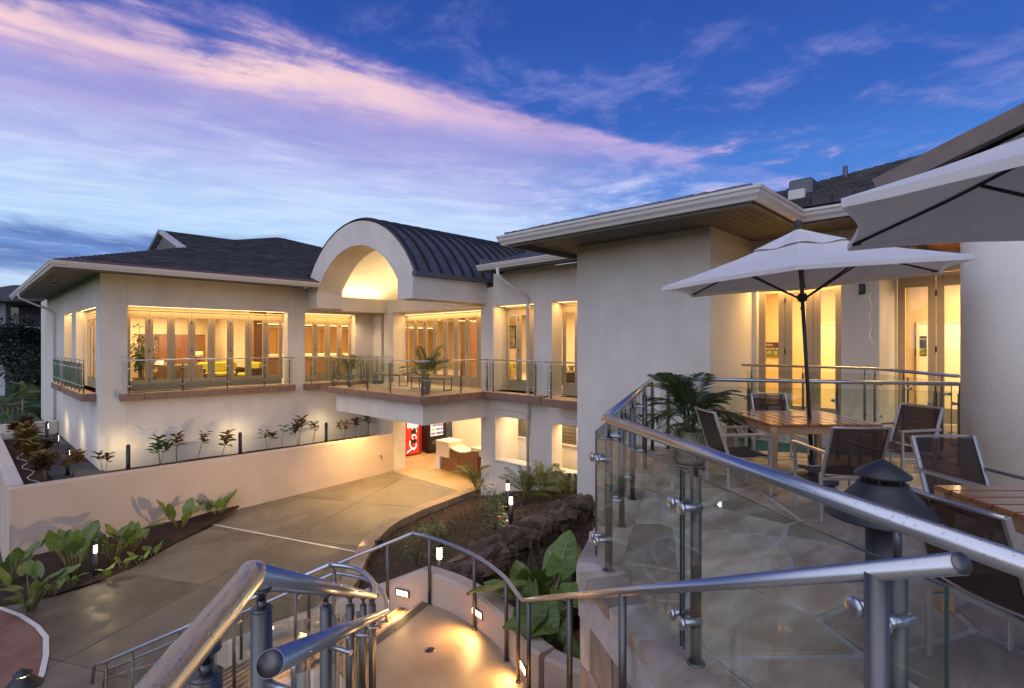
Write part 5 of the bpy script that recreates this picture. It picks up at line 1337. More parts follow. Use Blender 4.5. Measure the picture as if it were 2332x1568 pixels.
def wall_sign(label, p, w, h, lines, size):
    t = thing('wall_sign', label, 'sign', p)
    MB().box((-.02, -w / 2, -h / 2), (0, w / 2, h / 2)).build('sign_plate', SIGNB, t)
    MB().box((-.024, -w / 2 + .02, -h / 2 + .02), (-.0202, w / 2 - .02, -h / 2 + h * .40)).build('leaf_print', LEAFP, t)
    for i, s_ in enumerate(lines): lettering(s_, size, (-.0225, w / 2 - .06, h / 2 - .10 - i * size * 1.25), t, SIGNT)
    return t
wall_sign('brown restrooms and conference room sign on the room wall', P(1752, 797, X=15.55), .88, .38, ('RESTROOMS', 'CONFERENCE ROOM', 'FITNESS CENTER'), .085)
wall_sign('narrow brown sign beside the pale interior door', P(2098, 790, X=16.57), .22, .5, ('MEN',), .07)
# ---- ground-floor entry hall
MB().box((12.7, 13.9, GF - .3), (20, 22.6, GF + .002)).build('entry_floor', ENTRYF, por)
MB().box((13.4, 13.2, -.95), (20, 22.6, -.75)).build('entry_ceiling', STUCCO_IN, por)
MB().box((13.0, 22.2, GF), (20, 22.5, -.95)).build('entry_wall', STUCCO_IN, por)
MB().box((12.75, 20.0, GF), (13.0, 22.5, -.24)).build('entry_wall', STUCCO_IN, por)
MB().box((12.4, 20.0, -.9), (13.0, YA, -.24)).build('entry_wall', STUCCO, por)
MB().box((17.3, 13.2, GF), (17.5, 20.9, -.95)).build('entry_wall', STUCCO_IN, por)
MB().box((13.4, 13.2, GF), (17.3, 13.4, -.95)).build('entry_wall', STUCCO_IN, por)
od = MB().box((17.25, 17.5, GF), (17.295, 18.55, GF + 2.15)).build('service_door', mat('cream_door', (.62, .56, .40), rough=.5), por)
MB().box((17.235, 18.05, GF + 1.15), (17.249, 18.2, GF + 1.85)).build('vision_pane', mat('door_glass_dark', (.04, .05, .07), rough=.1), od)
MB().tube([(17.25, 17.62, GF + 1.0), (17.18, 17.62, GF + 1.0), (17.18, 17.78, GF + 1.0)], .014, 8).build('door_handle', STEEL, od)
MB().box((17.28, 17.46, GF), (17.298, 17.5, GF + 2.19)).box((17.28, 18.55, GF), (17.298, 18.59, GF + 2.19)).build('door_casing', HINGE, od)
for y, z in ((17.0, 1.3), (16.7, 1.3), (16.7, .95), (19.2, .85)): MB().bbox((17.28, y, GF + z), (17.3, y + .09, GF + z + .13), .006).build('wall_switch', WHITEP, por)
bdk = thing('valet_desk', 'cherry panelled service desk with wavy white counter in the open entry', 'desk', (14.4, 0, GF))
wv = [(18.07 - i * .12, 1.0 + .10 * cos(i / 19 * 6.28)) for i in range(20)]
cb_ = MB()
for (y0, z0), (y1, z1) in zip(wv, wv[1:]): cb_.add([(.0, y0, z0), (0, y1, z1), (.75, y1, z1), (.75, y0, z0), (0, y0, z0 - .05), (0, y1, z1 - .05)], [(0, 3, 2, 1), (0, 1, 5, 4)])
cb_.build('counter_top', WALLL, bdk)
fr_ = MB()
for (y0, z0), (y1, z1) in zip(wv, wv[1:]): fr_.add([(.004, y0, .16), (.004, y1, .16), (.004, y1, z1 - .05), (.004, y0, z0 - .05)], [(0, 1, 2, 3)])
fr_.build('front_panel', CHERRY, bdk)
MB().box((.02, 15.78, 0), (.6, 18.07, .9)).build('desk_body', CHERRY, bdk)
MB().bbox((-.03, 15.76, 0), (.03, 18.09, .16), .01).build('plinth', CHERRY, bdk)
for y in (15.8, 17.0, 18.0): MB().bbox((-.012, y, .17), (.0, y + .05, .9), .004).build('stile', CHERRY, bdk)
MB().bbox((-.08, 17.55, .55), (.72, 18.4, 1.22), .015).build('white_block', WALLL, bdk); MB().bbox((.05, 15.5, .85), (.75, 16.3, 1.16), .015).build('white_block', WALLL, bdk)
MB().bbox((-.1, 18.12, 0), (.7, 18.42, .56), .01).build('end_post', WHITEP, bdk)
cab2 = thing('wall_cupboard', 'small cherry cupboard with pale top behind the service desk', 'cabinet', (16.5, 14.0, GF))
MB().bbox((0, 0, .0), (.7, 1.3, 1.05), .01).build('cupboard_body', CHERRY, cab2); MB().bbox((-.03, -.03, 1.05), (.72, 1.33, 1.10), .008).build('cupboard_top', WALLL, cab2); MB().bbox((-.012, .08, .1), (0, .62, .98), .006).build('cupboard_door', CHERRY, cab2)
# vending machines
vm = thing('drinks_machine', 'red glowing drinks vending machine with white script lettering', 'vending machine', (14.72, 21.25, GF + .004))
VRED = mat('vend_red', (.55, .012, .01), (.62, .03, .015), rough=.25, scale=2, emit=(.9, .03, .015), es=.55)
VWHT = mat('vend_white', (.8, .8, .8), rough=.4, emit=(1, .96, .92), es=.75)
MB().bbox((0, .04, .06), (.98, .88, 1.98), .02).build('cabinet_body', VRED, vm)
MB().bbox((.01, .06, 0), (.97, .86, .08), .005).build('plinth', BLACK, vm)
MB().box((.02, .0, .10), (.80, .04, 1.95)).build('front_panel', VRED, vm)
MB().box((.82, .01, .10), (.97, .04, 1.95)).build('side_panel', mat('vend_dark_red', (.22, .008, .008), rough=.3), vm)
VT = Euler((R(90), R(-90), 0)).to_matrix().to_4x4()
me_shear = Matrix(((1, .28, 0, 0), (0, 1, 0, 0), (0, 0, 1, 0), (0, 0, 0, 1)))
lettering('Coca-Cola', .62, (.66, -.006, .22), vm, VWHT, VT, me_shear)
sw_ = MB(); pts = [(.10 + .5 * t + .06 * sin(t * 5), -.008, .18 + .35 * (1 - (2 * t - 1) ** 2) * .3 + .1 * t) for t in [i / 14 for i in range(15)]]
for (a, b) in zip(pts, pts[1:]): sw_.add([(a[0], a[1], a[2] - .04), (b[0], b[1], b[2] - .04), (b[0], b[1], b[2] + .03), (a[0], a[1], a[2] + .03)], [(0, 1, 2, 3)])
sw_.build('swoosh', VWHT, vm)
bc = [mat('btn_red', (.5, .02, .02), rough=.4), mat('btn_blue', (.05, .1, .35), rough=.4), mat('btn_dark', (.03, .02, .02), rough=.4), mat('btn_green', (.3, .35, .08), rough=.4)]
for r_ in range(2):
    for c_ in range(4):
        bx, bz = .12 + c_ * .165, 1.34 + r_ * .32
        b_ = MB().bbox((bx, -.02, bz), (bx + .12, -.009, bz + .26), .03).build('selection_button', VWHT, vm); MB().bbox((bx + .04, -.026, bz + .05), (bx + .08, -.021, bz + .21), .01).build('bottle_print', bc[(r_ * 3 + c_) % 4], b_)
MB().bbox((.34, -.03, 1.02), (.62, -.009, 1.26), .01).build('coin_panel', BLACK, vm); MB().bbox((.30, -.03, .58), (.64, -.009, .78), .01).build('delivery_flap', BLACK, vm)
sv = thing('snack_machine', 'black snack vending machine with bright stocked window beside the red one', 'vending machine', (15.95, 20.95, GF + .004))
MB().bbox((0, 0.02, .14), (1.05, .9, 1.95), .02).build('cabinet_body', BLACK, sv)
for x in (.06, .92):
    for y in (.1, .8): MB().bbox((x, y, 0), (x + .06, y + .06, .15), .005).build('foot', BLACK, sv)
MB().box((.06, .0, .85), (.80, .018, 1.88)).build('display_back', mat('vend_display', (.6, .62, .66), rough=.4, emit=(.75, .85, 1.0), es=.9), sv)
rr = random.Random(4); pk = [mat('pack_a', (.6, .5, .08), rough=.4), mat('pack_b', (.10, .12, .4), rough=.4), mat('pack_c', (.5, .05, .04), rough=.4), mat('pack_d', (.06, .06, .07), rough=.4), mat('pack_e', (.15, .35, .12), rough=.4)]
for r_ in range(5):
    for c_ in range(6): MB().bbox((.075 + c_ * .12, -.03, .90 + r_ * .195), (.165 + c_ * .12, -.002, 1.03 + r_ * .195), .008).build('snack_pack', rr.choice(pk), sv)
MB().bbox((.10, -.02, .42), (.80, .018, .66), .02).build('delivery_flap', DARKM, sv); MB().bbox((.13, -.03, .46), (.77, -.021, .62), .02).build('flap_frame', STEEL_D, sv)
wall_sign('small brown sign with leaf picture on the entry column', (P(914, 943, Y=19.28).x, 19.28, P(914, 943, Y=19.28).z), .42, .62, (), .05).rotation_euler = (0, 0, R(90))
for (x, y) in ((15.2, 19.8), (15.0, 16.2), (14.2, 18.2)):
    MB().lathe([(.001, 0), (.10, 0), (.11, .01), (.11, .02)], (x, y, -.972), 16).build('downlight', LAMPC, por)
light('AREA', (15.3, 17.6, -1.0), 150, WARM2, por, 2.4, 3.6, target=(15.3, 17.6, -3)); light('AREA', (15.4, 20.9, -1.0), 60, WARM2, por, 1.5, 1.0, target=(15.4, 20.9, -3))
# soffit lights under the balcony, washing the driveway
for (x, y) in ((11.2, 15.2), (11.2, 17.4), (10.8, 18.55)):
    MB().lathe([(.001, 0), (.085, 0), (.095, .006), (.095, .012)], (x, y, -.935), 16).build('downlight', LAMPC, por)
    light('SPOT', (x, y, -.95), 420, WARM3, por, .08, target=(x - .2, y, -4), spot=140, blend=.8)
MB().lathe([(.001, 0), (.06, 0), (.06, .012)], (11.9, 20.3, 2.962), 12).build('downlight', LAMPC, por)
light('SPOT', (11.6, 20.7, 2.9), 60, WARM2, por, .06, target=(11.6, 20.7, 0), spot=140, blend=.8)
# ---- lower bays of the courtyard wing
MB().box((13.9, 7.2, -4.3), (14.1, 13.2, -.5)).build('bay_wall', STUCCO_IN, wng); MB().box((13.25, 7.2, -.72), (14.3, 13.2, -.6)).build('bay_ceiling', STUCCO_IN, wng); MB().box((13.25, 7.2, -3.2), (14.3, 13.2, -3.1)).build('bay_floor', CONC, wng)
MB().box((13.25, 13.1, -3.1), (13.9, 13.18, -.72)).build('bay_side_wall', STUCCO_IN, wng)
for (y, z) in ((12.22, -1.72), (10.42, -1.72)):
    jw = thing('jalousie_window', 'small white framed louvre window in the lower bay ' + ('beside the exit glow' if y > 11 else 'next to the blank block'), 'window', (13.89, y, z))
    for a, b in (((-.05, 0, 0), (0, .9, .05)), ((-.05, 0, .75), (0, .9, .80)), ((-.05, 0, .05), (0, .05, .75)), ((-.05, .85, .05), (0, .9, .75))): MB().box(a, b).build('frame', WHITEP, jw)
    for i in range(6): MB().box((-.035, .05, -.055), (-.028, .85, .055), Matrix.Translation((0, 0, .12 + i * .117)) @ Matrix.Rotation(R(15), 4, 'Y')).build('glass_slat', mat('slat_brown', (.09, .075, .055), rough=.25), jw)
    MB().box((-.01, .05, .05), (-.002, .85, .75)).build('backing', BLACK, jw)
light('AREA', (13.5, 12.0, -.76), 34, WARM2, wng, .4, 1.6, target=(13.5, 12.0, -3)); light('AREA', (13.5, 9.6, -.76), 34, WARM2, wng, .4, 1.6, target=(13.5, 9.6, -3))
ex = thing('exit_sign', 'small red glowing exit sign under the lower bay ceiling', 'sign', (13.6, 12.35, -.80))
MB().bbox((-.02, -.16, -.16), (.02, .16, 0), .01).build('sign_body', WHITEP, ex); lettering('EXIT', .13, (-.024, .15, -.13), ex, lampmat('exit_red', (1, .06, .03), 6))

# ================================================================== LAMPS OUTSIDE
def strip_light(a, b, e, parent, tgt, w=.06, col=(1.0, .74, .40)):
    a, b = Vector(a), Vector(b); c = (a + b) / 2; l = light('AREA', c, e, col, parent, (b - a).length, w)
    z = (c - Vector(tgt)).normalized(); x = (b - a).normalized(); y = z.cross(x).normalized(); x = y.cross(z)
    l.rotation_euler = Matrix((x, y, z)).transposed().to_euler(); return l
strip_light((XF + 1.2, 19.93, 3.37), (12.7, 19.93, 3.37), 38, por, (11.8, 18.9, 5.4)); strip_light((XF + 1.2, 14.19, 3.37), (12.7, 14.19, 3.37), 38, por, (11.8, 15.2, 5.4)); strip_light((12.95, 14.5, 3.37), (12.95, 19.6, 3.37), 42, por, (12.9, 17.0, 5.0))
def bollard_mesh():
    body = MB().tube([(0, 0, 0), (0, 0, .60)], .06, 18)
    n = 18; a0, a1 = R(70), R(290)      # shield behind the lens, open towards +X
    for k in range(n):
        p0, p1 = lerp(a0, a1, k / n), lerp(a0, a1, (k + 1) / n)
        body.quad((.06 * cos(p0), .06 * sin(p0), .60), (.06 * cos(p1), .06 * sin(p1), .60), (.06 * cos(p1), .06 * sin(p1), .80), (.06 * cos(p0), .06 * sin(p0), .80))
    dome = MB().lathe([(.061, .80), (.062, .815), (.058, .85), (.042, .88), (.02, .895), (.001, .898)], n=18)
    lens = MB().lathe([(.046, .60), (.046, .80)], n=16)
    lou = MB()
    for i in range(5):
        z = .618 + i * .04
        for k in range(10):
            p0, p1 = lerp(R(-70), R(70), k / 10), lerp(R(-70), R(70), (k + 1) / 10)
            lou.add([(.047 * cos(p0), .047 * sin(p0), z), (.047 * cos(p1), .047 * sin(p1), z), (.061 * cos(p1), .061 * sin(p1), z - .006), (.061 * cos(p0), .061 * sin(p0), z - .006), (.047 * cos(p0), .047 * sin(p0), z + .007), (.047 * cos(p1), .047 * sin(p1), z + .007), (.061 * cos(p1), .061 * sin(p1), z + .001), (.061 * cos(p0), .061 * sin(p0), z + .001)], [(0, 1, 2, 3), (4, 7, 6, 5), (3, 2, 6, 7)])
    out = []
    for nm, m_, ma in (('post', body, DARKM), ('dome_cap', dome, DARKM), ('lens', lens, LAMPW), ('louvre_ring', lou, DARKM)):
        me = m_.mesh(nm); me.materials.append(ma); out.append((nm, me))
    return out
BOL = bollard_mesh()
def bollard(label, loc, ang, e=5.0, h=1.0):
    t = thing('bollard_light', label, 'lamp', loc, ang, group='black bollard lights in the planting beds')
    for nm, me in BOL: put(nm, me, t)
    light('SPOT', (.075, 0, .70), e, (1.0, .80, .46), t, .03, target=(1, 0, .30), spot=165, blend=.6); return t
bollard('black bollard light by the planter wall, first one from the building corner', (P(292, 1000, Y=20.35).x, 20.35, -2.45), R(90), 13)
bollard('black bollard light by the planter wall between the thin red stems and the arch', (P(547, 1000, Y=20.35).x, 20.35, -2.45), R(90), 13)
bollard('black bollard light by the planter wall nearest the balcony', (P(743, 1000, Y=20.35).x, 20.35, -2.45), R(90), 13)
bollard('lit bollard on the gravel strip below the short end-wall window', (2.5, 28.5, -2.41), R(10), 9)
bollard('lit bollard on the gravel strip in the middle of its row', (2.43, 24.6, -2.41), R(10), 9)
bollard('lit bollard on the gravel strip behind the yellow croton', (2.33, 21.05, -2.41), R(10), 9)
bollard('lit bollard among the elephant ears along the driveway', (2.35, 16.55, gz(2.3) + .02), R(-60), 12)
bollard('lit bollard in the sloping bed between the ferns and the lava wall', (9.9, 9.6, lowz(9.9, 9.6)), R(-135), 12)
bollard('lit bollard in the sloping bed right beside the yellow ferns', (11.05, 10.85, lowz(11.05, 10.85)), R(-110), 12)
bollard('lit bollard half hidden behind the lower end of the lava wall', (5.72, 7.25, bedz(5.72, 7.25) + .02), R(-125), 12)
bollard('lit bollard beside the stone terrace corner above the big leaves', (5.75, 4.35, UBZ), R(-70), 12)
def hat_lamp(label, loc, lit=None, rz=0):
    t = thing('path_lamp', label, 'lamp', loc, rz); t.scale = (.94, .94, .97)
    MB().tube([(0, 0, 0), (0, 0, .86)], .072, 28).build('post', DARKM, t)
    MB().lathe([(.072, .86), (.24, .815), (.252, .82), (.252, .828), (.175, .90), (.115, .965), (.108, .985), (.095, .99), (.001, .99)], n=40).build('skirt', DARKM, t)
    for k in range(6):
        a = k * pi / 3; MB().tube([(.088 * cos(a), .088 * sin(a), .985), (.088 * cos(a), .088 * sin(a), 1.02)], .010, 6).build('spacer', DARKM, t)
    MB().lathe([(.001, 1.012), (.112, 1.012), (.122, 1.016), (.122, 1.026), (.06, 1.068), (.012, 1.094), (.001, 1.096)], n=36).build('cap', DARKM, t)
    if lit:
        MB().tube([(0, 0, .985), (0, 0, 1.012)], .075, 16).build('lens', LAMPW, t)
        light('POINT', (0, 0, .74), lit, (1.0, .78, .44), t, .05)
    return t
hat_lamp('dark metal path lamp with wide conical hat on the flagstones by the railing', RW(1.73, 2.5, 0))
hl = hat_lamp('dark conical path lamp on the red paving, glowing under its cap', (.66, 10.6, gz(.66) + .012), 10)
def step_light(label, p, nrm, e=7):
    n3 = Vector((*nrm, 0)).normalized(); ang = atan2(n3.y, n3.x)
    t = thing('step_light', label, 'lamp', p, ang, group='recessed step lights on the stair walls')
    MB().bbox((-.02, -.115, -.05), (.008, .115, .05), .004).build('frame', STEEL_D, t)
    MB().box((.0081, -.095, -.034), (.010, .095, .034)).build('lens', LAMPS, t)
    for i in range(3): MB().box((.010, -.095, -.026 + i * .022), (.018, .095, -.022 + i * .022)).build('louvre', STEEL_D, t)
    light('SPOT', (.06, 0, -.0), e, (1.0, .54, .18), t, .05, target=(.8, 0, -.26), spot=165, blend=.9); return t
step_light('lit step light at the head of the lower flight', (4.40, 6.42, -1.95), (-Q.x, -Q.y), 40)
step_light('lit step light on the curved landing wall between two rail posts', (4.545, 5.0, -1.79), (-1, .12), 34)
step_light('lit step light on the landing wall below the big elephant ear leaves', (4.205, 3.90, -1.86), (-1, .55), 32)
step_light('lit step light low on the wall beside the lower flight', tuple(Vector((4.52, 6.13)) + V * 2.2 - Q * .004) + (-3.0,), (-Q.x, -Q.y), 40)
step_light('lit step light at the foot of the upper flight, under the terrace base', (3.80, 3.42, -1.8), (-PV.x, -PV.y), 40)
step_light('lit step light on the terrace base halfway up the upper flight', (2.86, 2.02, -.75), (-PV.x, -PV.y), 30)
# porch and soffit downlights at the terrace doors
for (x, y, z, e) in ((12.4, .8, 3.45, 110), (10.6, -.4, 3.45, 90)):
    MB().lathe([(.001, 0), (.07, 0), (.08, .006), (.08, .01)], (x, y, z - .012), 16).build('downlight', LAMPC, wng)
    if e: light('SPOT', (x, y, z - .03), e, WARM2, wng, .06, target=(x, y, 0), spot=140, blend=.8)

# slim warm strips in the heads of the folding-door openings
def head_strip(axis, a0, a1, t, z, e, parent):
    m_ = MB(); (m_.box((a0 + .05, t - .02, z - .012), (a1 - .05, t + .02, z - .002)) if axis == 'x' else m_.box((t - .02, a0 + .05, z - .012), (t + .02, a1 - .05, z - .002)))
    m_.build('head_lamp', COVE, parent)
    p0, p1 = ((a0 + .1, t, z - .02), (a1 - .1, t, z - .02)) if axis == 'x' else ((t, a0 + .1, z - .02), (t, a1 - .1, z - .02))
    c = (Vector(p0) + Vector(p1)) / 2; strip_light(p0, p1, e, parent, c + Vector((0, -.12, -1) if axis == 'x' else (-.12, 0, -1)), .05, (1.0, .62, .22))
head_strip('x', 3.85, 9.09, YA + .16, 2.86, 34, lob); head_strip('x', 9.80, 12.05, YA + .16, 2.86, 18, lob)
head_strip('y', 21.9, 26.15, XA + .16, 2.86, 24, lob); head_strip('y', 27.2, 29.4, XA + .16, 2.86, 12, lob)
head_strip('y', 14.0, 19.25, 13.30, 2.83, 26, por); head_strip('y', 11.4, 13.15, XW + .25, 2.9, 14, wng); head_strip('y', 8.2, 10.6, XW + .25, 2.9, 18, wng)
head_strip('y', D1a, D1b, XD + .06, 2.95, 28, wng)  # strip added to light the return wall, in place of room spill
# ================================================================== TERRACE FURNITURE
AXR = atan2(RT[1], RT[0])      # the terrace furniture stands square to this direction
def sling_chair():
    t = thing('patio_chair', 'patio chair', 'chair', group='brushed metal sling chairs on the terrace')
    b = .013
    for s_ in (-1, 1):
        x = s_ * .265
        MB().bbox((x - .012, .22, 0), (x + .012, .25, .63), .003).build('leg', ALU, t)
        M_ = Matrix.Translation((x, -.22, 0))
        MB().bbox((-.012, -.015, 0), (.012, .015, .45), .003, M_).build('leg', ALU, t)
        MB().bbox((x - .022, -.30, .63), (x + .022, .27, .655), .004).build('armrest', ALU, t)
        a = Vector((x * .93, -.20, .40)); c = Vector((x * .93, -.36, .88)); d = c - a
        M_ = Matrix.Translation(a) @ d.to_track_quat('Z', 'X').to_matrix().to_4x4()
        MB().bbox((-.016, -.012, 0), (.016, .012, d.length), .003, M_).build('back_upright', ALU, t)
        MB().bbox((x - .01, -.22, .30), (x + .01, .23, .325), .003).build('side_stretcher', ALU, t)
    MB().bbox((-.255, .215, .385), (.255, .245, .415), .004).build('seat_rail', ALU, t)
    MB().bbox((-.255, -.235, .385), (.255, -.205, .415), .004).build('seat_rail', ALU, t)
    MB().grid(lambda u, v: Vector((lerp(-.245, .245, u), lerp(.235, -.21, v), .425 - .018 * sin(pi * u) - .012 * sin(pi * v))), 6, 6).grid(lambda u, v: Vector((lerp(.245, -.245, u), lerp(.235, -.21, v), .417 - .018 * sin(pi * u) - .012 * sin(pi * v))), 6, 6).build('seat', SLING, t)
    def bk(u, v, o=0.0): return Vector((lerp(-.235, .235, u), lerp(-.21, -.355, v) - .025 * sin(pi * u) + o, lerp(.43, .86, v)))
    MB().grid(lambda u, v: bk(u, v), 8, 5).grid(lambda u, v: bk(1 - u, v, .006), 8, 5).build('backrest', SLINGB, t)
    MB().tube([(lerp(-.25, .25, i / 8), -.362 - .028 * sin(pi * i / 8), .875) for i in range(9)], .012, 8).build('top_rail', ALU, t)
    MB().tube([(lerp(-.25, .25, i / 8), -.205 - .022 * sin(pi * i / 8), .432) for i in range(9)], .010, 8).build('lower_back_rail', ALU, t)
    return t
def weave():
    m = bpy.data.materials.new('sling_mesh'); m.use_nodes = True; nt = m.node_tree; b = nt.nodes['Principled BSDF']; b.inputs['Base Color'].default_value = (.06, .04, .034, 1); b.inputs['Roughness'].default_value = .7
    t = nt.nodes.new('ShaderNodeBsdfTransparent'); t.inputs[0].default_value = (.75, .66, .6, 1); mx = nt.nodes.new('ShaderNodeMixShader'); mx.inputs[0].default_value = .42
    nt.links.new(b.outputs[0], mx.inputs[1]); nt.links.new(t.outputs[0], mx.inputs[2]); nt.links.new(mx.outputs[0], nt.nodes['Material Output'].inputs[0]); return m
SLINGB = weave()
ch0 = sling_chair()
deg = math.degrees
def face(r, w): return atan2(RT[1] * r + FW[1] * w, RT[0] * r + FW[0] * w) - pi / 2
CH = [(2.47, 5.88, 1, .05, 'sling chair beside the potted palm, facing the umbrella table'), (3.02, 4.98, .02, 1, 'sling chair at the umbrella table with its back to the stair railing'),
      (4.42, 6.15, -1, -.25, 'sling chair at the umbrella table on the round column side'), (3.72, 7.42, .0, -1, 'sling chair at the umbrella table in front of the far railing'),
      (3.38, 3.82, .05, -1, 'sling chair at the second table near the round column'), (2.38, 2.50, 1, .1, 'sling chair at the second table next to the conical path lamp')]
for i, (r_, w_, fx, fy, lb) in enumerate(CH): place(ch0, i > 0, RW(r_, w_, .003), face(fx, fy), lb)
def patio_table(label, r_, w_, rz, size=1.2):
    t = thing('patio_table', label, 'table', RW(r_, w_, .003), rz); h = size / 2; n = 9; sw_ = size / n
    for i in range(n):
        x0 = -h + i * sw_
        if i == n // 2:
            for a, b in ((-h, -.04), (.04, h)): MB().bbox((x0 + .007, a, .715), (x0 + sw_ - .007, b, .74), .004).build('slat', WOOD, t)
        else: MB().bbox((x0 + .007, -h, .715), (x0 + sw_ - .007, h, .74), .004).build('slat', WOOD, t)
    for s_ in (-1, 1):
        MB().bbox((-h + .06, s_ * (h - .045) - .015, .63), (h - .06, s_ * (h - .045) + .015, .715), .004).build('apron', WOODL, t)
        MB().bbox((s_ * (h - .045) - .015, -h + .06, .63), (s_ * (h - .045) + .015, h - .06, .715), .004).build('apron', WOODL, t)
        for q_ in (-1, 1): MB().bbox((s_ * (h - .04) - .035, q_ * (h - .04) - .035, 0), (s_ * (h - .04) + .035, q_ * (h - .04) + .035, .714), .005).build('leg', WOODL, t)
    return t
patio_table('wet teak slat table under the open umbrella with four chairs', 3.36, 6.30, AXR)
patio_table('wet teak slat table at the frame edge beside the round column', 3.16, 2.66, AXR + pi / 2)
def umbrella(label, r_, w_, twist, tilt, rim=2.36, apex=2.90, RR=1.62):
    t = thing('patio_umbrella', label, 'umbrella', RW(r_, w_, .003)); t.rotation_euler = (0, tilt, AXR)
    MB().lathe([(.26, 0), (.26, .05), (.20, .075), (.06, .09), (.035, .12), (.035, .30), (.001, .30)], n=28).build('base', DARKM, t)
    MB().tube([(0, 0, .1), (0, 0, apex + .02)], .021, 14).build('pole', DARKM, t)
    MB().lathe([(.022, 0), (.04, .01), (.03, .03), (.018, .045), (.035, .065), (.048, .10), (.035, .135), (.001, .15)], (0, 0, apex), n=18).build('finial', DARKM, t)
    MB().lathe([(.022, -.05), (.045, -.04), (.06, 0), (.045, .04), (.022, .05)], (0, 0, rim - .22), n=16).build('hub', DARKM, t)
    def prof(q_): return lerp(apex, rim, q_) - .03 * sin(pi * q_) * 1.0
    def surf(ka, q_, off):
        k = int(ka) % 6; f_ = ka - int(ka); a0, a1 = twist + k * pi / 3, twist + (k + 1) * pi / 3
        p_ = Vector((cos(a0), sin(a0))).lerp(Vector((cos(a1), sin(a1))), f_); bow = 1 - .05 * sin(pi * f_) * q_
        wr_ = .006 * noise.noise((p_.x * 6 * q_, p_.y * 6 * q_, twist))
        return Vector((p_.x * RR * q_ * bow, p_.y * RR * q_ * bow, prof(q_) - .035 * sin(pi * f_) * q_ * (1 - q_) * 2 + .012 * sin(pi * f_) * q_ * q_ + off + wr_))
    ca = MB(); q0 = .24
    for k in range(6):
        ca.grid(lambda u, v, k=k: surf(k + u * .9999, lerp(q0, 1.0, v), .0), 8, 10)
        ca.grid(lambda u, v, k=k: surf(k + (1 - u) * .9999, lerp(q0, 1.0, v), -.005), 8, 10)
        ca.grid(lambda u, v, k=k: surf(k + u * .9999, 1.0, -.045 * v) * 1.0, 8, 1)
    ca.build('canopy', CANVAS, t)
    ve = MB()
    for k in range(6):
        ve.grid(lambda u, v, k=k: surf(k + u * .9999, lerp(.015, .33, v), .045 - .022 * v + .010 * v * sin(u * pi * 3)), 8, 5)
        ve.grid(lambda u, v, k=k: surf(k + (1 - u) * .9999, lerp(.015, .33, v), .040 - .022 * v + .010 * v * sin(u * pi * 3)), 8, 5)
    ve.build('vent_flap', CANVAS, t)
    for k in range(6):
        a = twist + k * pi / 3; d = Vector((cos(a), sin(a), 0))
        rb = MB().tube([d * (RR * q_) + Vector((0, 0, prof(q_) - .022)) for q_ in (.02, .3, .6, .97)], .011, 8).build('rib', DARKM, t)
        MB().tube([Vector((0, 0, rim - .22)) + d * .05, d * (RR * .50) + Vector((0, 0, prof(.50) - .03))], .011, 8).build('strut', DARKM, rb)
        MB().bbox((-.03, -.012, -.012), (.03, .012, .012), .003, Matrix.Translation(d * (RR * .96) + Vector((0, 0, prof(.96) - .024))) @ Matrix.Rotation(a, 4, 'Z')).build('rib_tip', DARKM, rb)
    MB().tube([(.0, -.03, rim - .30), (-.05, -.03, rim - .34), (-.02, -.03, rim - .40), (-.03, -.03, rim - .62)], .004, 5).build('crank_cord', DARKM, t)
    return t
umbrella('off white umbrella standing in the teak table before the lit doors', 3.50, 6.22, 0.0, R(-3.4))
umbrella('off white umbrella cut by the frame above the second table', 3.30, 2.52, R(-3), R(-2.0))

# ================================================================== PLANTS
LEAFM = []
VEIN = mat('leaf_vein', (.26, .29, .09), rough=.45)
def aloc_leaf(seed):
    rr = random.Random(seed); m_ = MB(); ph = rr.uniform(0, 6)
    def hw(u): return .40 * (sin(pi * min(1, (.10 + .90 * u)) ** .80) ** .75 if u < 1 else 0) + .0
    def pt(u, v, up=0.0):
        av = abs(v); x = u - .30 * (1 - u) ** 1.5 * min(1, av * 1.5); y = v * hw(u)
        z = -.16 * u * u + .10 * av ** 1.3 * (1 - u * .5) + .018 * sin(u * 17 + ph) * av * av - .03 * av * cos(u * 9 + ph)
        return Vector((x, y, z + up))
    nu, nv = 12, 8
    m_.grid(lambda a, b: pt(b * .999, a * 2 - 1), nv, nu)
    me_i = len(m_.f)
    for k in range(10): m_.add([pt(k / 10, -.035, .004), pt(k / 10, .035, .004), pt((k + 1) / 10 * .999, .02, .004), pt((k + 1) / 10 * .999, -.02, .004)], [(0, 1, 2, 3)], True)
    for s_ in (-1, 1):
        for k in range(5):
            u0 = .04 + k * .16
            for q_ in range(3):
                a, b = q_ / 3, (q_ + 1) / 3
                p_ = lambda t, o: pt(min(.99, u0 + .14 * t + o), s_ * t * .9, .004)
                m_.add([p_(a, 0), p_(a, .014), p_(b, .011), p_(b, 0)], [(0, 1, 2, 3)], True)
    me = m_.mesh('leaf'); me.materials.append(ALOC); me.materials.append(VEIN)
    for i, p_ in enumerate(me.polygons):
        if i >= me_i: p_.material_index = 1
    return me
LEAFM = [aloc_leaf(s_) for s_ in range(5)]
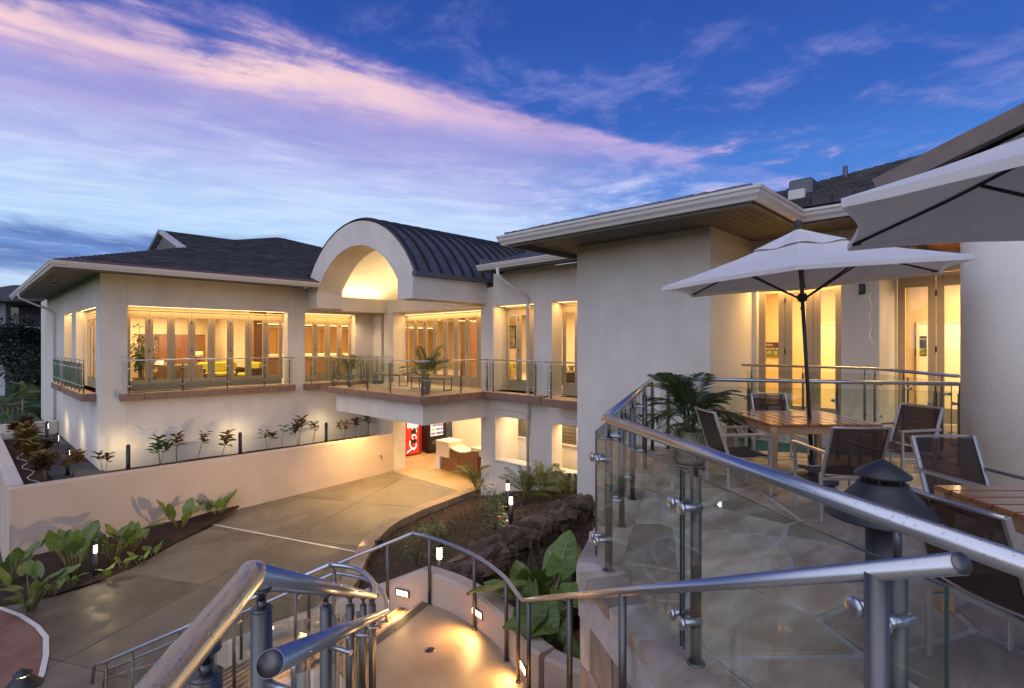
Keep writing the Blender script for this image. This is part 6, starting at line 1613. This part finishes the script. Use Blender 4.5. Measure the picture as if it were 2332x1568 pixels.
def elephant_ear(label, loc, n, size, h, seed, spread=.55, lean=0.0, pitch=(20, 70)):
    t = thing('elephant_ear', label, 'plant', loc, group='elephant ear plants'); rr = random.Random(seed)
    for i in range(n):
        a = i * 2.399 + rr.uniform(-.35, .35); k = rr.uniform(.55, 1.0) if i > 1 else 1.0
        d = Vector((cos(a), sin(a), 0)); top = d * spread * k * rr.uniform(.6, 1.0) + Vector((0, 0, h * k * rr.uniform(.75, 1.05)))
        b = d * .05
        MB().tube([b, b.lerp(top, .5) + Vector((0, 0, .10 * h)), top], [.022 * size * 2, .016 * size * 2, .009 * size * 2], 7).build('petiole', STEMG, t)
        o = put('leaf', rr.choice(LEAFM), t, top); s_ = size * k * rr.uniform(.85, 1.15); o.scale = (s_, s_ * rr.uniform(.85, 1.1), s_)
        pi_ = R(rr.uniform(*pitch)); o.rotation_euler = (rr.uniform(-.35, .35), -pi_, a + rr.uniform(-.4, .4))
    return t
def gpt(x, y, zf):
    Z = -3.9
    for _ in range(25): p_ = P(x, y, Z=Z); Z = zf(p_.x, p_.y)
    return Vector((p_.x, p_.y, Z))
bz = lambda x, y: gz(x) + .03
EE = [((70, 1392), 7, .46, .75, 'elephant ear at the red paving end of the driveway bed'), ((30, 1335), 6, .5, .85, 'tall elephant ear against the end of the retaining wall'), ((168, 1318), 8, .56, .95, 'largest elephant ear of the driveway bed beside the lit bollard'),
      ((255, 1285), 7, .42, .7, 'elephant ear with crossed leaves just past the lit bollard'), ((300, 1262), 8, .42, .62, 'wide spreading elephant ear at the middle of the retaining wall'), ((410, 1210), 6, .48, .65, 'elephant ear with three big upright leaves at the white strip'),
      ((497, 1178), 7, .40, .5, 'small elephant ear at the pointed end of the driveway bed')]
for i, (px_, n, s_, h, lb) in enumerate(EE):
    p_ = gpt(*px_, bz); elephant_ear(lb, p_, n + 4, s_ * .88, h * 1.02, 40 + i, .5, pitch=(20, 84))
for i, px_ in enumerate(((120, 1358), (165, 1338), (240, 1322), (282, 1300), (318, 1290), (350, 1270), (60, 1395))):
    elephant_ear('small young elephant ear seedling at the front of the driveway bed', gpt(*px_, bz), 4, .2, .22, 60 + i, .16)['group'] = 'elephant ear seedlings'
elephant_ear('huge elephant ear hanging over the landing wall below the terrace', (4.98, 4.30, UBZ), 15, .62, 1.0, 77, .62, pitch=(-65, 60))
elephant_ear('dark elephant ear tucked under the stone terrace corner', (4.95, 3.55, UBZ), 9, .60, .75, 78, .5, pitch=(-70, 35))
def rosette_plant(label, loc, h, seed, leafm, n=2, leaf=.17, group='thin stemmed crotons in the planter', per=16):
    t = thing('croton', label, 'plant', loc, group=group); rr = random.Random(seed); st, lf = MB(), MB()
    for i in range(n):
        a = rr.uniform(0, 6.28); tip = Vector((cos(a) * .16 * (n > 1), sin(a) * .16 * (n > 1), h * rr.uniform(.72, 1.0))); mid = tip * .5 + Vector((rr.uniform(-.04, .04), rr.uniform(-.04, .04), 0))
        st.tube([Vector((0, 0, 0)), mid, tip], [.010, .008, .006], 5)
        for k in range(per):
            c = tip - Vector((0, 0, 1)) * h * .30 * (k / per); az = k * 2.4 + rr.uniform(-.4, .4); d = Vector((cos(az), sin(az), rr.uniform(.0, .9))).normalized(); L_ = leaf * rr.uniform(.7, 1.2)
            sd = d.cross(Vector((0, 0, 1))).normalized() * L_ * .27; m1 = c + d * L_ * .55 + Vector((0, 0, .02)); e = c + d * L_ - Vector((0, 0, .12 * L_))
            lf.add([c, c.lerp(m1, .6) + sd * .8, m1 + sd * .75, e, m1 - sd * .75, c.lerp(m1, .6) - sd * .8], [(0, 1, 2, 3), (0, 3, 4, 5)])
    st.build('stem', TWIG, t); lf.build('foliage', leafm, t, kind='stuff'); return t
CRX = [(237, .62, 2), (366, .80, 2), (402, .85, 2), (446, .82, 1), (502, .78, 2), (608, .60, 1), (642, .72, 1), (679, .85, 2), (712, .80, 2), (783, .72, 2), (808, .74, 1), (838, .78, 2)]
CRN = ['short dark croton at the building corner', 'croton with two crowns just right of the first planter bollard', 'croton leaning over the planter wall beside its twin', 'bare stemmed croton with one crown of leaves', 'reddish croton with narrow upright leaves before the bollard', 'low green croton past the second planter bollard', 'slim croton with a small dark crown under the narrow doors', 'bushy croton with red-tipped leaves under the narrow doors', 'dark leaved croton left of the last planter bollard', 'croton between the last bollard and the balcony', 'single stemmed croton below the balcony edge', 'red leaved croton in the corner next to the entry column']
for i, ((x, h, n), lb) in enumerate(zip(CRX, CRN)):
    p_ = P(x, 1000, Y=20.05 + .25 * ((i * 7) % 3)); o_ = rosette_plant(lb, (p_.x, p_.y, -2.45), h + .18 + .2 * ((i * 5) % 4) / 3, 100 + i, (CROTON, SHRUB, CROTON, CROTON, CROTONY)[i % 5], n + (i % 2), (.24, .33, .28)[i % 3], per=(9, 13, 11)[i % 3]); o_.rotation_euler = (rr.uniform(-.14, .14), rr.uniform(-.14, .14), 0)
lc = [(1.75, 20.0), (1.85, 21.1), (1.72, 22.4), (1.9, 23.4), (1.68, 24.6), (1.8, 25.8), (1.7, 27.0), (1.85, 28.3), (1.7, 29.6), (1.95, 30.5)]
for i, (x, y) in enumerate(lc):
    rosette_plant('bushy red and yellow croton in the mulch strip along the planter side wall', (x, y, -2.45), rr.uniform(.75, 1.1), 130 + i, CROTONY if i % 3 else CROTON, 6, .30, 'crotons in the side planter', 18)
rosette_plant('yellow croton in front of the lit bollard at the building corner', (2.35, 20.35, -2.42), .9, 150, CROTONY, 4, .26, 'crotons in the side planter', 16)
def frond(L_, nl, ll, droop, seed, w=.0095):
    rr = random.Random(seed); m_ = MB(); n = 12; sp = []
    for i in range(n + 1):
        u = i / n; sp.append(Vector((L_ * u * (1 - .12 * u), 0, L_ * (.55 * u - droop * u * u))))
    m_.tube(sp, [lerp(.008, .002, i / n) for i in range(n + 1)], 5)
    for k in range(nl):
        u = .16 + .84 * k / nl; i = min(n - 1, int(u * n)); c = sp[i].lerp(sp[i + 1], u * n - i); tng = (sp[i + 1] - sp[i]).normalized()
        l_ = ll * (sin(pi * (.12 + .86 * u)) ** .6) * rr.uniform(.85, 1.1)
        for s_ in (-1, 1):
            d = (tng * .75 + Vector((0, s_, 0)) * .95 + Vector((0, 0, rr.uniform(.0, .3)))).normalized(); up = d.cross(tng).normalized(); sd = d.cross(Vector((0, 0, 1))).normalized() * w
            m1 = c + d * l_ * .5; e = c + d * l_ - Vector((0, 0, .28 * l_))
            m_.add([c, m1 + sd, e, m1 - sd], [(0, 1, 2, 3)])
    return m_
FR = []
for k in range(5):
    me = frond(1.0, 38, .30, .50 + .14 * k, k).mesh('frond'); me.materials.append(PALMG); FR.append(me)
FRU = []
for k in range(5):
    me = frond(1.0, 38, .27, .22 + .09 * k, 20 + k).mesh('frond'); me.materials.append(PALMY); FRU.append(me)
FRY = []
for me in FR: c = me.copy(); c.materials.clear(); c.materials.append(PALMY); FRY.append(c)
def palm(label, loc, nfr, L_, potprof, potm, seed, frs=FR, elev=(20, 75), zb=.42, name='potted_palm'):
    t = thing(name, label, 'plant', loc); rr = random.Random(seed)
    if potprof: MB().lathe(potprof, n=32).build('pot', potm, t)
    if potprof: MB().lathe([(.001, zb - .03), (potprof[-3][0] * .9, zb - .03)], n=20).build('soil', SOIL, t)
    for i in range(7):
        a = i * 2.4; MB().tube([(cos(a) * .05, sin(a) * .05, zb - .04), (cos(a) * .07, sin(a) * .07, zb + .22)], [.016, .010], 7).build('stem', STEMG, t)
    for i in range(nfr):
        a = i * 2.399 + rr.uniform(-.3, .3); o = put('frond', rr.choice(frs), t, (cos(a) * .06, sin(a) * .06, zb + rr.uniform(.05, .22))); s_ = L_ * rr.uniform(.75, 1.1); o.scale = (s_, s_, s_)
        o.rotation_euler = (rr.uniform(-.25, .25), -R(rr.uniform(*elev) - 28), a)
    return t
pp_ = P(1571, 1062, Z=0)
palm('feathery palm in a large glazed urn at the terrace rail corner', (pp_.x, pp_.y, .004), 34, .84, [(.17, .03), (.20, .08), (.245, .22), (.25, .32), (.225, .40), (.205, .43), (.235, .45), (.235, .465), (.205, .465), (.195, .42), (.001, .42)], POTG, 5, FR, (18, 92), .43)
sau = thing('pot_saucer', 'round glazed saucer under the palm urn', 'saucer', (pp_.x, pp_.y, .004)); MB().lathe([(.19, 0), (.235, .03), (.225, .035), (.18, .025), (.001, .025)], n=28).build('dish', POTG, sau)
PP = [(.11, 0), (.15, .40), (.185, .41), (.185, .47), (.16, .47), (.15, .43), (.001, .43)]
q1 = P(773, 884, Z=0); q2 = P(972, 902, Z=0)
palm('small palm in a plain pot at the far end of the balcony', (10.35, 18.55, .001), 16, .80, PP, POTP, 6, FRU, (50, 86), .43)
palm('arching palm in a plain pot at the near balcony corner', (10.32, 13.75, .001), 17, 1.15, PP, POTP, 7, FRU, (32, 82), .43)
def bench(label, a, b):
    a, b = Vector(a), Vector(b); c = (a + b) / 2; d = b - a; t = thing('bench', label, 'bench', (*c, .002), atan2(d.y, d.x)); L_ = d.length
    for i in range(5): MB().bbox((-L_ / 2, -.20 + i * .082, .42), (L_ / 2, -.125 + i * .082, .45), .004).build('seat_slat', WOODL, t)
    for s_ in (-1, 1):
        x = s_ * (L_ / 2 - .04)
        for y in (-.19, .19): MB().bbox((x - .015, y - .015, 0), (x + .015, y + .015, .42), .003).build('leg', STEEL_D, t)
        MB().bbox((x - .014, -.175, .01), (x + .014, .175, .04), .003).build('foot_bar', STEEL_D, t)
        MB().bbox((-L_ / 2, s_ * .2 - .014, .39), (L_ / 2, s_ * .2 + .014, .419), .003).build('frame_rail', STEEL_D, t)
    return t
bench('backless wooden bench on the balcony in front of the column', (11.6, 18.6), (11.7, 16.95)); bench('backless wooden bench on the balcony behind the arching palm', (11.35, 15.8), (11.6, 14.2))
rug = MB().prism([(11.0, 13.9), (12.6, 13.9), (12.6, 18.9), (11.0, 18.9)], .002, .008).build('floor_mat', mat('pale_mat', (.52, .46, .34), (.56, .50, .38), rough=.9, scale=20)); tag(rug, 'pale rectangular mat under the balcony benches', 'mat')
# ---- sloping bed planting
def fern(label, loc, n, L_, frs, seed, elev=(45, 85)): return palm(label, loc, n, L_, None, None, seed, frs, elev, .12, 'garden_fern')
def bpt(x, y): return gpt(x, y, lowz)
fern('tall dark cycad-like fern at the kerb end by the entry', bpt(1087, 1130), 12, 1.2, FRU, 11, (50, 86))
fern('yellow green fern beside the lit bollard under the low bay wall', bpt(1197, 1148), 16, .95, FRU, 12, (35, 85)); fern('yellow green fern below the downspout', bpt(1236, 1138), 16, .95, FRU, 13, (35, 85)); fern('fern in the corner between the bay wall and the blank block', (11.2, 8.6, lowz(11.2, 8.6)), 15, 1.15, FRU, 14, (45, 88))
def shrub(label, loc, h, r_, seed, n=220, flower=0):
    t = thing('shrub', label, 'plant', loc); rr = random.Random(seed); lf, st = MB(), MB()
    for i in range(6):
        a = i * 2.4; st.tube([(0, 0, 0), (cos(a) * r_ * .4, sin(a) * r_ * .4, h * .8)], [.012, .005], 5)
    for i in range(n):
        a = rr.uniform(0, 6.28); q_ = rr.random() ** .5; z = h * rr.uniform(.12, 1.0); c = Vector((cos(a) * r_ * q_ * (1.1 - .5 * z / h), sin(a) * r_ * q_ * (1.1 - .5 * z / h), z)); az = a + rr.uniform(-.8, .8)
        d = Vector((cos(az), sin(az), rr.uniform(-.5, .5))).normalized(); L_ = rr.uniform(.05, .095); sd = d.cross(Vector((0, 0, 1))).normalized() * L_ * .38
        lf.add([c, c + d * L_ * .5 + sd, c + d * L_, c + d * L_ * .5 - sd], [(0, 1, 2, 3)])
    st.build('stem', TWIG, t); lf.build('foliage', SHRUB, t, kind='stuff')
    for i in range(flower): MB().lathe([(.01, 0), (.05, .04), (.055, .05), (.001, .02)], (rr.uniform(-.5, .5) * r_, rr.uniform(-.8, -.3) * r_, h * rr.uniform(.4, .8)), 8).build('flower', mat('pink_flower', (.55, .14, .12), rough=.6), t)
    return t
shrub('hibiscus shrub with a pink flower beside the bed bollard', bpt(1128, 1215), .95, .36, 21, 260, 2); shrub('round leafy shrub in the middle of the grassy slope', bpt(985, 1228), .42, .42, 22, 240); shrub('loose hibiscus bush behind the pipe rail kink', bpt(948, 1290), .85, .30, 23, 150); shrub('dark hibiscus bush above the lava wall bollard', bpt(1118, 1165), .8, .36, 24, 180)
def tufts(name, label, poly, zf, n, seed, step=.32, h=.13, blades=9):
    rr = random.Random(seed); m_ = MB(); x0 = min(p_[0] for p_ in poly); x1 = max(p_[0] for p_ in poly); y0 = min(p_[1] for p_ in poly); y1 = max(p_[1] for p_ in poly)
    x = x0
    while x < x1:
        y = y0
        while y < y1:
            px_, py_ = x + rr.uniform(-.1, .1), y + rr.uniform(-.1, .1)
            if inside(poly, px_, py_) and rr.random() < .85:
                z = zf(px_, py_) - .01
                for k in range(blades):
                    a = rr.uniform(0, 6.28); L_ = h * rr.uniform(.7, 1.5); d = Vector((cos(a), sin(a), 0)); sd = Vector((-d.y, d.x, 0)) * .006; b = Vector((px_, py_, z)) + d * .015
                    m1 = b + d * L_ * .35 + Vector((0, 0, L_ * .7)); e = b + d * L_ * .95 + Vector((0, 0, L_ * .55)); m_.add([b - sd, b + sd, m1 + sd * .8, m1 - sd * .8, e], [(0, 1, 2, 3), (3, 2, 4)])
            y += step
        x += step
    o = m_.build(name, GRASSD, kind='stuff'); tag(o, label, 'grass'); return o
tufts('grass_tufts', 'rows of small grass tufts planted over the red soil slope', low_bed, lowz, 0, 1, .30)
tufts('grass_tufts', 'dark grass tufts in the bed between lava wall and terrace', up_bed, lambda x, y: UBZ, 0, 2, .36, .17)
tufts('grass_tufts', 'fringe of small grass along the driveway bed edge', [(p_[0], p_[1] + .05) for p_ in bed_edge[2:-1]] + [(p_[0] + .05, p_[1] + .38) for p_ in bed_edge[2:-1]][::-1], bz, 0, 3, .16, .09)
# dry weeds in the upper bed
wd = MB(); rr = random.Random(9)
for i in range(60):
    x, y = rr.uniform(4.9, 9.2), rr.uniform(3.3, 6.6)
    if not inside(up_bed, x, y): continue
    p_ = Vector((x, y, UBZ)); hgt = rr.uniform(.35, .9); tip = p_ + Vector((rr.uniform(-.25, .25), rr.uniform(-.25, .25), hgt)); wd.tube([p_, p_.lerp(tip, .5) + Vector((rr.uniform(-.06, .06), 0, 0)), tip], [.004, .003, .0015], 4, caps=False)
    for k in range(5):
        c = p_.lerp(tip, rr.uniform(.4, 1)); wd.tube([c, c + Vector((rr.uniform(-.12, .12), rr.uniform(-.12, .12), rr.uniform(.02, .12)))], [.002, .001], 3, caps=False)
o = wd.build('dry_weeds', TWIG, kind='stuff'); tag(o, 'thin dry weed stalks standing in the bed behind the lava wall', 'weeds')

hose = MB().tube([(1.55 + .12 * sin(i * 1.3), 19.9 + i * .42, -2.40) for i in range(18)], .012, 6).build('drip_hose', WHITEP); tag(hose, 'white drip hose snaking through the crotons of the side planter', 'hose')
pvc = thing('drain_pipe', 'white plastic pipe stub at the foot of the entry column', 'pipe', (12.74, 19.72, GF + .18)); MB().tube([(0, 0, 0), (-.09, 0, 0)], .05, 16).build('pipe_stub', WHITEP, pvc); MB().tube([(-.085, 0, 0), (-.0925, 0, 0)], .038, 14).build('bore', BLACK, pvc)
fp = Vector((7.72, 12.35, lowz(7.72, 12.35))); fl_ = thing('flood_light', 'small black box flood light on the soil inside the kerb, with an added wall wash', 'lamp', (fp.x, fp.y, fp.z), R(10)); MB().bbox((-.09, -.06, .26), (.09, .06, .36), .01).build('housing', DARKM, fl_); MB().tube([(0, 0, 0), (0, 0, .27)], .012, 8).build('stake', DARKM, fl_); light('SPOT', (0, .085, .33), 640, (1.0, .68, .35), fl_, .05, target=(-.35, 1.0, .78), spot=100, blend=1.0)  # box is real; its lit spot is added to warm the lobby wall
tc_ = P(2016, 720, X=11.86); cord = MB().tube([(11.84 + .02 * cos(i * .9), 2.12 + .02 * sin(i * .9), 2.9 - i * .05) for i in range(28)], .012, 6).build('twisted_cord', WHITEP); tag(cord, 'pale twisted cord hanging beside the recessed terrace doors', 'cord')
# ================================================================== BACKGROUND beyond the fence
nb = thing('apartment_house', 'dark neighbouring apartment house with railed balconies behind trees', 'building', (0, 0, 0))
NBW = mat('house_grey', (.20, .20, .22), (.24, .24, .26), rough=.9, scale=2); NBD = mat('house_dark', (.035, .035, .045), rough=.7)
c0 = RW(-47.0, 52.0); MB().box((0, 0, 0), (0, 0, 0))
Mn = Matrix.Translation((*RW(-52, 54).to_2d(), -2.3)) @ Matrix.Rotation(AXR, 4, 'Z')
def nbox(a, b, name, m_): return MB().box(a, b, Mn).build(name, m_, nb)
nbox((-4, 4, 0), (14, 10, 8.2), 'wall', NBD)
for z in (0.0, 2.8, 5.6, 8.2): nbox((-4.5, 0, z - .15), (14, 4, z + .1), 'balcony_floor', NBW)
for x in (-4.4, .2, 4.6, 9.2): nbox((x, .02, 0), (x + .7, .6, 8.1), 'pillar', NBW)
for z in (2.9, 5.7):
    nbox((-4, .3, z + .95), (14, .36, z + 1.02), 'balcony_rail', NBD)
    for i in range(60): nbox((-4 + i * .3, .31, z), (-3.96 + i * .3, .34, z + .95), 'baluster', NBD)
MB().slab([Mn @ Vector(p_) for p_ in ((-6, -1.4, 8.3), (15, -1.4, 8.3), (12, 5, 10.4), (-3, 5, 10.4))], .2).build('roof', SHX, nb)
for z in (.4, 3.2, 6.0):
    for x in (-3, 1.6, 6.0): w_ = nbox((x, 3.96, z), (x + 1.6, 4.0, z + 2.0), 'window', mat('night_window', (.05, .06, .08), rough=.1))
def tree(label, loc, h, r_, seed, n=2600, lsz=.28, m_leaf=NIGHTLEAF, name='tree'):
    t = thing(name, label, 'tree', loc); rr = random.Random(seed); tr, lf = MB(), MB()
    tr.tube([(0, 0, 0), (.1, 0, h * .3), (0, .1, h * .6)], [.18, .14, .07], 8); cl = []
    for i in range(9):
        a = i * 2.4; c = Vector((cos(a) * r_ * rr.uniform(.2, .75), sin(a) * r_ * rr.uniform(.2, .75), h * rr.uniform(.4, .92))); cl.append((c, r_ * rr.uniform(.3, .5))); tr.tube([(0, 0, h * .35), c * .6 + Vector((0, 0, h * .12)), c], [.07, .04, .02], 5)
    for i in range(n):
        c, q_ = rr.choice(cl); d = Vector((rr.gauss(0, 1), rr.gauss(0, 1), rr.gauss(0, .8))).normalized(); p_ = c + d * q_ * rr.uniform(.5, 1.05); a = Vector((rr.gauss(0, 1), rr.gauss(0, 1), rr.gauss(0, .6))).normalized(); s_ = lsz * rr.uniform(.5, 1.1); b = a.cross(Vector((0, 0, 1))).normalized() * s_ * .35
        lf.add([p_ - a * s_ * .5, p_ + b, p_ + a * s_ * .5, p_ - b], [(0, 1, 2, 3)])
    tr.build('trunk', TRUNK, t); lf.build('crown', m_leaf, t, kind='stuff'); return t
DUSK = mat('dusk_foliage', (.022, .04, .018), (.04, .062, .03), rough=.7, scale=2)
def gp2(x, w, z=-2.35): return (*RW((x - 1166) / 1219 * w, w).to_2d(), z)
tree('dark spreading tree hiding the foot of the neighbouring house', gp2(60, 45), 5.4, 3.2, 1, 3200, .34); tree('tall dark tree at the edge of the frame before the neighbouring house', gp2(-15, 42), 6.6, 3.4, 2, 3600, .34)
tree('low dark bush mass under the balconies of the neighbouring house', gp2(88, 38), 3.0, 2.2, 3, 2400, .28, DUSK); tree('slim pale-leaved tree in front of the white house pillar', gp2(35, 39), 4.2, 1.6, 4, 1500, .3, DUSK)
fern('bright green palm beside the garden path behind the fence', gp2(20, 31.5, -2.35), 14, 1.7, FRY, 31, (20, 80)); fern('young palm on the lawn close to the building end', gp2(80, 36, -2.35), 14, 1.8, FRY, 32, (25, 85)); fern('leafy clump against the metal fence beyond the planter', gp2(14, 28.5, -2.35), 16, 1.1, FRY, 33, (20, 80)); fern('low fern on the lawn by the path', gp2(52, 30.5, -2.35), 12, 1.2, FR, 34, (20, 80))
gpst = thing('gate_post', 'white square gate post at the edge of the neighbouring road', 'post', gp2(-1, 41)); MB().bbox((-.3, -.3, 0), (.3, .3, 1.75), .02).build('shaft', WHITEP, gpst); MB().bbox((-.36, -.36, 1.75), (.36, .36, 1.86), .02).build('post_cap', WHITEP, gpst)
